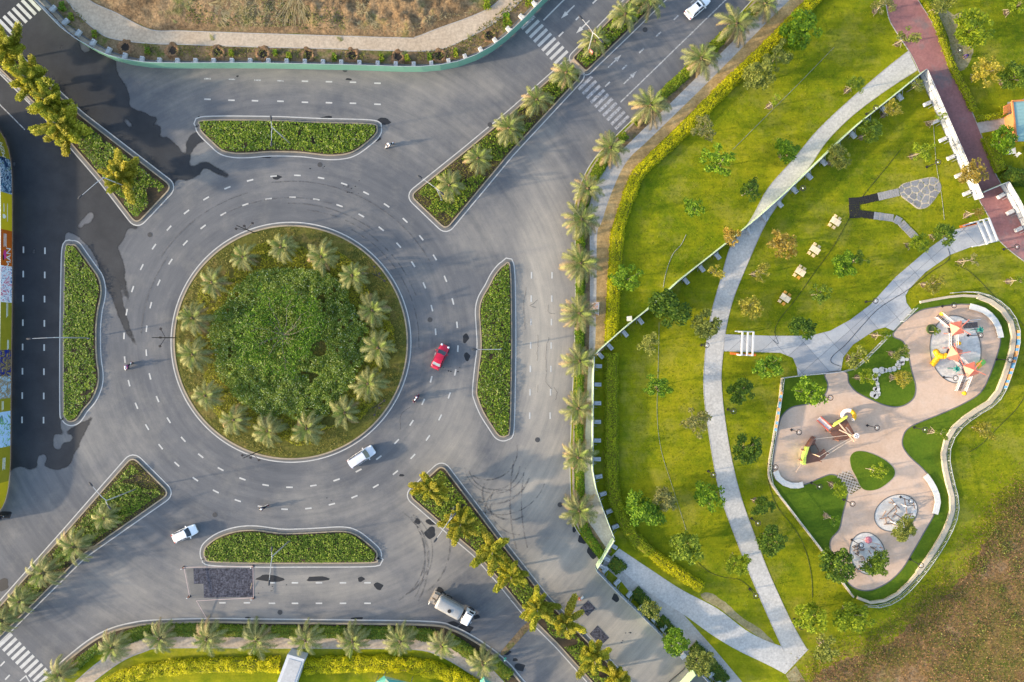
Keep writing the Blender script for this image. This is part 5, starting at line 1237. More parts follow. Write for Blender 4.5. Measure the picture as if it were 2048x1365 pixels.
for x, y, l in [(1661,796,'beside the large bright tree in the playground'),(1598,865,'left of the pirate ship'),(1754,856,'right of the pirate ship'),(1551,935,'at the left end of the lower left white bench'),(1639,974,'on the court lawn below the ship bow'),(1705,1008,'below the grid paving'),
        (1822,1003,'over the climbing pole sandpit'),(1722,1091,'over the lowest sandpit'),(1842,1131,'over the curved wall below the playground'),(1911,757,'over the lower part of the tower sandpit'),(1961,671,'right of the play towers'),(2020,720,'over the curved wall right of the play towers'),
        (1850,860,'on the grass lobe right of the ship'),(1751,602,'on the upper edge of the plaza path'),(1413,691,'on the left edge of the granite path opposite the pergola'),(1467,823,'right of the granite path below the pergola'),(1427,950,'left of the lower granite path'),(1516,1047,'between two dark trees left of the playground wall'),(1512,1192,'at the left edge of the lowest granite path'),
        (1876,325,'in front of the white fence beside the red path'),(1606,377,'behind the diagonal fence above the tables'),(2034,494,'on the red path at the right edge'),(1920,101,'on the bare earth right of the red path'),(1752,216,'between the granite path and the fence'),(1908,611,'at the top of the playground fence'),(1603,1254,'right of the lowest path junction')]:
    park_lamp(x, y, f"dark ring-topped park lamp {l}")

# ------------------------------------------------------------------ vehicles
def carpaint(name, c, rough=0.25, metal=0.0):
    m, nt, N, L, B = newmat(name); B.inputs['Base Color'].default_value = (*c, 1); B.inputs['Roughness'].default_value = rough; B.inputs['Metallic'].default_value = metal
    B.inputs['Coat Weight'].default_value = 0.5; B.inputs['Coat Roughness'].default_value = 0.08; return m
M_glass = carpaint('car_glass', (0.006,0.012,0.02), 0.06); M_tyreb = plain('tyre_black', (0.018,0.018,0.019), fine=0); M_rim = plain('alloy_rim', (0.45,0.45,0.46), fine=0, rough=0.35, metal=0.8)
M_lightw = carpaint('headlight_glass', (0.72,0.74,0.78), 0.1); M_lightr = carpaint('taillight_glass', (0.35,0.01,0.01), 0.15); M_black = plain('black_plastic', (0.02,0.02,0.022), fine=0)
def wheel(parent, x, y, r=0.32, w=0.21):
    mb = MB(); s = 1 if y > 0 else -1
    prof = [(r*0.62,-w/2),(r*0.95,-w/2),(r,-w*0.3),(r,w*0.3),(r*0.95,w/2),(r*0.62,w/2)]; vv = []; ff = []; n = 18
    for rr, yy in prof:
        for i in range(n): a = 2*math.pi*i/n; vv.append((rr*math.cos(a), yy, rr*math.sin(a)))
    for j in range(len(prof)-1):
        for i in range(n): ff.append((j*n+i, j*n+(i+1) % n, (j+1)*n+(i+1) % n, (j+1)*n+i))
    mb.add(vv, ff); o = mb.build('wheel', M_tyreb, parent, smooth=False); o.location = (x, y, r)
    mb = MB(); mb.tube((0, -w*0.35, 0), (0, w*0.35, 0), r*0.62, None, 12); mb.build('rim', M_rim, o)
def car(px, py, ang, label, paint, L=4.35, Wd=1.78, Ht=1.5, kind='hatch', roof=True, sunroof=False, glass_rear=None, name='parked_car'):
    b = P(px, py, 0.8); t = thing(name, label, 'car', (b.x, b.y, 0.0), ang); hw = Wd/2; h = L/2
    # lofted body
    if kind == 'sedan': st = [(-h,.70,.45,.78),(-h+.12,.82,.30,.95),(-h+.5,.93,.24,1.02),(-h+1.1,.98,.22,.98),(-.5,1,.2,.93),(.6,1,.2,.93),(1.0,.98,.2,.93),(h-.55,.94,.22,.80),(h-.15,.80,.26,.66),(h,.62,.36,.55)]
    else: st = [(-h,.80,.45,.85),(-h+.1,.88,.30,1.0),(-h+.5,.96,.24,1.04),(-h+1.1,.99,.22,1.02),(-.5,1,.2,.99),(.6,1,.2,.99),(1.0,.98,.2,1.0),(h-.5,.95,.22,.92),(h-.12,.84,.26,.78),(h,.70,.36,.62)]
    mb = MB(); vv = []; ff = []; n = 12
    for x, wf, zb, zt in st:
        w = hw*wf; zm = (zb+zt)/2
        ringp = [(-w*.86,zb),(-w,zb+.15),(-w,zm+.1),(-w*.97,zt-.10),(-w*.86,zt-.01),(-w*.4,zt+.03),(w*.4,zt+.03),(w*.86,zt-.01),(w*.97,zt-.10),(w,zm+.1),(w,zb+.15),(w*.86,zb)]
        for y, z in ringp: vv.append((x, y, z))
    for j in range(len(st)-1):
        for i in range(n): ff.append((j*n+i, j*n+(i+1) % n, (j+1)*n+(i+1) % n, (j+1)*n+i))
    ff += [tuple(range(n-1, -1, -1)), tuple(range((len(st)-1)*n, len(st)*n))]
    mb.add(vv, ff); body = mb.build('body', paint, t, smooth=True)
    zb = 0.98 if kind != 'sedan' else 0.93
    xf, xft = (1.05, 0.42) if kind != 'van' else (1.25, 0.62)
    xr, xrt = {'sedan': (-1.62, -0.98), 'hatch': (-h+.22, -h+.62), 'van': (-h+.14, -h+.24)}[kind]
    wb, wt = hw*0.93, hw*0.76
    G = {}
    mb = MB(); rows = [(xr,wb,zb),(xrt,wt,Ht-.06),((xrt*.6+xft*.4),wt*1.02,Ht),(xft,wt,Ht-.05),(xf,wb,zb)]; vv = []; ff = []
    m_ = 7
    for k, (x, w, z) in enumerate(rows):
        for i in range(m_):
            u = -1+2*i/(m_-1); cr = 0.05*(1-u*u) if 0 < k < 4 else 0.0
            vv.append((x+(0.10*(1-u*u) if k >= 3 else (-0.08*(1-u*u) if k <= 1 else 0)), w*u, z+cr))
    for k in range(4):
        for i in range(m_-1): ff.append((k*m_+i, k*m_+i+1, (k+1)*m_+i+1, (k+1)*m_+i))
    ff += [(0, m_, 2*m_, 3*m_, 4*m_), tuple(k*m_+m_-1 for k in (4,3,2,1,0))]
    mb.add(vv, ff); cab = mb.build('cabin', paint, t, smooth=False)
    def pane(nm, k, u0, u1, m, ins=0.12):
        mb = MB(); A = []
        for tt in (ins, 1-ins*0.6):
            for i in range(7):
                u = u0+(u1-u0)*i/6; a = Vector(rows[k]); c = Vector(rows[k+1]); x = a.x+(c.x-a.x)*tt; w = a.y+(c.y-a.y)*tt; z = a.z+(c.z-a.z)*tt
                A.append((x+(0.10*(1-u*u) if k == 3 else -0.08*(1-u*u)), w*u, z+0.018+0.05*(1-u*u)*(tt if k == 0 else 1-tt)))
        mb.add(A, [(i, i+1, 8+i, 7+i) for i in range(6)]); return mb.build(nm, m, cab, smooth=True)
    pane('windshield', 3, -0.9, 0.9, M_glass, 0.06); pane('rear_window', 0, -0.85, 0.85, glass_rear or M_glass, 0.18)
    for s in (-1, 1):
        for x0, x1 in ((xr+0.35, (xr+xf)/2-0.06), ((xr+xf)/2+0.06, xf-0.42)):
            e = 0.012; mb = MB()
            def sp(x, tt):
                w = wb+(wt-wb)*tt; xx = x
                return (xx, s*(w+e), zb+(Ht-.08-zb)*tt+0.02)
            q = [sp(x0, .08), sp(x1, .08), sp(min(x1, xft+0.1), .88), sp(max(x0, xrt-0.1), .88)]
            mb.add(q, [(0,1,2,3) if s < 0 else (3,2,1,0)]); mb.build('side_window', M_glass, cab)
        mb = MB(); mb.ellip((xf-0.28, s*(hw+0.12), zb+0.06), (0.10,0.15,0.09), 10, 6); mb.build('wing_mirror', paint, t, smooth=True)
        mb = MB(); mb.ellip((h-0.20, s*hw*0.68, 0.68 if kind == 'sedan' else 0.80), (0.18,0.20,0.09), 10, 6, rz=-s*0.5); mb.build('headlight', M_lightw, t, smooth=True)
        mb = MB(); mb.ellip((-h+0.10, s*hw*0.72, 0.86 if kind == 'sedan' else 0.95), (0.10,0.18,0.11), 10, 6); mb.build('tail_light', M_lightr, t, smooth=True)
        if roof and kind != 'sedan': mb = MB(); mb.beam((xrt+0.2, s*wt*0.96, Ht+0.03), (xft-0.1, s*wt*0.96, Ht+0.02), 0.05); mb.build('roof_rail', M_black, cab)
        for x in (h-0.82, -h+0.80): wheel(t, x, s*(hw-0.10))
    if sunroof: mb = MB(); mb.box((xft-0.45, 0, Ht+0.045), (0.42, wt*1.25, 0.012)); mb.build('sunroof', M_glass, cab)
    mb = MB(); mb.box((h-0.02, 0, 0.52), (0.05, hw*1.0, 0.14)); mb.build('grille', M_black, t)
    return t
P_white = carpaint('paint_white', (0.80,0.80,0.81)); P_red = carpaint('paint_red', (0.42,0.005,0.03)); P_silver = carpaint('paint_pearl', (0.62,0.62,0.66))
M_glr = carpaint('rear_glass_reflection', (0.22,0.27,0.28), 0.12)  # light reflected by the rear window is put into the pale glass colour
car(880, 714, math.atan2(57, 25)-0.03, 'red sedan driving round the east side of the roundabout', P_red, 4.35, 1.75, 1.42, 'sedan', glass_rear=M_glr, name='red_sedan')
car(723, 914, math.atan2(29, 44), 'pale silver minivan driving past the south-east rim of the roundabout', P_silver, 4.75, 1.85, 1.72, 'van', name='silver_minivan')
car(369, 1068, math.atan2(20, 43), 'white hatchback approaching the roundabout from the lower left', P_white, 4.2, 1.78, 1.55, 'hatch', name='white_hatchback')
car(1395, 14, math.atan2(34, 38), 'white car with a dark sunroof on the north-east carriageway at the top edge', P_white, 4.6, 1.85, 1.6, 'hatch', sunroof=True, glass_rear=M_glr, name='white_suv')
# water tanker
def tanker():
    b = P(905, 1215, 1.0); ang = math.atan2(-43, 78); t = thing('water_tanker', 'dusty water tanker truck with a white cab and silver tank at the lower middle', 'truck', (b.x, b.y, 0), ang)
    M_tank = plain('tank_steel', (0.36,0.355,0.345), (0.29,0.285,0.275), 0.5, 0.5, 0.2); M_dust = plain('dusty_frame', (0.36,0.31,0.25), (0.26,0.22,0.18), 2)
    mb = MB(); mb.box((-0.4,0,0.75), (7.0,0.9,0.28)); mb.build('chassis', M_black, t)
    mb = MB(); vv = []; ff = []; n = 20; xs = [-2.75,-2.65,-2.3,1.35,1.65,1.75]; rs = [0.7,0.95,1,1,0.95,0.7]
    for x, r in zip(xs, rs):
        for i in range(n):
            a = 2*math.pi*i/n; y = math.copysign(abs(math.cos(a))**0.6, math.cos(a))*1.12*r; z = math.copysign(abs(math.sin(a))**0.7, math.sin(a))*0.8*r; vv.append((x, y, 1.75+z))
    for j in range(5):
        for i in range(n): ff.append((j*n+i, j*n+(i+1) % n, (j+1)*n+(i+1) % n, (j+1)*n+i))
    ff += [tuple(range(n-1,-1,-1)), tuple(range(5*n, 6*n))]; mb.add(vv, ff); tank = mb.build('tank', M_tank, t, smooth=True)
    mb = MB(); mb.lathe((-0.3,-0.25,2.52), [(0.30,0),(0.30,0.14),(0.0,0.15)], 14); mb.build('manhole', M_black, tank)
    for s in (-1, 1):
        mb = MB(); mb.box((-0.5, s*1.18, 1.72), (4.3,0.10,0.10)); mb.box((-0.5, s*1.2, 1.25), (4.3,0.08,0.06)); mb.build('side_rail', M_dust, t)
    mb = MB(); mb.box((-3.35,0,1.05), (1.15,2.1,0.12)); mb.box((-3.35,0.45,1.35), (0.8,0.7,0.5)); mb.box((-3.4,-0.5,1.3), (0.6,0.6,0.4)); mb.build('rear_platform', M_dust, t)
    mb = MB(); mb.beam((-3.9,-1.35,0.75), (-3.9,1.45,0.75), 0.12); mb.build('spray_bar', M_dust, t)
    mb = MB(); mb.path([(-3.75,-1.05+0.28*math.sin(a), 1.35+0.28*math.cos(a)) for a in np.linspace(0,2*math.pi,12,endpoint=False)], 0.05, 5, closed=True); mb.build('hose_reel', M_print, t)
    mb = MB(); base = [(2.15,-1.12,0.7),(3.85,-1.10,0.7),(3.85,1.10,0.7),(2.15,1.12,0.7)]; top = [(2.2,-1.08,2.55),(3.45,-1.02,2.55),(3.45,1.02,2.55),(2.2,1.08,2.55)]
    mb.hexa([Vector(v) for v in base], [Vector(v) for v in top]); cab = mb.build('cab', P_white, t, bevel=0.12)
    mb = MB(); mb.add([(3.80,-0.95,1.5),(3.80,0.95,1.5),(3.53,0.92,2.38),(3.53,-0.92,2.38)], [(0,1,2,3)]); mb.build('windshield', M_glass, cab)
    mb = MB()
    for y in (-0.72,-0.36,0,0.36,0.72): mb.box((3.35,y,2.58), (0.08,0.05,0.05))
    mb.build('marker_lights', M_black, cab)
    mb = MB(); mb.box((2.8,0.9,2.57), (0.9,0.16,0.05)); mb.build('air_intake', M_black, cab)
    for s in (-1, 1):
        mb = MB(); mb.add([(2.7,s*1.117,1.55),(3.55,s*1.10,1.55),(3.40,s*1.065,2.3),(2.7,s*1.09,2.3)], [(0,1,2,3)]); mb.build('side_window', M_glass, cab)
        mb = MB(); mb.box((3.75, s*1.28, 1.95), (0.12,0.22,0.4)); mb.build('wing_mirror', M_black, cab)
        mb = MB(); mb.box((3.90, s*0.8, 0.85), (0.06,0.35,0.18)); mb.build('headlight', M_lightw, cab)
        for x in (3.0, -1.2, -2.4): wheel(t, x, s*0.98, 0.5, 0.32)
tanker()
# ------------------------------------------------------------------ motorbikes and people
M_skin = plain('skin', (0.42,0.26,0.18), fine=0)
def skin_obj(name, joints, edges, m, parent, root=0):
    bm = bmesh.new(); lay = bm.verts.layers.skin.verify(); V = []
    for i, (p, r) in enumerate(joints):
        v = bm.verts.new(p); v[lay].radius = (r, r) if not isinstance(r, tuple) else r; v[lay].use_root = (i == root); V.append(v)
    for a, b_ in edges: bm.edges.new((V[a], V[b_]))
    me = bpy.data.meshes.new(name); bm.to_mesh(me); bm.free(); me.materials.append(m); o = obj(name, me, parent)
    o.modifiers.new('skin', 'SKIN').use_smooth_shade = True; s = o.modifiers.new('sub', 'SUBSURF'); s.levels = 1; s.render_levels = 1; return o
def person(name_label, loc, rz, pose, shirt, trousers, helmet=None, hair=None, group=None):
    t = thing('person', name_label, 'person', loc, rz, group); J = pose
    j = []; e = []
    def add(p, r): j.append((p, r)); return len(j)-1
    pel = add(J['pelvis'], .12); ch = add(J['chest'], .14); nk = add(J['neck'], .055); hd = add(J['head'], .095); hd2 = add(tuple(Vector(J['head'])+Vector((0.01,0,0.09))), .08)
    nose = add(tuple(Vector(J['head'])+Vector((0.10,0,-0.01))), .022)
    e += [(pel, ch), (ch, nk), (nk, hd), (hd, hd2), (hd, nose)]
    sh = []; tr = []
    for s in (-1, 1):
        def q(k): v = J[k]; return (v[0], v[1]*s, v[2])
        a = add(q('shoulder'), .055); b_ = add(q('elbow'), .042); c = add(q('hand'), .03); e += [(ch, a), (a, b_), (b_, c)]
        dirv = (Vector(q('hand'))-Vector(q('elbow'))).normalized()
        for f, (dy, ln) in enumerate(((-.03,.075),(-.012,.09),(.006,.085),(.024,.065))):
            k1 = add(tuple(Vector(q('hand'))+dirv*0.06+Vector((0,dy,0))), .010); k2 = add(tuple(Vector(q('hand'))+dirv*(0.06+ln*.6)+Vector((0,dy,-0.035))), .008); e += [(c, k1), (k1, k2)]
        th = add(tuple(Vector(q('hand'))+dirv*0.03+Vector((0,-s*0.05,-0.01))), .010); e.append((c, th))
        h_ = add(q('hip'), .085); kn = add(q('knee'), .06); an = add(q('ankle'), .04); to = add(q('toe'), .035); e += [(pel, h_), (h_, kn), (kn, an), (an, to)]
    skin_obj('body', j, e, M_skin, t)
    cj = [(J['pelvis'], .155), (J['chest'], .17), (tuple(Vector(J['chest']).lerp(Vector(J['neck']), .6)), .10)]; ce = [(0,1),(1,2)]
    for s in (-1, 1):
        def q(k): v = J[k]; return (v[0], v[1]*s, v[2])
        n0 = len(cj); cj += [(q('shoulder'), .085), (q('elbow'), .065), (tuple(Vector(q('elbow')).lerp(Vector(q('hand')), .75)), .05)]; ce += [(1, n0), (n0, n0+1), (n0+1, n0+2)]
    skin_obj('shirt', cj, ce, shirt, t, 1)
    cj = [(tuple(Vector(J['pelvis'])+Vector((0,0,-0.02))), .15)]; ce = []
    for s in (-1, 1):
        def q(k): v = J[k]; return (v[0], v[1]*s, v[2])
        n0 = len(cj); cj += [(q('hip'), .11), (q('knee'), .085), (tuple(Vector(q('knee')).lerp(Vector(q('ankle')), .85)), .06)]; ce += [(0, n0), (n0, n0+1), (n0+1, n0+2)]
    skin_obj('trousers', cj, ce, trousers, t)
    for s in (-1, 1):
        v = J['toe']; a_ = J['ankle']; mb = MB(); mb.ellip(((v[0]+a_[0])/2+.02, (v[1]+a_[1])/2*s, min(v[2], a_[2])-0.01), (.15,.055,.05), 10, 6); mb.build('shoe', M_black, t, smooth=True)
    hp = Vector(J['head'])
    for s in (-1, 1):
        mb = MB(); mb.ellip((hp.x+.088, hp.y+s*.035, hp.z+.03), .013, 6, 4); mb.build('eye', M_black, t)
    if helmet: mb = MB(); mb.ellip((hp.x-.01, hp.y, hp.z+.055), (.15,.135,.13), 14, 8); mb.box((hp.x+.12, hp.y, hp.z+.05), (.12,.17,.015)); mb.build('helmet', helmet, t, smooth=True)
    else: mb = MB(); mb.ellip((hp.x-.03, hp.y, hp.z+.05), (.115,.105,.11), 12, 8); mb.build('hair', hair or M_black, t, smooth=True)
    return t
RIDE = dict(pelvis=(-.15,0,.86), chest=(-.04,0,1.20), neck=(0,0,1.38), head=(.05,0,1.52), shoulder=(-.02,.19,1.32), elbow=(.16,.27,1.10), hand=(.40,.29,1.04), hip=(-.13,.11,.85), knee=(.25,.19,.80), ankle=(.13,.17,.40), toe=(.30,.18,.35))
def shifted(J, d): return {k: (v[0]+d[0], v[1]+d[1], v[2]+d[2]) for k, v in J.items()}
def motorbike(px, py, ang, label, paint, shield):
    b = P(px, py, 0.6); t = thing('motorbike', label, 'motorbike', (b.x, b.y, 0), ang, 'motorbikes on the roundabout')
    for x in (.62, -.60): wheel(t, x, 0.001, .28, .10)
    mb = MB(); mb.path([(-.85,0,.80),(-.5,0,.72),(-.1,0,.55),(.2,0,.45),(.42,0,.62),(.52,0,.92)], [.07,.13,.12,.12,.12,.09], 8); mb.build('body_shell', paint, t, smooth=True)
    mb = MB(); mb.ellip((-.28,0,.80), (.44,.14,.07), 12, 6); mb.build('seat', M_black, t, smooth=True)
    mb = MB(); mb.beam((.62,0,.28), (.46,0,.95), .09); mb.build('fork', M_dark, t)
    mb = MB(); mb.path([(.36,-.36,1.04),(.44,-.15,1.0),(.46,0,.98),(.44,.15,1.0),(.36,.36,1.04)], .02, 5); mb.build('handlebar', M_dark, t)
    mb = MB(); mb.ellip((.53,0,.92), (.14,.18,.15), 10, 6); mb.build('front_shield', shield, t, smooth=True)
    mb = MB(); mb.ellip((.64,0,.90), (.05,.09,.07), 8, 5); mb.build('headlight', M_lightw, t)
    mb = MB(); mb.ellip((.64,0,.56), (.26,.07,.05), 10, 5); mb.build('front_mudguard', shield, t, smooth=True)
    for s in (-1, 1): mb = MB(); mb.beam((.42,s*.2,1.0), (.40,s*.34,1.18), .02); mb.ellip((.40,s*.36,1.2), (.03,.07,.05), 8, 5); mb.build('mirror', M_black, t)
    mb = MB(); mb.tube((-.15,-.14,.36), (-.8,-.17,.42), .05, .06, 8); mb.build('exhaust', M_steel, t)
    mb = MB(); mb.box((-.88,0,.78), (.06,.2,.09)); mb.build('tail_light', M_lightr, t)
    return (b.x, b.y, 0)
cl = lambda n, c: plain(n, c, fine=0.05)
C_pink = cl('shirt_plum', (0.25,0.03,0.16)); C_navy = cl('cloth_navy', (0.02,0.025,0.06)); C_white = cl('cloth_white', (0.7,0.66,0.66)); C_black = cl('cloth_black', (0.02,0.02,0.024)); C_purple = cl('cloth_purple', (0.09,0.05,0.20)); H_white = carpaint('helmet_white', (0.8,0.8,0.8)); C_grey = cl('cloth_grey', (0.25,0.26,0.28))
SH_w = carpaint('shell_white', (0.7,0.7,0.68)); SH_k = carpaint('shell_black', (0.02,0.02,0.025)); SH_r = carpaint('shell_maroon', (0.12,0.01,0.03))
L1 = motorbike(257, 733, math.radians(228), 'pale scooter with a rider in plum on the west side of the roundabout', SH_w, SH_w)
person('rider in a plum top and white helmet on the west side of the roundabout', L1, math.radians(228), RIDE, C_pink, C_black, H_white)
L2 = motorbike(779, 291, math.radians(212), 'white scooter with a rider in white, right of the north lens island', SH_w, SH_w)
person('rider in a white patterned top beside the north lens island', L2, math.radians(212), RIDE, C_white, C_navy, H_white)
L3 = motorbike(832, 798, math.radians(235), 'dark maroon motorbike carrying two people below the red sedan', SH_r, SH_r)
person('front rider in dark clothes with white helmet below the red sedan', L3, math.radians(235), RIDE, C_navy, C_black, H_white)
person('passenger in maroon with white helmet behind the rider below the red sedan', L3, math.radians(235), {**shifted(RIDE, (-.42,0,.03)), 'elbow': (-.30,.26,1.12), 'hand': (-.12,.20,1.02), 'knee': (-.12,.24,.80), 'ankle': (-.28,.22,.42), 'toe': (-.12,.23,.38)}, cl('shirt_maroon', (0.16,0.02,0.07)), C_black, H_white)
L4 = motorbike(527, 1016, math.radians(205), 'black motorbike with a white helmeted rider above the south lens island', SH_k, SH_k)
person('rider in dark blue with a white helmet above the south lens island', L4, math.radians(205), RIDE, C_navy, C_black, H_white)
L5 = motorbike(2, 1035, math.radians(20), 'dark motorbike cut by the left edge below the hoarding', SH_k, SH_k)
person('rider in black cut by the left edge below the hoarding', L5, math.radians(20), RIDE, C_black, C_navy, H_white)
BEND = dict(pelvis=(-.12,0,.62), chest=(.22,0,.86), neck=(.38,0,.92), head=(.50,0,.90), shoulder=(.27,.18,.86), elbow=(.40,.22,.58), hand=(.52,.16,.36), hip=(-.12,.11,.60), knee=(.14,.17,.44), ankle=(-.08,.17,.10), toe=(.10,.18,.06))
g = P(1929, 115); person('gardener in purple crouching on the bare earth right of the red path', (g.x, g.y, 0.12), math.radians(205), BEND, C_purple, C_navy, None, C_black)
# ------------------------------------------------------------------ park furniture and playground
M_wallc = plain('wall_coping', (0.52,0.44,0.32), (0.44,0.37,0.27), 0.5, 0.8); M_mesh = plain('railing_grey', (0.42,0.44,0.46), fine=0.05, rough=0.5)
M_bench = plain('bench_white', (0.64,0.61,0.55), (0.57,0.54,0.49), 0.6, 0.7); M_blue = plain('mural_blue', (0.08,0.22,0.40), fine=0.05); M_terr = plain('mural_terracotta', (0.42,0.22,0.09), fine=0.05)
# curved wall with broad coping on the east side, railing outside it
cw = catmull([(1838,605),(1900,594),(1950,593),(1990,611),(2016,640),(2024,680),(2008,745),(1984,797),(1936,829),(1900,862),(1884,905),(1891,955),(1902,1000),(1898,1036),(1876,1082),(1838,1138),(1800,1180),(1770,1199),(1738,1204),(1712,1194)], 6, False)
cww = W(cw); o3 = tuple(P(2000, 800, 0)); wall = thing('curved_wall', 'long curved low wall with a broad cream coping around the east side of the playground', 'wall', (o3[0], o3[1], 0.1))
oo = (o3[0], o3[1], 0.1)
seg = resample([(p.x, p.y) for p in cww], 2.4); seg.append(Vector((cww[-1].x, cww[-1].y)))
for i in range(len(seg)-1):
    a, b_ = seg[i], seg[i+1]; 
    sub = [a.lerp(b_, k/3) for k in range(4)]
    # follow neighbours for mitred ends
    def nrm(k):
        p = seg[max(k-1, 0)]; q = seg[min(k+1, len(seg)-1)]; d = (q-p).normalized(); return Vector((-d.y, d.x))
    n0, n1 = nrm(i), nrm(i+1); wd = 0.36 if 3 < i < len(seg)-6 else 0.2
    A = [(a+n0*wd), (b_+n1*wd)]; B = [(a-n0*wd), (b_-n1*wd)]
    e = (b_-a).normalized()*0.008
    A = [A[0]+e, A[1]-e]; B = [B[0]+e, B[1]-e]
    mb = MB(); mb.band(B, A, 0.1, 0.55); mb.build('coping_stone', M_wallc, wall, oo)
outer = offset([(p.x, p.y) for p in cww], 0.62, False); 
if (Vector(outer[40])-Vector(P(1900, 900)[:2])).length < (Vector(cww[40][:2])-Vector(P(1900, 900)[:2])).length: pass
def railing(name, label, line, h=1.1, post=2.0, panelm=None, cat='railing', infill=True, z0=0.1):
    L = resample([(p[0], p[1]) for p in line], post); ctr = L[len(L)//2]; org = (ctr.x, ctr.y, z0); t = thing(name, label, cat, org)
    for i in range(len(L)-1):
        a, b_ = L[i], L[i+1]; mb = MB(); mb.beam((a.x,a.y,z0), (a.x,a.y,z0+h), 0.07); mb.build('post', M_mesh, t, org)
        mb = MB()
        for z in (h, 0.12): mb.beam((a.x,a.y,z0+z), (b_.x,b_.y,z0+z), 0.06)
        r_ = mb.build('rail', M_mesh, t, org)
        if infill:
            mb = MB()
            for k in range(1, 8):
                p = a.lerp(b_, k/8); mb.beam((p.x,p.y,z0+0.12), (p.x,p.y,z0+h), 0.03)
            mb.build('infill_bars', M_mesh, t, org)
        if panelm and i in panelm:
            mb = MB()
            for k in range(4):
                p, q = a.lerp(b_, k/4), a.lerp(b_, (k+1)/4); d = (q-p).normalized()*0.01; p = p+d; q = q-d; n = Vector((-d.y, d.x)).normalized()*0.05
                mb.hexa([Vector((v.x,v.y,z0+0.15)) for v in (p-n,q-n,q+n,p+n)], [Vector((v.x,v.y,z0+h-0.05)) for v in (p-n,q-n,q+n,p+n)], (k+i) % 2)
            mb.build('mural_panel', [M_blue, M_terr], t, org)
    return t
lo = offset([(p.x, p.y) for p in cww], 0.6, False); ro = offset([(p.x, p.y) for p in cww], -0.6, False)
c_ = Vector(P(1900, 800)[:2]); mid = len(lo)//3
outl = lo if (Vector(lo[mid])-c_).length > (Vector(ro[mid])-c_).length else ro
railing('curved_railing', 'grey railing with blue and terracotta mural panels outside the curved wall', outl[6:], panelm={7,8,9,10,11})
wl_ = [(p.x, p.y) for p in W(catmull([(1563,757),(1557,805),(1545,880),(1537,930),(1541,966),(1580,1020),(1645,1105),(1680,1160),(1706,1194)], 5, False))]
railing('boundary_railing', 'long pale railing along the left side of the playground', wl_, 1.2, 2.2, panelm={1,2,3})
mb = MB(); A = offset(wl_, 0.14, False); B = offset(wl_, -0.14, False); mb.band(B, A, 0.1, 0.32); tag(mb.build('low_wall', M_wallc), 'narrow cream plinth wall under the left playground railing', 'wall')
railing('boundary_railing', 'railing between the slab plaza and the playground, left of the entrance', [(p.x, p.y) for p in W([(1563,756),(1600,751),(1650,747),(1695,742),(1712,734),(1735,710),(1760,685),(1780,664)])], 1.2, 2.0)
railing('boundary_railing', 'short railing above the plaza entrance of the playground', [(p.x, p.y) for p in W([(1800,644),(1820,624),(1838,606)])], 1.2, 1.6)
# curved white benches
def bench(label, line, wd=0.95):
    w_ = W(catmull(line, 5, False)); s = resample([(p.x, p.y) for p in w_], 1.25); org = (s[len(s)//2].x, s[len(s)//2].y, 0.12); t = thing('curved_bench', label, 'bench', org, 0, 'white curved benches')
    if (s[-1]-Vector(w_[-1][:2])).length > 0.4: s.append(Vector(w_[-1][:2]))
    def nr(k): d = (s[min(k+1, len(s)-1)]-s[max(k-1, 0)]).normalized(); return Vector((-d.y, d.x))
    for i in range(len(s)-1):
        a, b_ = s[i], s[i+1]; e = (b_-a).normalized()*0.006; A = [a+nr(i)*wd/2+e, b_+nr(i+1)*wd/2-e]; B = [a-nr(i)*wd/2+e, b_-nr(i+1)*wd/2-e]
        mb = MB(); mb.band(B, A, 0.42, 0.52); mb.build('seat', M_bench, t, org)
        ia = [a.lerp(b_, .2), a.lerp(b_, .8)]; n = nr(i)*wd*0.36
        mb = MB(); mb.band([p-n for p in ia], [p+n for p in ia], 0.12, 0.42); mb.build('plinth', M_gutter, t, org)
bench('white curved bench at the top right of the play towers', [(1936,613),(1965,622),(1985,640),(1995,660),(1998,676)])
bench('white curved bench at the lower left of the pirate ship', [(1549,942),(1556,957),(1572,968),(1590,971),(1604,968)])
bench('white curved bench on the right side of the climbing pole sandpit', [(1848,950),(1862,970),(1872,995),(1871,1012),(1867,1027)])
# flagstones: rounded stones in pale mortar
flag = catmull([(1796,378),(1806,368),(1835,360),(1860,355),(1872,357),(1880,368),(1881,380),(1872,395),(1858,412),(1846,418),(1834,418),(1818,406),(1804,396),(1799,388)], 4)
mb = MB(); mb.prism(W(flag), 0.10, 0.135); fl = struct('flagstone_terrace', mb, plain('pale_mortar', (0.52,0.44,0.32), (0.44,0.37,0.27), 0.8))
M_flag = [plain('flagstone_grey', (0.215,0.21,0.215), (0.17,0.17,0.175), 1.2), plain('flagstone_grey_pale', (0.26,0.255,0.26), (0.21,0.21,0.215), 1.2)]
fw = [(p.x, p.y) for p in W(flag)]; fin = offset(fw, -0.10); rr = random.Random(3); sites = []
fa = np.array(fw); lo_, hi_ = fa.min(0), fa.max(0)
for k in range(4000):
    p = (rr.uniform(lo_[0], hi_[0]), rr.uniform(lo_[1], hi_[1]))
    if inside(fin, np.array([p]))[0] and all((p[0]-s[0])**2+(p[1]-s[1])**2 > 0.95**2 for s in sites): sites.append(p)
ftri = mgeo.tessellate_polygon([[Vector((x, y, 0)) for x, y in fin]])
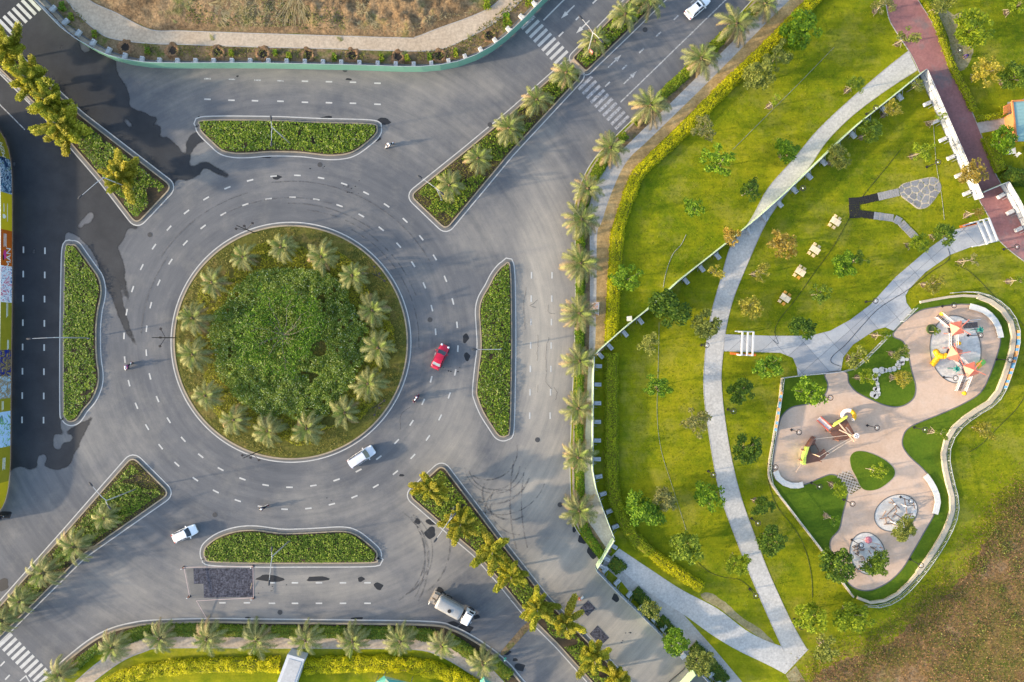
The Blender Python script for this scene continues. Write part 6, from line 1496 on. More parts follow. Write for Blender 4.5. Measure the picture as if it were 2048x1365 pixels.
for i, s in enumerate(sites):
    c = [(s[0]-2, s[1]-2), (s[0]+2, s[1]-2), (s[0]+2, s[1]+2), (s[0]-2, s[1]+2)]
    for j, q in enumerate(sites):
        if i == j: continue
        d = Vector((q[0]-s[0], q[1]-s[1])); L_ = d.length
        if L_ > 3: continue
        d /= L_; m = Vector(s)+d*(L_/2-0.085); tdir = Vector((-d.y, d.x))
        c = clip_poly(c, tuple(m), tuple(m+tdir))
        if len(c) < 3: break
    fe = fin if area2(fin) > 0 else fin[::-1]
    for k in range(len(fe)):
        if len(c) < 3: break
        if (Vector(fe[k])-Vector(fe[k-1])).length > 1e-4: c = clip_poly(c, fe[k-1], fe[k])
    if len(c) < 3 or abs(area2(c)) < 0.2: continue
    cm = Vector((sum(p[0] for p in c)/len(c), sum(p[1] for p in c)/len(c)))
    cc = []
    for k in range(len(c)):     # knock the corners off
        a, b_, d2 = Vector(c[k-1]), Vector(c[k]), Vector(c[(k+1) % len(c)])
        cc += [tuple(b_.lerp(a, .22)), tuple(b_.lerp(d2, .22))]
    mb = MB(); mb.prism(cc, 0.12, 0.155+rr.uniform(0, 0.01)); mb.build('flagstone', rr.choice(M_flag), fl)
# plank walk
walk = thing('plank_walk', 'bent plank walkway, partly painted black, leading from the flagstone terrace', 'walkway', tuple(P(1740, 400, 0.1)))
wo = tuple(P(1740, 400, 0.1)); M_pk = [plain('plank_black', (0.02,0.019,0.018)), plain('plank_grey', (0.30,0.285,0.27), (0.24,0.23,0.22), 1), plain('plank_grey_cool', (0.24,0.245,0.26), (0.20,0.205,0.22), 1)]
def planks(a, b_, wd, pick):
    A, B = P(*a), P(*b_); A2, B2 = Vector((A.x, A.y)), Vector((B.x, B.y)); n = max(1, round((B2-A2).length/0.4)); st = (B2-A2).length/n; d = (B2-A2).normalized()
    for i in range(n):
        c = A2+d*st*(i+.5); mb = MB(); mb.box((c.x, c.y, 0.15+rr.uniform(0, .012)), (st-.03, wd*(1+rr.uniform(-.03,.06)), 0.06), math.atan2(d.y, d.x)); mb.build('plank', M_pk[pick(i/n)], walk, wo)
planks((1797,385), (1718,403), 1.25, lambda u: 0 if u > 0.5 else 1)
planks((1707,396), (1709,437), 1.75, lambda u: 0)
planks((1717,428), (1786,437), 1.2, lambda u: 0 if u < 0.4 else (1 if rr.random() < .6 else 2))
planks((1788,438), (1801,445), 1.2, lambda u: 2); planks((1801,446), (1832,478), 1.2, lambda u: 1 if rr.random() < .5 else 2)
# stepping stones
M_step = [plain('step_stone', (0.47,0.46,0.43), (0.39,0.385,0.37), 1), plain('step_stone_pale', (0.54,0.53,0.50), (0.45,0.445,0.43), 1)]
steps = [(1751,742,6),(1763,741,6.5),(1771,741,4),(1779,740,4.5),(1787,738,5),(1793,730,3.5),(1797,733,3),(1796,724,3.5),(1803,720,6),(1804,727,4),(1799,728,3),(1813,719,3.5),(1797,737,2.5),(1757,750,3),(1749,752,5),(1750,757,5.5),(1752,762,3),(1754,768,3.5),(1755,773,2.5),(1749,778,4),(1754,779,5),(1745,789,6),(1751,793,5),(1757,786,3),(1757,790,2.5),(1752,785,2.5)]
steps.sort(key=lambda s: -s[1]*10 if s[1] > 745.5 else s[0])
for i, (x, y, r) in enumerate(steps):
    c = P(x, y); poly = [(c.x+r*SC*1.06*(1+0.06*math.sin(3*a+i))*math.cos(a), c.y+r*SC*1.06*(1+0.06*math.cos(2*a+i))*math.sin(a)) for a in np.linspace(0, 2*math.pi, 12, endpoint=False)]
    mb = MB(); mb.prism(poly, 0.0, 0.07); mb.v = [(v[0]-c.x, v[1]-c.y, v[2]) for v in mb.v]; o = mb.build('stepping_stone', M_step[i % 2]); o.location = (c.x, c.y, 0.115)
    tag(o, f"round grey stepping stone on the court lawn, {ORD[i] if i < 24 else ['twenty-fifth','twenty-sixth'][i-24]} along the trail from its lower end", 'stone', 'stepping stones in the court lawn')
# grid paving
gp = [(1672,950),(1697,942),(1712,962),(1722,976),(1700,990),(1694,988),(1690,968)]
mb = MB(); mb.sheet(W(gp), 0.128); gpo = struct('grid_paving', mb, M_verge)
gpw = [(p.x, p.y) for p in W(gp)]; bar = MB().box((0,0,0), (0.42,0.17,0.05)).mesh('paver', plain('paver_pale', (0.50,0.42,0.34), (0.42,0.36,0.3), 1))
o = P(1697, 966); k = 0
for i in range(-9, 10):
    for j in range(-9, 10):
        ang = -0.32; x = o.x+i*0.44*math.cos(ang)-j*0.44*math.sin(ang); y = o.y+i*0.44*math.sin(ang)+j*0.44*math.cos(ang)
        if inside(gpw, np.array([(x, y)]))[0]:
            obj('paver', bar, gpo, (x, y, 0.145), ang); obj('paver', bar, gpo, (x-0.22*math.cos(ang)+0.2*math.sin(ang), y-0.2*math.sin(ang), 0.141), ang+math.pi/2)
# picnic tables with stools
M_tt = plain('table_wood_pale', (0.84,0.66,0.42), (0.76,0.58,0.36), 1, 0.5); M_so = plain('stool_orange', (0.62,0.30,0.05), (0.55,0.26,0.04), 1, 0.5); M_sw = plain('stool_cream', (0.82,0.60,0.32), (0.76,0.54,0.28), 1, 0.5)
TB = [(1667,445,'topmost','wwww'),(1626,501,'second from the top','wwww'),(1597,545,'third from the top','wwwo'),(1567,597,'lowest','oowo')]
for x, y, l, cs in TB:
    b_ = P(x, y); ang = math.radians(-33); t = thing('picnic_table', f'pale rectangular picnic table, {l} of the four on the lawn', 'table', (b_.x, b_.y, 0.1), ang, 'picnic tables')
    mb = MB()
    mb.box((-0.42,0,0.74), (0.82,1.0,0.06)); mb.box((0.42,0,0.74), (0.82,1.0,0.06)); mb.build('tabletop', M_tt, t, bevel=0.02)
    for sx in (-.6,.6):
        for sy in (-.35,.35): mb = MB(); mb.box((sx,sy,0.36), (.09,.09,.71)); mb.build('leg', M_tt, t)
    for k, (dx, dy) in enumerate(((-0.42,0.86),(0.38,0.86),(-0.42,-0.86),(0.38,-0.86))):
        p = Vector((b_.x+dx*math.cos(ang)-dy*math.sin(ang), b_.y+dx*math.sin(ang)+dy*math.cos(ang)))
        st = thing('stool', f"{'orange' if cs[k] == 'o' else 'cream'} square stool at the {['upper left','upper right','lower left','lower right'][k]} of the {l.replace(' from the top','')} picnic table", 'stool', (p.x, p.y, 0.1), ang, 'stools at the picnic tables')
        m = M_so if cs[k] == 'o' else M_sw; mb = MB(); mb.box((0,0,0.43), (0.52,0.46,0.07)); mb.build('seat', m, st, bevel=0.02)
        for sx in (-.19,.19):
            for sy in (-.16,.16): mb = MB(); mb.box((sx,sy,0.2), (.06,.06,.4)); mb.build('leg', m, st)
# pergolas
M_perg = plain('pergola_white', (0.55,0.545,0.53), (0.48,0.48,0.47), 1, 0.6); M_obench = plain('bench_orange', (0.66,0.17,0.03), fine=0.04, rough=0.4)
def pergola(label, beams, rails, posts, z=2.7, org=None, base=None):
    o_ = P(*org); og = (o_.x, o_.y, 0.12); t = thing('pergola', label, 'pergola', og)
    for a, b_ in beams: mb = MB(); mb.beam(P(*a, z), P(*b_, z), 0.26, 0.22); mb.build('beam', M_perg, t, og)
    for a, b_ in rails: mb = MB(); mb.beam(P(*a, z-.22), P(*b_, z-.22), 0.16, 0.2); mb.build('cross_rail', M_perg, t, og)
    for a in posts: p = P(*a, z-.3); mb = MB(); mb.beam((p.x, p.y, 0.1), (p.x, p.y, z-.3), 0.16); mb.build('post', M_perg, t, og)
    for a, b_ in base: mb = MB(); mb.beam(P(*a, .45), P(*b_, .45), 0.4, 0.1); mb.build('bench_plank', M_obench, t, og)
pergola('small white pergola with an orange bench over the plaza path beside the granite path', [((1485,664),(1483,712)),((1496,664),(1494,712)),((1507,664),(1505,712))], [((1470,663),(1508,664)),((1473,709),(1506,712))], [(1485,664),(1507,664),(1483,711),(1505,711)], org=(1495,688), base=[((1460,707),(1490,710)),((1478,709),(1512,710))])
pergola('white gate pergola where the plaza path meets the red path', [((1955,443),(1975,489)),((1966,439),(1985,485)),((1977,436),(1995,481))], [((1926,452),(1978,437)),((1944,494),(1996,482))], [(1955,443),(1977,437),(1975,488),(1994,482)], org=(1970,465), base=[((1920,454),(1952,447)),((1930,451),(1958,444))])
# ---- tower play structure
M_coral = plain('roof_coral', (0.62,0.17,0.11), (0.54,0.14,0.09), 0.8, 0.5); M_coralp = plain('roof_coral_pale', (0.72,0.32,0.20), fine=0.05); M_py = plain('slide_yellow', (0.80,0.42,0.01), fine=0.03, rough=0.35); M_pg = plain('slide_green', (0.20,0.58,0.08), fine=0.03, rough=0.35); M_teal = plain('palm_teal', (0.02,0.20,0.17), fine=0.05); M_rw = plain('rail_white', (0.72,0.68,0.66), fine=0.03); M_dkp = plain('bridge_plank_dark', (0.11,0.09,0.09), fine=0.1)
org = P(1912, 700); og = (org.x, org.y, 0.13)
ps = thing('play_towers', 'coral roofed play towers linked by bridges with yellow and green slides', 'playground', og)
def tower(x, y, ang, w=1.5):
    DZ = 1.5; c = P(x, y, DZ)
    mb = MB(); mb.box((c.x, c.y, DZ), (w, w, 0.1), ang); mb.build('deck', M_dkp, ps, og)
    for k in range(4):
        a = ang+math.pi/4+k*math.pi/2; q = (c.x+w*.68*math.cos(a), c.y+w*.68*math.sin(a)); mb = MB(); mb.tube((q[0],q[1],.13), (q[0],q[1],2.7), .06, None, 6); mb.build('post', M_coral, ps, og)
    mb = MB(); R = w*0.98; pk = (c.x, c.y, 3.55); cor = [(c.x+R*math.cos(ang+math.pi/4+k*math.pi/2), c.y+R*math.sin(ang+math.pi/4+k*math.pi/2), 2.65) for k in range(4)]
    vv = cor+[pk]; mb.add(vv, [(0,1,4),(1,2,4),(2,3,4),(3,0,4),(3,2,1,0)]); mb.m = [0,1,0,1,0]; mb.build('roof', [M_coral, M_coralp], ps, og)
    for a in (ang+2.4, ang-0.8, ang+0.6): mb = MB(); mb.beam((c.x, c.y, 3.5), (c.x+1.9*math.cos(a), c.y+1.9*math.sin(a), 3.75), .09); mb.build('roof_pole', M_coral, ps, og)
    return c
T1 = tower(1905, 657, 0.2); T2 = tower(1901, 708, -0.4); T3 = tower(1933, 739, 0.35)
def bridge(a, b_, za=1.5, zb=1.5, w=1.15):
    A = P(*a, za); B = P(*b_, zb); d = (B-A); L_ = Vector((d.x, d.y)).length; n = Vector((-d.y, d.x, 0)).normalized(); N = max(3, int(L_/0.24)); br = None
    mb = MB(); mb.beam(A+n*w*.3, B+n*w*.3, .06); mb.beam(A-n*w*.3, B-n*w*.3, .06); br = mb.build('bridge', M_rw, ps, og)
    me = MB().box((0,0,0), (0.17, w*.55, 0.05)).mesh('bridge_plank', M_dkp)
    for k in range(N): p = A.lerp(B, (k+.5)/N); q = obj('bridge_plank', me, br, (p.x-og[0], p.y-og[1], p.z+.05-og[2]), math.atan2(d.y, d.x))
    for s in (-1, 1):
        mb = MB(); mb.beam(A+n*s*w*.5+Vector((0,0,.9)), B+n*s*w*.5+Vector((0,0,.9)), .08); mb.beam(A+n*s*w*.5+Vector((0,0,.45)), B+n*s*w*.5+Vector((0,0,.45)), .05)
        for k in range(N+1): p = A.lerp(B, k/N)+n*s*w*.5; mb.beam(p, p+Vector((0,0,.9)), .04)
        r_ = mb.build('bridge_rail', M_rw, br, og)
bridge((1898,651), (1874,631), 1.5, .7); bridge((1916,653), (1955,650), 1.5, .6, 1.7); bridge((1903,667), (1903,697)); bridge((1910,715), (1925,732)); bridge((1929,751), (1917,782), 1.5, .3, 1.5)
def slide(pts, cols, r=.42):
    for k in range(len(pts)-1):
        q = catmull3([P(*pts[max(k-1,0)][:2], pts[max(k-1,0)][2]), P(*pts[k][:2], pts[k][2]), P(*pts[k+1][:2], pts[k+1][2]), P(*pts[min(k+2,len(pts)-1)][:2], pts[min(k+2,len(pts)-1)][2])])
        mb = MB(); mb.path(q, r*(1+0.04*(k % 2)), 12); mb.build('slide_tube', cols[k], ps, og, smooth=True)
def catmull3(p, n=5):
    out = []
    for k in range(n+1):
        t = k/n; out.append(0.5*((2*p[1])+(p[2]-p[0])*t+(2*p[0]-5*p[1]+4*p[2]-p[3])*t*t+(3*p[1]-p[0]-3*p[2]+p[3])*t**3))
    return out
slide([(1894,711,1.9),(1886,713,1.8),(1876,710,1.6),(1872,703,1.4),(1876,714,1.0),(1868,726,.5),(1864,730,.42)], [M_py,M_py,M_py,M_pg,M_py,M_py], .46)
slide([(1944,737,1.9),(1951,735,1.7),(1958,730,1.2),(1966,724,.55)], [M_pg,M_py,M_pg], .46)
for x, y in ((1961,660),(1914,738)):
    c = P(x, y, 2.6); mb = MB(); mb.tube((c.x, c.y, .13), (c.x, c.y, 2.6), .08, .06, 7); dp = mb.build('toy_palm', M_teal, ps, og)
    for k in range(7): a = k*.9; mb = MB(); mb.path([(c.x, c.y, 2.6), (c.x+.35*math.cos(a), c.y+.35*math.sin(a), 2.75), (c.x+.62*math.cos(a), c.y+.62*math.sin(a), 2.5)], [.05,.13,.03], 5); mb.build('toy_leaf', M_teal, dp, og)
for x, y in ((1884,628),(1918,687),(1929,787)): c = P(x, y, 1.0); mb = MB(); mb.tube((c.x,c.y,.13), (c.x,c.y,.8), .06, None, 6); mb.ellip((c.x,c.y,1.0), .36, 12, 8); mb.build('yellow_ball', M_py, ps, og, smooth=True)
pt = P(1861, 659); tr_ = thing('ring_planter', 'round dark green planter ring with a propped sapling left of the play towers', 'planter', (pt.x, pt.y, .13)); mb = MB(); mb.lathe((0,0,0), [(.82,0),(.82,.3),(.6,.32),(.5,.2),(.02,.18)], 20); mb.build('ring', plain('planter_green', (0.07,0.10,0.03)), tr_)
tree(1874, 663, 9, 'lime', 'sparse', 'tiny sapling growing in the round planter left of the play towers', False, 2.4)
# ---- pirate ship in two halves
M_sh = plain('ship_wood', (0.22,0.10,0.065), (0.16,0.075,0.05), 1.5, 0.7); M_shl = plain('ship_wood_pale', (0.66,0.46,0.31), fine=0.05); M_lime = plain('ship_lime', (0.50,0.60,0.10), fine=0.05); M_red = plain('slide_red', (0.50,0.10,0.07), fine=0.04)
org = P(1690, 860); og = (org.x, org.y, .13); sh = thing('ship_stern', 'brown stern half of the pirate ship with masts, a red chute and a spiral slide', 'playground', og)
def deck(parent, og, poly, z, m=M_sh, name='deck'):
    mb = MB(); mb.prism([(p.x, p.y) for p in (P(x, y, z) for x, y in poly)], z-.12, z, bottom=True); return mb.build(name, m, parent, og)
d_ = deck(sh, og, [(1658,864),(1691,835),(1712,872),(1697,880),(1674,882)], 1.6)
for k in range(6):
    a, b_ = P(1662+4*k, 866+2.4*k, 1.62), P(1692+3.2*k, 840+5*k, 1.62); mb = MB(); mb.beam(a, b_, .05, .03); mb.build('deck_joint', M_dkp, d_, og)
deck(sh, og, [(1697,848),(1707,872),(1700,878),(1690,858)], 2.1, M_sh, 'upper_deck')
for x, y in ((1658,864),(1691,835),(1711,872),(1674,881),(1668,850),(1683,842)): p = P(x, y, 1.6); mb = MB(); mb.beam((p.x,p.y,.13), (p.x,p.y,2.4), .14); mb.build('post', M_sh, sh, og)
mb = MB(); a, b_ = P(1664,853,2.0), P(1690,836,2.0); n = Vector((0.45,0.75,0)).normalized(); mb.hexa([a, b_, b_+n*.45, a+n*.7], [a+Vector((0,0,.7)), b_+Vector((0,0,.7)), b_+n*.45+Vector((0,0,.5)), a+n*.7+Vector((0,0,.4))]); mb.build('side_panel', M_lime, sh, og)
mb = MB(); a, b_ = P(1660,858,1.5), P(1637,837,.3); d = (b_-a); n = Vector((-d.y, d.x, 0)).normalized()*.42; mb.hexa([a-n-Vector((0,0,.08)), b_-n-Vector((0,0,.08)), b_+n-Vector((0,0,.08)), a+n-Vector((0,0,.08))], [a-n, b_-n, b_+n, a+n]); ch = mb.build('chute', M_rw, sh, og)
for s in (-1, 1): mb = MB(); mb.beam(a+n*s+Vector((0,0,.12)), b_+n*s+Vector((0,0,.12)), .14, .3); mb.build('chute_side', M_red, ch, og)
c = P(1697, 830, 1.0); mb = MB(); q = [(c.x+.75*math.cos(t), c.y+.75*math.sin(t), 1.9-1.6*(t+1.2)/5.0) for t in np.linspace(-1.2, 3.8, 14)]; mb.path(q, .34, 10, mi=0); mb.m = [1 if i < 60 else 0 for i in range(len(mb.f))]; mb.build('spiral_slide', [M_rw, M_py], sh, og, smooth=True)
for a, b_ in (((1677,846,2.6),(1709,884,3.2)),((1678,860,2.7),(1708,874,3.3)),((1692,855,2.6),(1712,881,3.2))): mb = MB(); mb.beam(P(*a), P(*b_), .17); mb.build('spar', M_shl, sh, og)
p = P(1713, 872, 3.4); mb = MB(); mb.lathe((p.x, p.y, 3.4), [(0.0,.06),(.44,.06),(.44,0),(0.0,0)], 18); md = mb.build('crows_nest_disc', M_rw, sh, og)
mb = MB()
for k in range(4): a = k*1.57+.4; mb.ellip((p.x+.2*math.cos(a), p.y+.2*math.sin(a), 3.47), (.12,.07,.01), 8, 4, rz=a)
mb.build('disc_marks', C_navy, md, og)
mb = MB(); mb.tube((p.x,p.y,.13), (p.x,p.y,3.4), .1, .07, 8); mb.build('mast', M_shl, sh, og)
org = P(1620, 905); og2 = (org.x, org.y, .13); bw = thing('ship_bow', 'lime and brown bow half of the pirate ship lower left of the stern', 'playground', og2)
deck(bw, og2, [(1620,876),(1625,872),(1632,880),(1630,886),(1640,905),(1648,898),(1654,906),(1650,915),(1638,923),(1612,928),(1610,918),(1616,900)], 1.2, M_sh)
deck(bw, og2, [(1619,893),(1630,890),(1638,904),(1630,909),(1622,905)], 1.3, plain('ship_net', (0.13,0.105,0.08)), 'net_floor')
hull = [(1619,877),(1609,893),(1603,910),(1601,924),(1602,929)]
for k in range(4):
    (x0, y0), (x1, y1) = hull[k], hull[k+1]; a, b_ = P(x0, y0, .3), P(x1, y1, .3); a2, b2 = P(x0+4, y0+1, 1.9), P(x1+5, y1+1, 1.9); e = Vector((.06,0,0)); mb = MB(); mb.hexa([a, b_, b_+e, a+e], [a2, b2, b2+e, a2+e]); mb.build('hull_plank', M_sh if k == 0 else M_lime, bw, og2)
    a, b_ = P(x0+4, y0+1, 1.9), P(x1+5, y1+1, 1.9); e = Vector((.45,0,0)); mb = MB(); mb.hexa([a, b_, b_+e, a+e], [v+Vector((0,0,.08)) for v in (a, b_, b_+e, a+e)]); mb.build('gunwale', M_lime if k else M_sh, bw, og2)
mb = MB(); mb.beam(P(1604,928,1.9), P(1592,945,2.4), .1); mb.build('bowsprit', M_shl, bw, og2)
mb = MB(); mb.beam(P(1624,908,1.3), P(1640,914,2.9), .12); mb.build('spar', M_shl, bw, og2)
mb = MB(); mb.tube(P(1639,913,.13), P(1639,913,3.0), .1, .06, 8); mb.build('mast', M_rw, bw, og2)
for x, y in ((1605,900),(1600,920),(1626,874),(1654,906),(1638,922)): p = P(x, y, .6); mb = MB(); mb.beam((p.x,p.y,.13), (p.x,p.y,1.5), .14); mb.build('post', M_sh, bw, og2)
M_rope = plain('rope_pale', (0.60,0.50,0.40), fine=0)
for i, (a, b_, l) in enumerate([((1622,880,1.8),(1695,871,2.6),'upper'),((1640,913,2.9),(1700,877,2.8),'middle'),((1652,912,1.6),(1704,880,2.8),'lower')]):
    mb = MB(); A, B = P(*a), P(*b_); mb.path([A.lerp(B, k/8)-Vector((0,0,.5*(k/8)*(1-k/8))) for k in range(9)], .035, 5); tag(mb.build('rigging_rope', M_rope), f'{l} pale rope stretched between the two ship halves', 'rope', 'ropes between the ship halves')
# ---- climbing poles and wooden obstacles in the small sandpits
M_log = plain('climbing_log', (0.26,0.17,0.13), (0.18,0.12,0.09), 2)
def logs(label, cx, cy, segs, extra=None):
    o_ = P(cx, cy); og = (o_.x, o_.y, .13); t = thing('climbing_frame', label, 'climbing frame', og)
    for (x0, y0, z0_), (x1, y1, z1) in segs: mb = MB(); mb.tube(P(x0, y0, z0_), P(x1, y1, z1), .085, .08, 6); mb.build('pole', M_log, t, og)
    return t, og
s1 = [((1782,998,.2),(1793,1012,1.2)),((1778,1005,.3),(1790,1008,1.4)),((1790,1008,1.3),(1799,1017,.4)),((1790,1009,1.2),(1793,1021,.5)),((1785,1035,.3),(1794,1021,1.0)),((1788,1027,.9),(1811,1042,.3)),((1811,1011,1.6),(1809,997,.4)),((1811,1011,1.5),(1827,1011,.5)),((1827,1006,.3),(1830,1019,.6)),((1812,1012,1.5),(1814,1029,.4)),((1811,1029,.5),(1826,1028,.5)),((1821,1030,.4),(1815,1046,.9)),((1792,1012,.3),(1774,1030,.9)),((1772,1022,.8),(1765,1034,.2)),((1775,1033,.9),(1790,1048,.2)),((1759,1038,.3),(1776,1036,.8)),((1770,1034,.7),(1773,1048,.2)),((1768,1049,.2),(1785,1048,.3))]
t, og = logs('brown climbing poles criss-crossing the upper small sandpit', 1795, 1025, s1)
for x, y in ((1790,1009),(1812,1013),(1815,1045),(1790,1047)): p = P(x, y, 1.5); mb = MB(); mb.tube((p.x,p.y,.13), (p.x,p.y,1.5), .09, None, 7); mb.ellip((p.x,p.y,1.52), (.16,.16,.1), 8, 5); mb.build('capped_post', M_rw, t, og)
r2 = random.Random(11); s2 = []
for k in range(26):
    x, y = 1716+r2.uniform(-9, 26), 1110+r2.uniform(-18, 32); a = r2.uniform(0, 6.28); l = r2.uniform(4, 10); s2.append(((x, y, .25), (x+l*math.cos(a), y+l*math.sin(a), r2.uniform(.25,.7))))
for k in range(6): x, y = 1752+r2.uniform(-6,8), 1098+r2.uniform(-6,12); a = r2.uniform(0,6.28); s2.append(((x,y,.25),(x+7*math.cos(a),y+7*math.sin(a),.4)))
t, og = logs('heap of dark wooden climbing pieces in the lowest sandpit', 1735, 1108, s2)
p = P(1736, 1080); mb = MB(); mb.lathe((0,0,0), [(0,.35),(.3,.33),(.55,.15),(.6,0)], 16); o = mb.build('pink_dome', plain('dome_pink', (0.62,0.22,0.26), fine=0.03), smooth=True); o.location = (p.x, p.y, .13); tag(o, 'pink round dome at the top of the lowest sandpit', 'play dome')
for i, (a, b_) in enumerate((((1722,1079),(1760,1090)),((1760,1090),(1769,1108)))): mb = MB(); mb.path([P(*a,.5), P((a[0]+b_[0])/2,(a[1]+b_[1])/2,.4), P(*b_,.5)], .03, 5); tag(mb.build('barrier_tape', plain('tape_orange', (0.62,0.22,0.08), fine=0)), ['orange tape across the top of the lowest sandpit','orange tape along the right rim of the lowest sandpit'][i], 'tape')
# ---- teal-roofed hut at the right edge
org = P(2045, 245); og = (org.x, org.y, .12); hut = thing('hut', 'teal roofed hut with orange wooden trim at the right edge', 'hut', og)
M_teal2 = plain('roof_teal', (0.23,0.38,0.37), (0.20,0.34,0.335), 0.4, 0.5, fine=0.05); M_owood = plain('orange_wood', (0.52,0.20,0.07), (0.44,0.16,0.05), 2)
def hp(x, y, z): return P(x, y, z)
A_ = [(2025,203),(2120,196),(2120,283),(2034,283)]
mb = MB(); mb.prism([(v.x, v.y) for v in (P(x, y, 3.0) for x, y in A_)], 2.9, 3.05, bottom=True); rf = mb.build('roof', M_teal2, hut, og)
for k in range(12):
    a, b_ = P(2028+.55*k*.6, 207+6.6*k, 3.07), P(2120, 201+6.9*k, 3.07); mb = MB(); mb.beam(a, b_, .04, .05); mb.build('roof_seam', M_teal2, rf, og)
mb = MB(); mb.beam(P(2024,203,3.05), P(2033,284,3.05), .26, .25); mb.build('fascia', M_owood, rf, og)
mb = MB(); mb.beam(P(2024,203,3.05), P(2120,196,3.05), .26, .25); mb.build('fascia', M_owood, rf, og)
mb = MB(); mb.prism([(v.x, v.y) for v in (P(x, y, 0) for x, y in [(2022,210),(2110,205),(2110,286),(2028,283)])], .12, 2.9); mb.build('wall', plain('hut_wall', (0.45,0.46,0.48)), hut, og)
for k in range(7): a, b_ = P(2008+2.2*k, 214-1.2*k, 2.3), P(2008+2.2*k, 228-1.2*k, 2.3); mb = MB(); mb.beam(a, b_, .11, .06); mb.build('awning_slat', M_owood, hut, og)
mb = MB(); mb.beam(P(2007,214,2.2), P(2025,205,2.2), .12); mb.beam(P(2007,229,2.2), P(2025,222,2.2), .12); mb.build('awning_frame', M_owood, hut, og)
mb = MB(); p = P(2022, 250, 1.2); mb.box((p.x, p.y, 1.2), (.5, 3.3, 2.2), .1); mb.build('door_panel', M_owood, hut, og)
p = P(2017, 305); t = thing('garden_table', 'small white square table in the shade below the hut', 'table', (p.x, p.y, .1), .15); mb = MB(); mb.box((0,0,.72), (1.25,1.0,.06)); mb.build('tabletop', M_bench, t)
for sx in (-.5,.5):
    for sy in (-.38,.38): mb = MB(); mb.box((sx,sy,.35), (.07,.07,.7)); mb.build('leg', M_bench, t)
p = P(2030, 312); t = thing('garden_chair', 'white chair beside the small white table below the hut', 'chair', (p.x, p.y, .1), -.6); mb = MB(); mb.box((0,0,.44), (.5,.5,.06)); mb.build('seat', M_bench, t); mb = MB(); mb.box((0,.25,.72), (.5,.06,.5)); mb.build('backrest', M_bench, t)
for sx in (-.2,.2):
    for sy in (-.2,.2): mb = MB(); mb.box((sx,sy,.21), (.05,.05,.42)); mb.build('leg', M_bench, t)
# ---- things standing on the lawn and pavement
p = P(1257, 638); t = thing('utility_cabinet', 'small white cabinet standing alone beside the diagonal fence', 'cabinet', (p.x, p.y, .1), .05); mb = MB(); mb.box((0,0,.45), (.7,.7,.9)); mb.build('body', M_bench, t, bevel=.03); mb = MB(); mb.box((0,0,.93), (.8,.8,.06)); mb.build('lid', M_bench, t)
p = P(1192, 618); t = thing('picture_board', 'leaning board with a faded colour picture on the pavement behind a palm', 'sign', (p.x, p.y, .12), -.05)
mb = MB(); mb.hexa([Vector(v) for v in ((-.75,-1.0,.05),(.35,-1.05,.55),(.35,1.0,.55),(-.75,.9,.05))], [Vector(v) for v in ((-.77,-1.0,.10),(.33,-1.05,.60),(.33,1.0,.60),(-.77,.9,.10))]); mb.build('board', printmat('print_faded_poster', [(0,(0.25,0.28,0.38)),(0.42,(0.46,0.42,0.40)),(0.52,(0.50,0.20,0.10)),(0.6,(0.55,0.48,0.44))], 1.2), t)
mb = MB(); mb.beam((.36,-1.1,.6), (.36,1.05,.6), .1); mb.beam((.36,1.03,.6), (-.4,1.0,.28), .08); mb.build('frame', M_bench, t)
for sy in (-.9,.9): mb = MB(); mb.beam((.33,sy,.55), (.6,sy,0), .06); mb.build('leg', M_dark, t)
p = P(1174, 112); t = thing('banner_sign', 'small red banner on the lamp post of the north-east median', 'sign', (p.x+.1, p.y, .12), -.75)
mb = MB(); mb.box((.45,0,2.3), (.7,.05,1.3)); mb.build('banner', plain('banner_red', (0.62,0.13,0.08), fine=.05), t)
mb = MB(); mb.box((.45,-.04,2.45), (.5,.02,.28)); mb.build('banner_text_block', M_print, t); mb = MB(); mb.beam((0,0,2.95), (.85,0,2.95), .05); mb.build('bracket', M_steel, t)
# concrete monument and green canopies at the lower edge
p = P(583, 1345); t = thing('concrete_monument', 'pale grey concrete slab monument cutting through the yellow hedge at the lower edge', 'monument', (p.x, p.y, .1), 0)
og = (p.x, p.y, .1); M_mon = plain('monument_concrete', (0.52,0.53,0.54), (0.44,0.455,0.475), .5)
q = [(v.x, v.y) for v in (P(x, y, 2.4) for x, y in [(575,1309),(609,1319),(580,1400),(545,1390)])]; mb = MB(); mb.prism(q, .1, 2.4); mb.build('slab', M_mon, t, og)
q = [(v.x, v.y) for v in (P(x, y, 2.5) for x, y in [(578,1318),(603,1325),(576,1400),(550,1392)])]; mb = MB(); mb.prism(q, 2.4, 2.46); mb.build('top_panel', M_slab, t, og)
def canopy(label, poly, peak, hz=2.3, pz=3.3):
    c = P(*peak, pz); og = (c.x, c.y, .1); t = thing('canopy', label, 'canopy', og); V = [P(x, y, hz) for x, y in poly]; mb = MB(); n = len(V); mb.add([tuple(v) for v in V]+[tuple(c)], [(i, (i+1) % n, n) if area2([(v.x,v.y) for v in V]) > 0 else ((i+1) % n, i, n) for i in range(n)]); mb.m = [i % 2 for i in range(n)]; mb.build('roof', [plain('canopy_green', (0.06,0.26,0.21), fine=.05), plain('canopy_green_pale', (0.34,0.45,0.30), fine=.05)], t, og)
    for v in V: mb = MB(); mb.beam((v.x,v.y,.1), (v.x,v.y,hz), .08); mb.build('post', M_steel, t, og)
canopy('green pointed canopy at the lower edge, right of the monument', [(752,1364),(768,1352),(822,1366),(810,1400),(755,1400)], (772,1358)); canopy('green pointed canopy at the lower edge under the last palm', [(960,1362),(968,1352),(990,1370),(985,1400),(958,1400)], (968,1358))
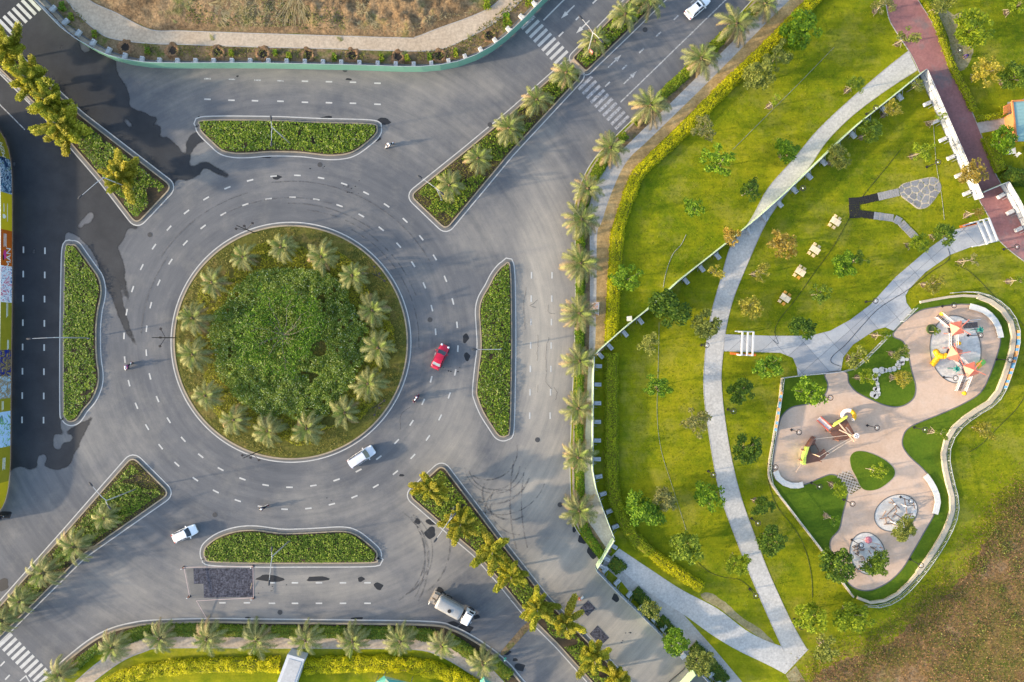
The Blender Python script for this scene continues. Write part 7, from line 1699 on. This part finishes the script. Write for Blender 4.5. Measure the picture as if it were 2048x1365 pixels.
# road works: posts with tape, cones, blocks
M_tape = plain('tape_pale_pink', (0.62,0.46,0.42), fine=0); M_conep = plain('cone_orange', (0.66,0.16,0.06), fine=.04)
for i, (x, y) in enumerate([(368,1135),(379,1193),(506,1133),(507,1196)]):
    p = P(x, y); t = thing('barrier_post', f"slim white topped barrier post at the {['upper left','lower left','upper right','lower right'][i]} corner of the tar patch", 'post', (p.x, p.y, 0), 0, 'barrier posts round the tar patch')
    mb = MB(); mb.lathe((0,0,0), [(.24,0),(.24,.06),(.06,.08)], 12); mb.build('foot', M_black, t); mb = MB(); mb.tube((0,0,.06), (0,0,.95), .04, None, 7); mb.build('shaft', M_conep, t); mb = MB(); mb.ellip((0,0,1.0), .09, 10, 6); mb.build('knob', M_print, t)
for i, (a, b_, l) in enumerate([((368,1135),(506,1133),'upper'),((368,1135),(379,1193),'left'),((506,1133),(507,1196),'right'),((507,1196),(393,1202),'lower'),((393,1202),(414,1239),'lower left, slanting to the kerb')]):
    mb = MB(); A, B = P(*a, .85), P(*b_, .85)
    if i == 4: B = P(*b_, .1)
    mb.beam(A, B, .05, .10); tag(mb.build('barrier_tape', M_tape), f'pale barrier tape at the {l} side of the tar patch', 'tape')
mb = MB(); mb.beam(P(501,1178,.15), P(504,1166,.25), .07); o = mb.build('shovel', M_stake); tag(o, 'wooden handled shovel lying on the tar patch', 'shovel')
for i, (x, y) in enumerate([(1160,1198),(1142,1214)]):
    p = P(x, y); t = thing('traffic_cone', ['orange cone beside a white block near the upper dark square patch','pink faded cone alone beside the south-east median'][i], 'traffic cone', (p.x, p.y, 0)); mb = MB(); mb.box((0,0,.03), (.5,.5,.06)); mb.build('base', M_conep, t); mb = MB(); mb.lathe((0,0,.06), [(.2,0),(.13,.3),(.04,.72),(0,.73)], 14); c_o = mb.build('cone', M_conep, t); mb = MB(); mb.lathe((0,0,.06), [(.138,.30),(.098,.48)], 14); mb.build('white_band', M_print, c_o)
p = P(1164, 1195); mb = MB(); mb.box((0,0,.2), (.55,.28,.4), .8); o = mb.build('barrier_block', M_print, bevel=.03); o.location = (p.x, p.y, 0); tag(o, 'white block beside the orange cone', 'barrier')
p = P(1365, 1310); mb = MB(); mb.box((0,0,.35), (1.0,.7,.7), .7); o = mb.build('concrete_block', M_block, bevel=.04); o.location = (p.x, p.y, 0); tag(o, 'white concrete block at the roadside below the bright tree', 'block')
mb = MB(); mb.path([P(1374,1329,.1), P(1366,1340,.06), P(1355,1350,.05), P(1343,1360,.05), P(1330,1372,.05)], .06, 5); tag(mb.build('chain', M_black), 'black chain lying on the dusty road beside the open gate', 'chain')
p = P(1010, 1316); t = thing('hydrant', 'teal hydrant with a pale cap on the south kerb', 'hydrant', (p.x, p.y, .12), .8); mb = MB(); mb.tube((0,0,0), (0,0,.8), .16, .14, 10); mb.ellip((0,0,.82), (.17,.17,.1), 10, 6); mb.build('barrel', plain('hydrant_teal', (0.04,0.30,0.26), fine=.04), t); mb = MB(); mb.tube((-.34,0,.5), (.34,0,.5), .08, None, 8); mb.build('nozzles', plain('hydrant_teal', (0.04,0.30,0.26)), t)
mb = MB(); mb.ellip((0,0,.95), .13, 10, 6); mb.build('cap', M_print, t)
# ---- cables, hoses and pipes lying on the grass and paving
def cable(label, pts, m, r=.028, z=.135, cat='cable'):
    mb = MB(); mb.path([P(x, y, 0)+Vector((0,0,z)) for x, y in catmull(pts, 6, False)], r, 5); tag(mb.build('cable' if cat == 'cable' else 'pipe', m), label, cat)
M_cab = plain('cable_black', (0.03,0.03,0.028), fine=0); M_pipe = plain('pipe_pale', (0.30,0.30,0.26), fine=0)
cable('black cable across the picnic lawn from the flagstones to the plaza path', [(1802,298),(1760,350),(1727,390),(1705,425),(1680,470),(1660,503),(1625,550),(1590,600),(1558,640),(1549,665),(1556,688),(1545,680)], M_cab)
cable('dark cable curving over the slab plaza', [(1895,497),(1896,520),(1860,545),(1815,580),(1760,615),(1725,650),(1690,690),(1665,712),(1662,725),(1680,733)], M_cab, .035, .15)
cable('dark cable across the lawn above the curved wall', [(1908,530),(1940,545),(1985,590),(2020,625),(2055,660)], M_cab)
cable('dark cable running down the lawn right of the curved wall', [(2050,790),(2030,820),(2000,850),(1960,890),(1935,905)], M_cab)
cable('dark cable left of the playground on the grass', [(1535,960),(1552,1010),(1590,1060),(1610,1100),(1622,1150),(1624,1195)], M_cab)
cable('dark cable across the lower lawn', [(1395,1125),(1420,1145),(1450,1155),(1480,1160),(1510,1185)], M_cab)
cable('pale drain pipe along the upper lawn below the hedge', [(1372,470),(1362,490),(1345,510),(1332,545),(1326,576)], M_pipe, .045, .12, 'pipe')
cable('thin pale hose up the upper lawn from the large bright tree', [(1465,300),(1500,265),(1540,225),(1600,165),(1668,95)], M_pipe, .03, .12, 'pipe')
cable('thin hose down the middle of the lower lawn', [(1318,645),(1316,740),(1314,830),(1322,900),(1345,975),(1372,1060)], M_pipe, .025, .12, 'pipe')
cable('thin hose beside the flagstone terrace', [(1866,250),(1872,330),(1882,390),(1888,440)], M_pipe, .03, .12, 'pipe')
# planting pits in the north verge
M_spoil = layered('pit_spoil', [(0.35, (0.14,0.08,0.04)), (0.65, (0.25,0.155,0.085))], .6, 2.0, fine=.4, fs=4, bump=1.0, bscale=4); M_pit = plain('pit_bottom', (0.02,0.014,0.01))
for i, (x, y, r) in enumerate([(252,96,1.0),(347,102,1.0),(437,106,1.0),(527,109,1.0),(617,111,1.0),(705,112,1.0),(797,115,.95),(880,113,1.0),(980,72,1.0)]):
    p = P(x, y); t = thing('planting_pit', f'empty round planting pit inside the north fence, {ORD[i]} from the left', 'pit', (p.x, p.y, .1), i*1.3, 'planting pits along the north fence')
    n = 18; mb = MB(); vv = []; ff = []; prof = [(1.45,-.02),(1.15,.09),(.92,.15),(.76,.10),(.66,.03),(.55,.015)]; rq = random.Random(i)
    for a_r, z in prof:
        for k in range(n): a = 2*math.pi*k/n; w_ = a_r*r*(1+rq.uniform(-.2,.2)); vv.append((w_*math.cos(a), w_*math.sin(a), z*(1+rq.uniform(-.35,.35))))
    for j in range(len(prof)-1):
        for k in range(n): ff.append((j*n+k, j*n+(k+1) % n, (j+1)*n+(k+1) % n, (j+1)*n+k))
    mb.add(vv, ff); mb.build('soil_ring', M_spoil, t, smooth=True); mb = MB(); mb.lathe((0,0,0), [(.74*r,.05),(.4*r,.02),(.02,.012)], 14); mb.build('pit_floor', M_pit, t)
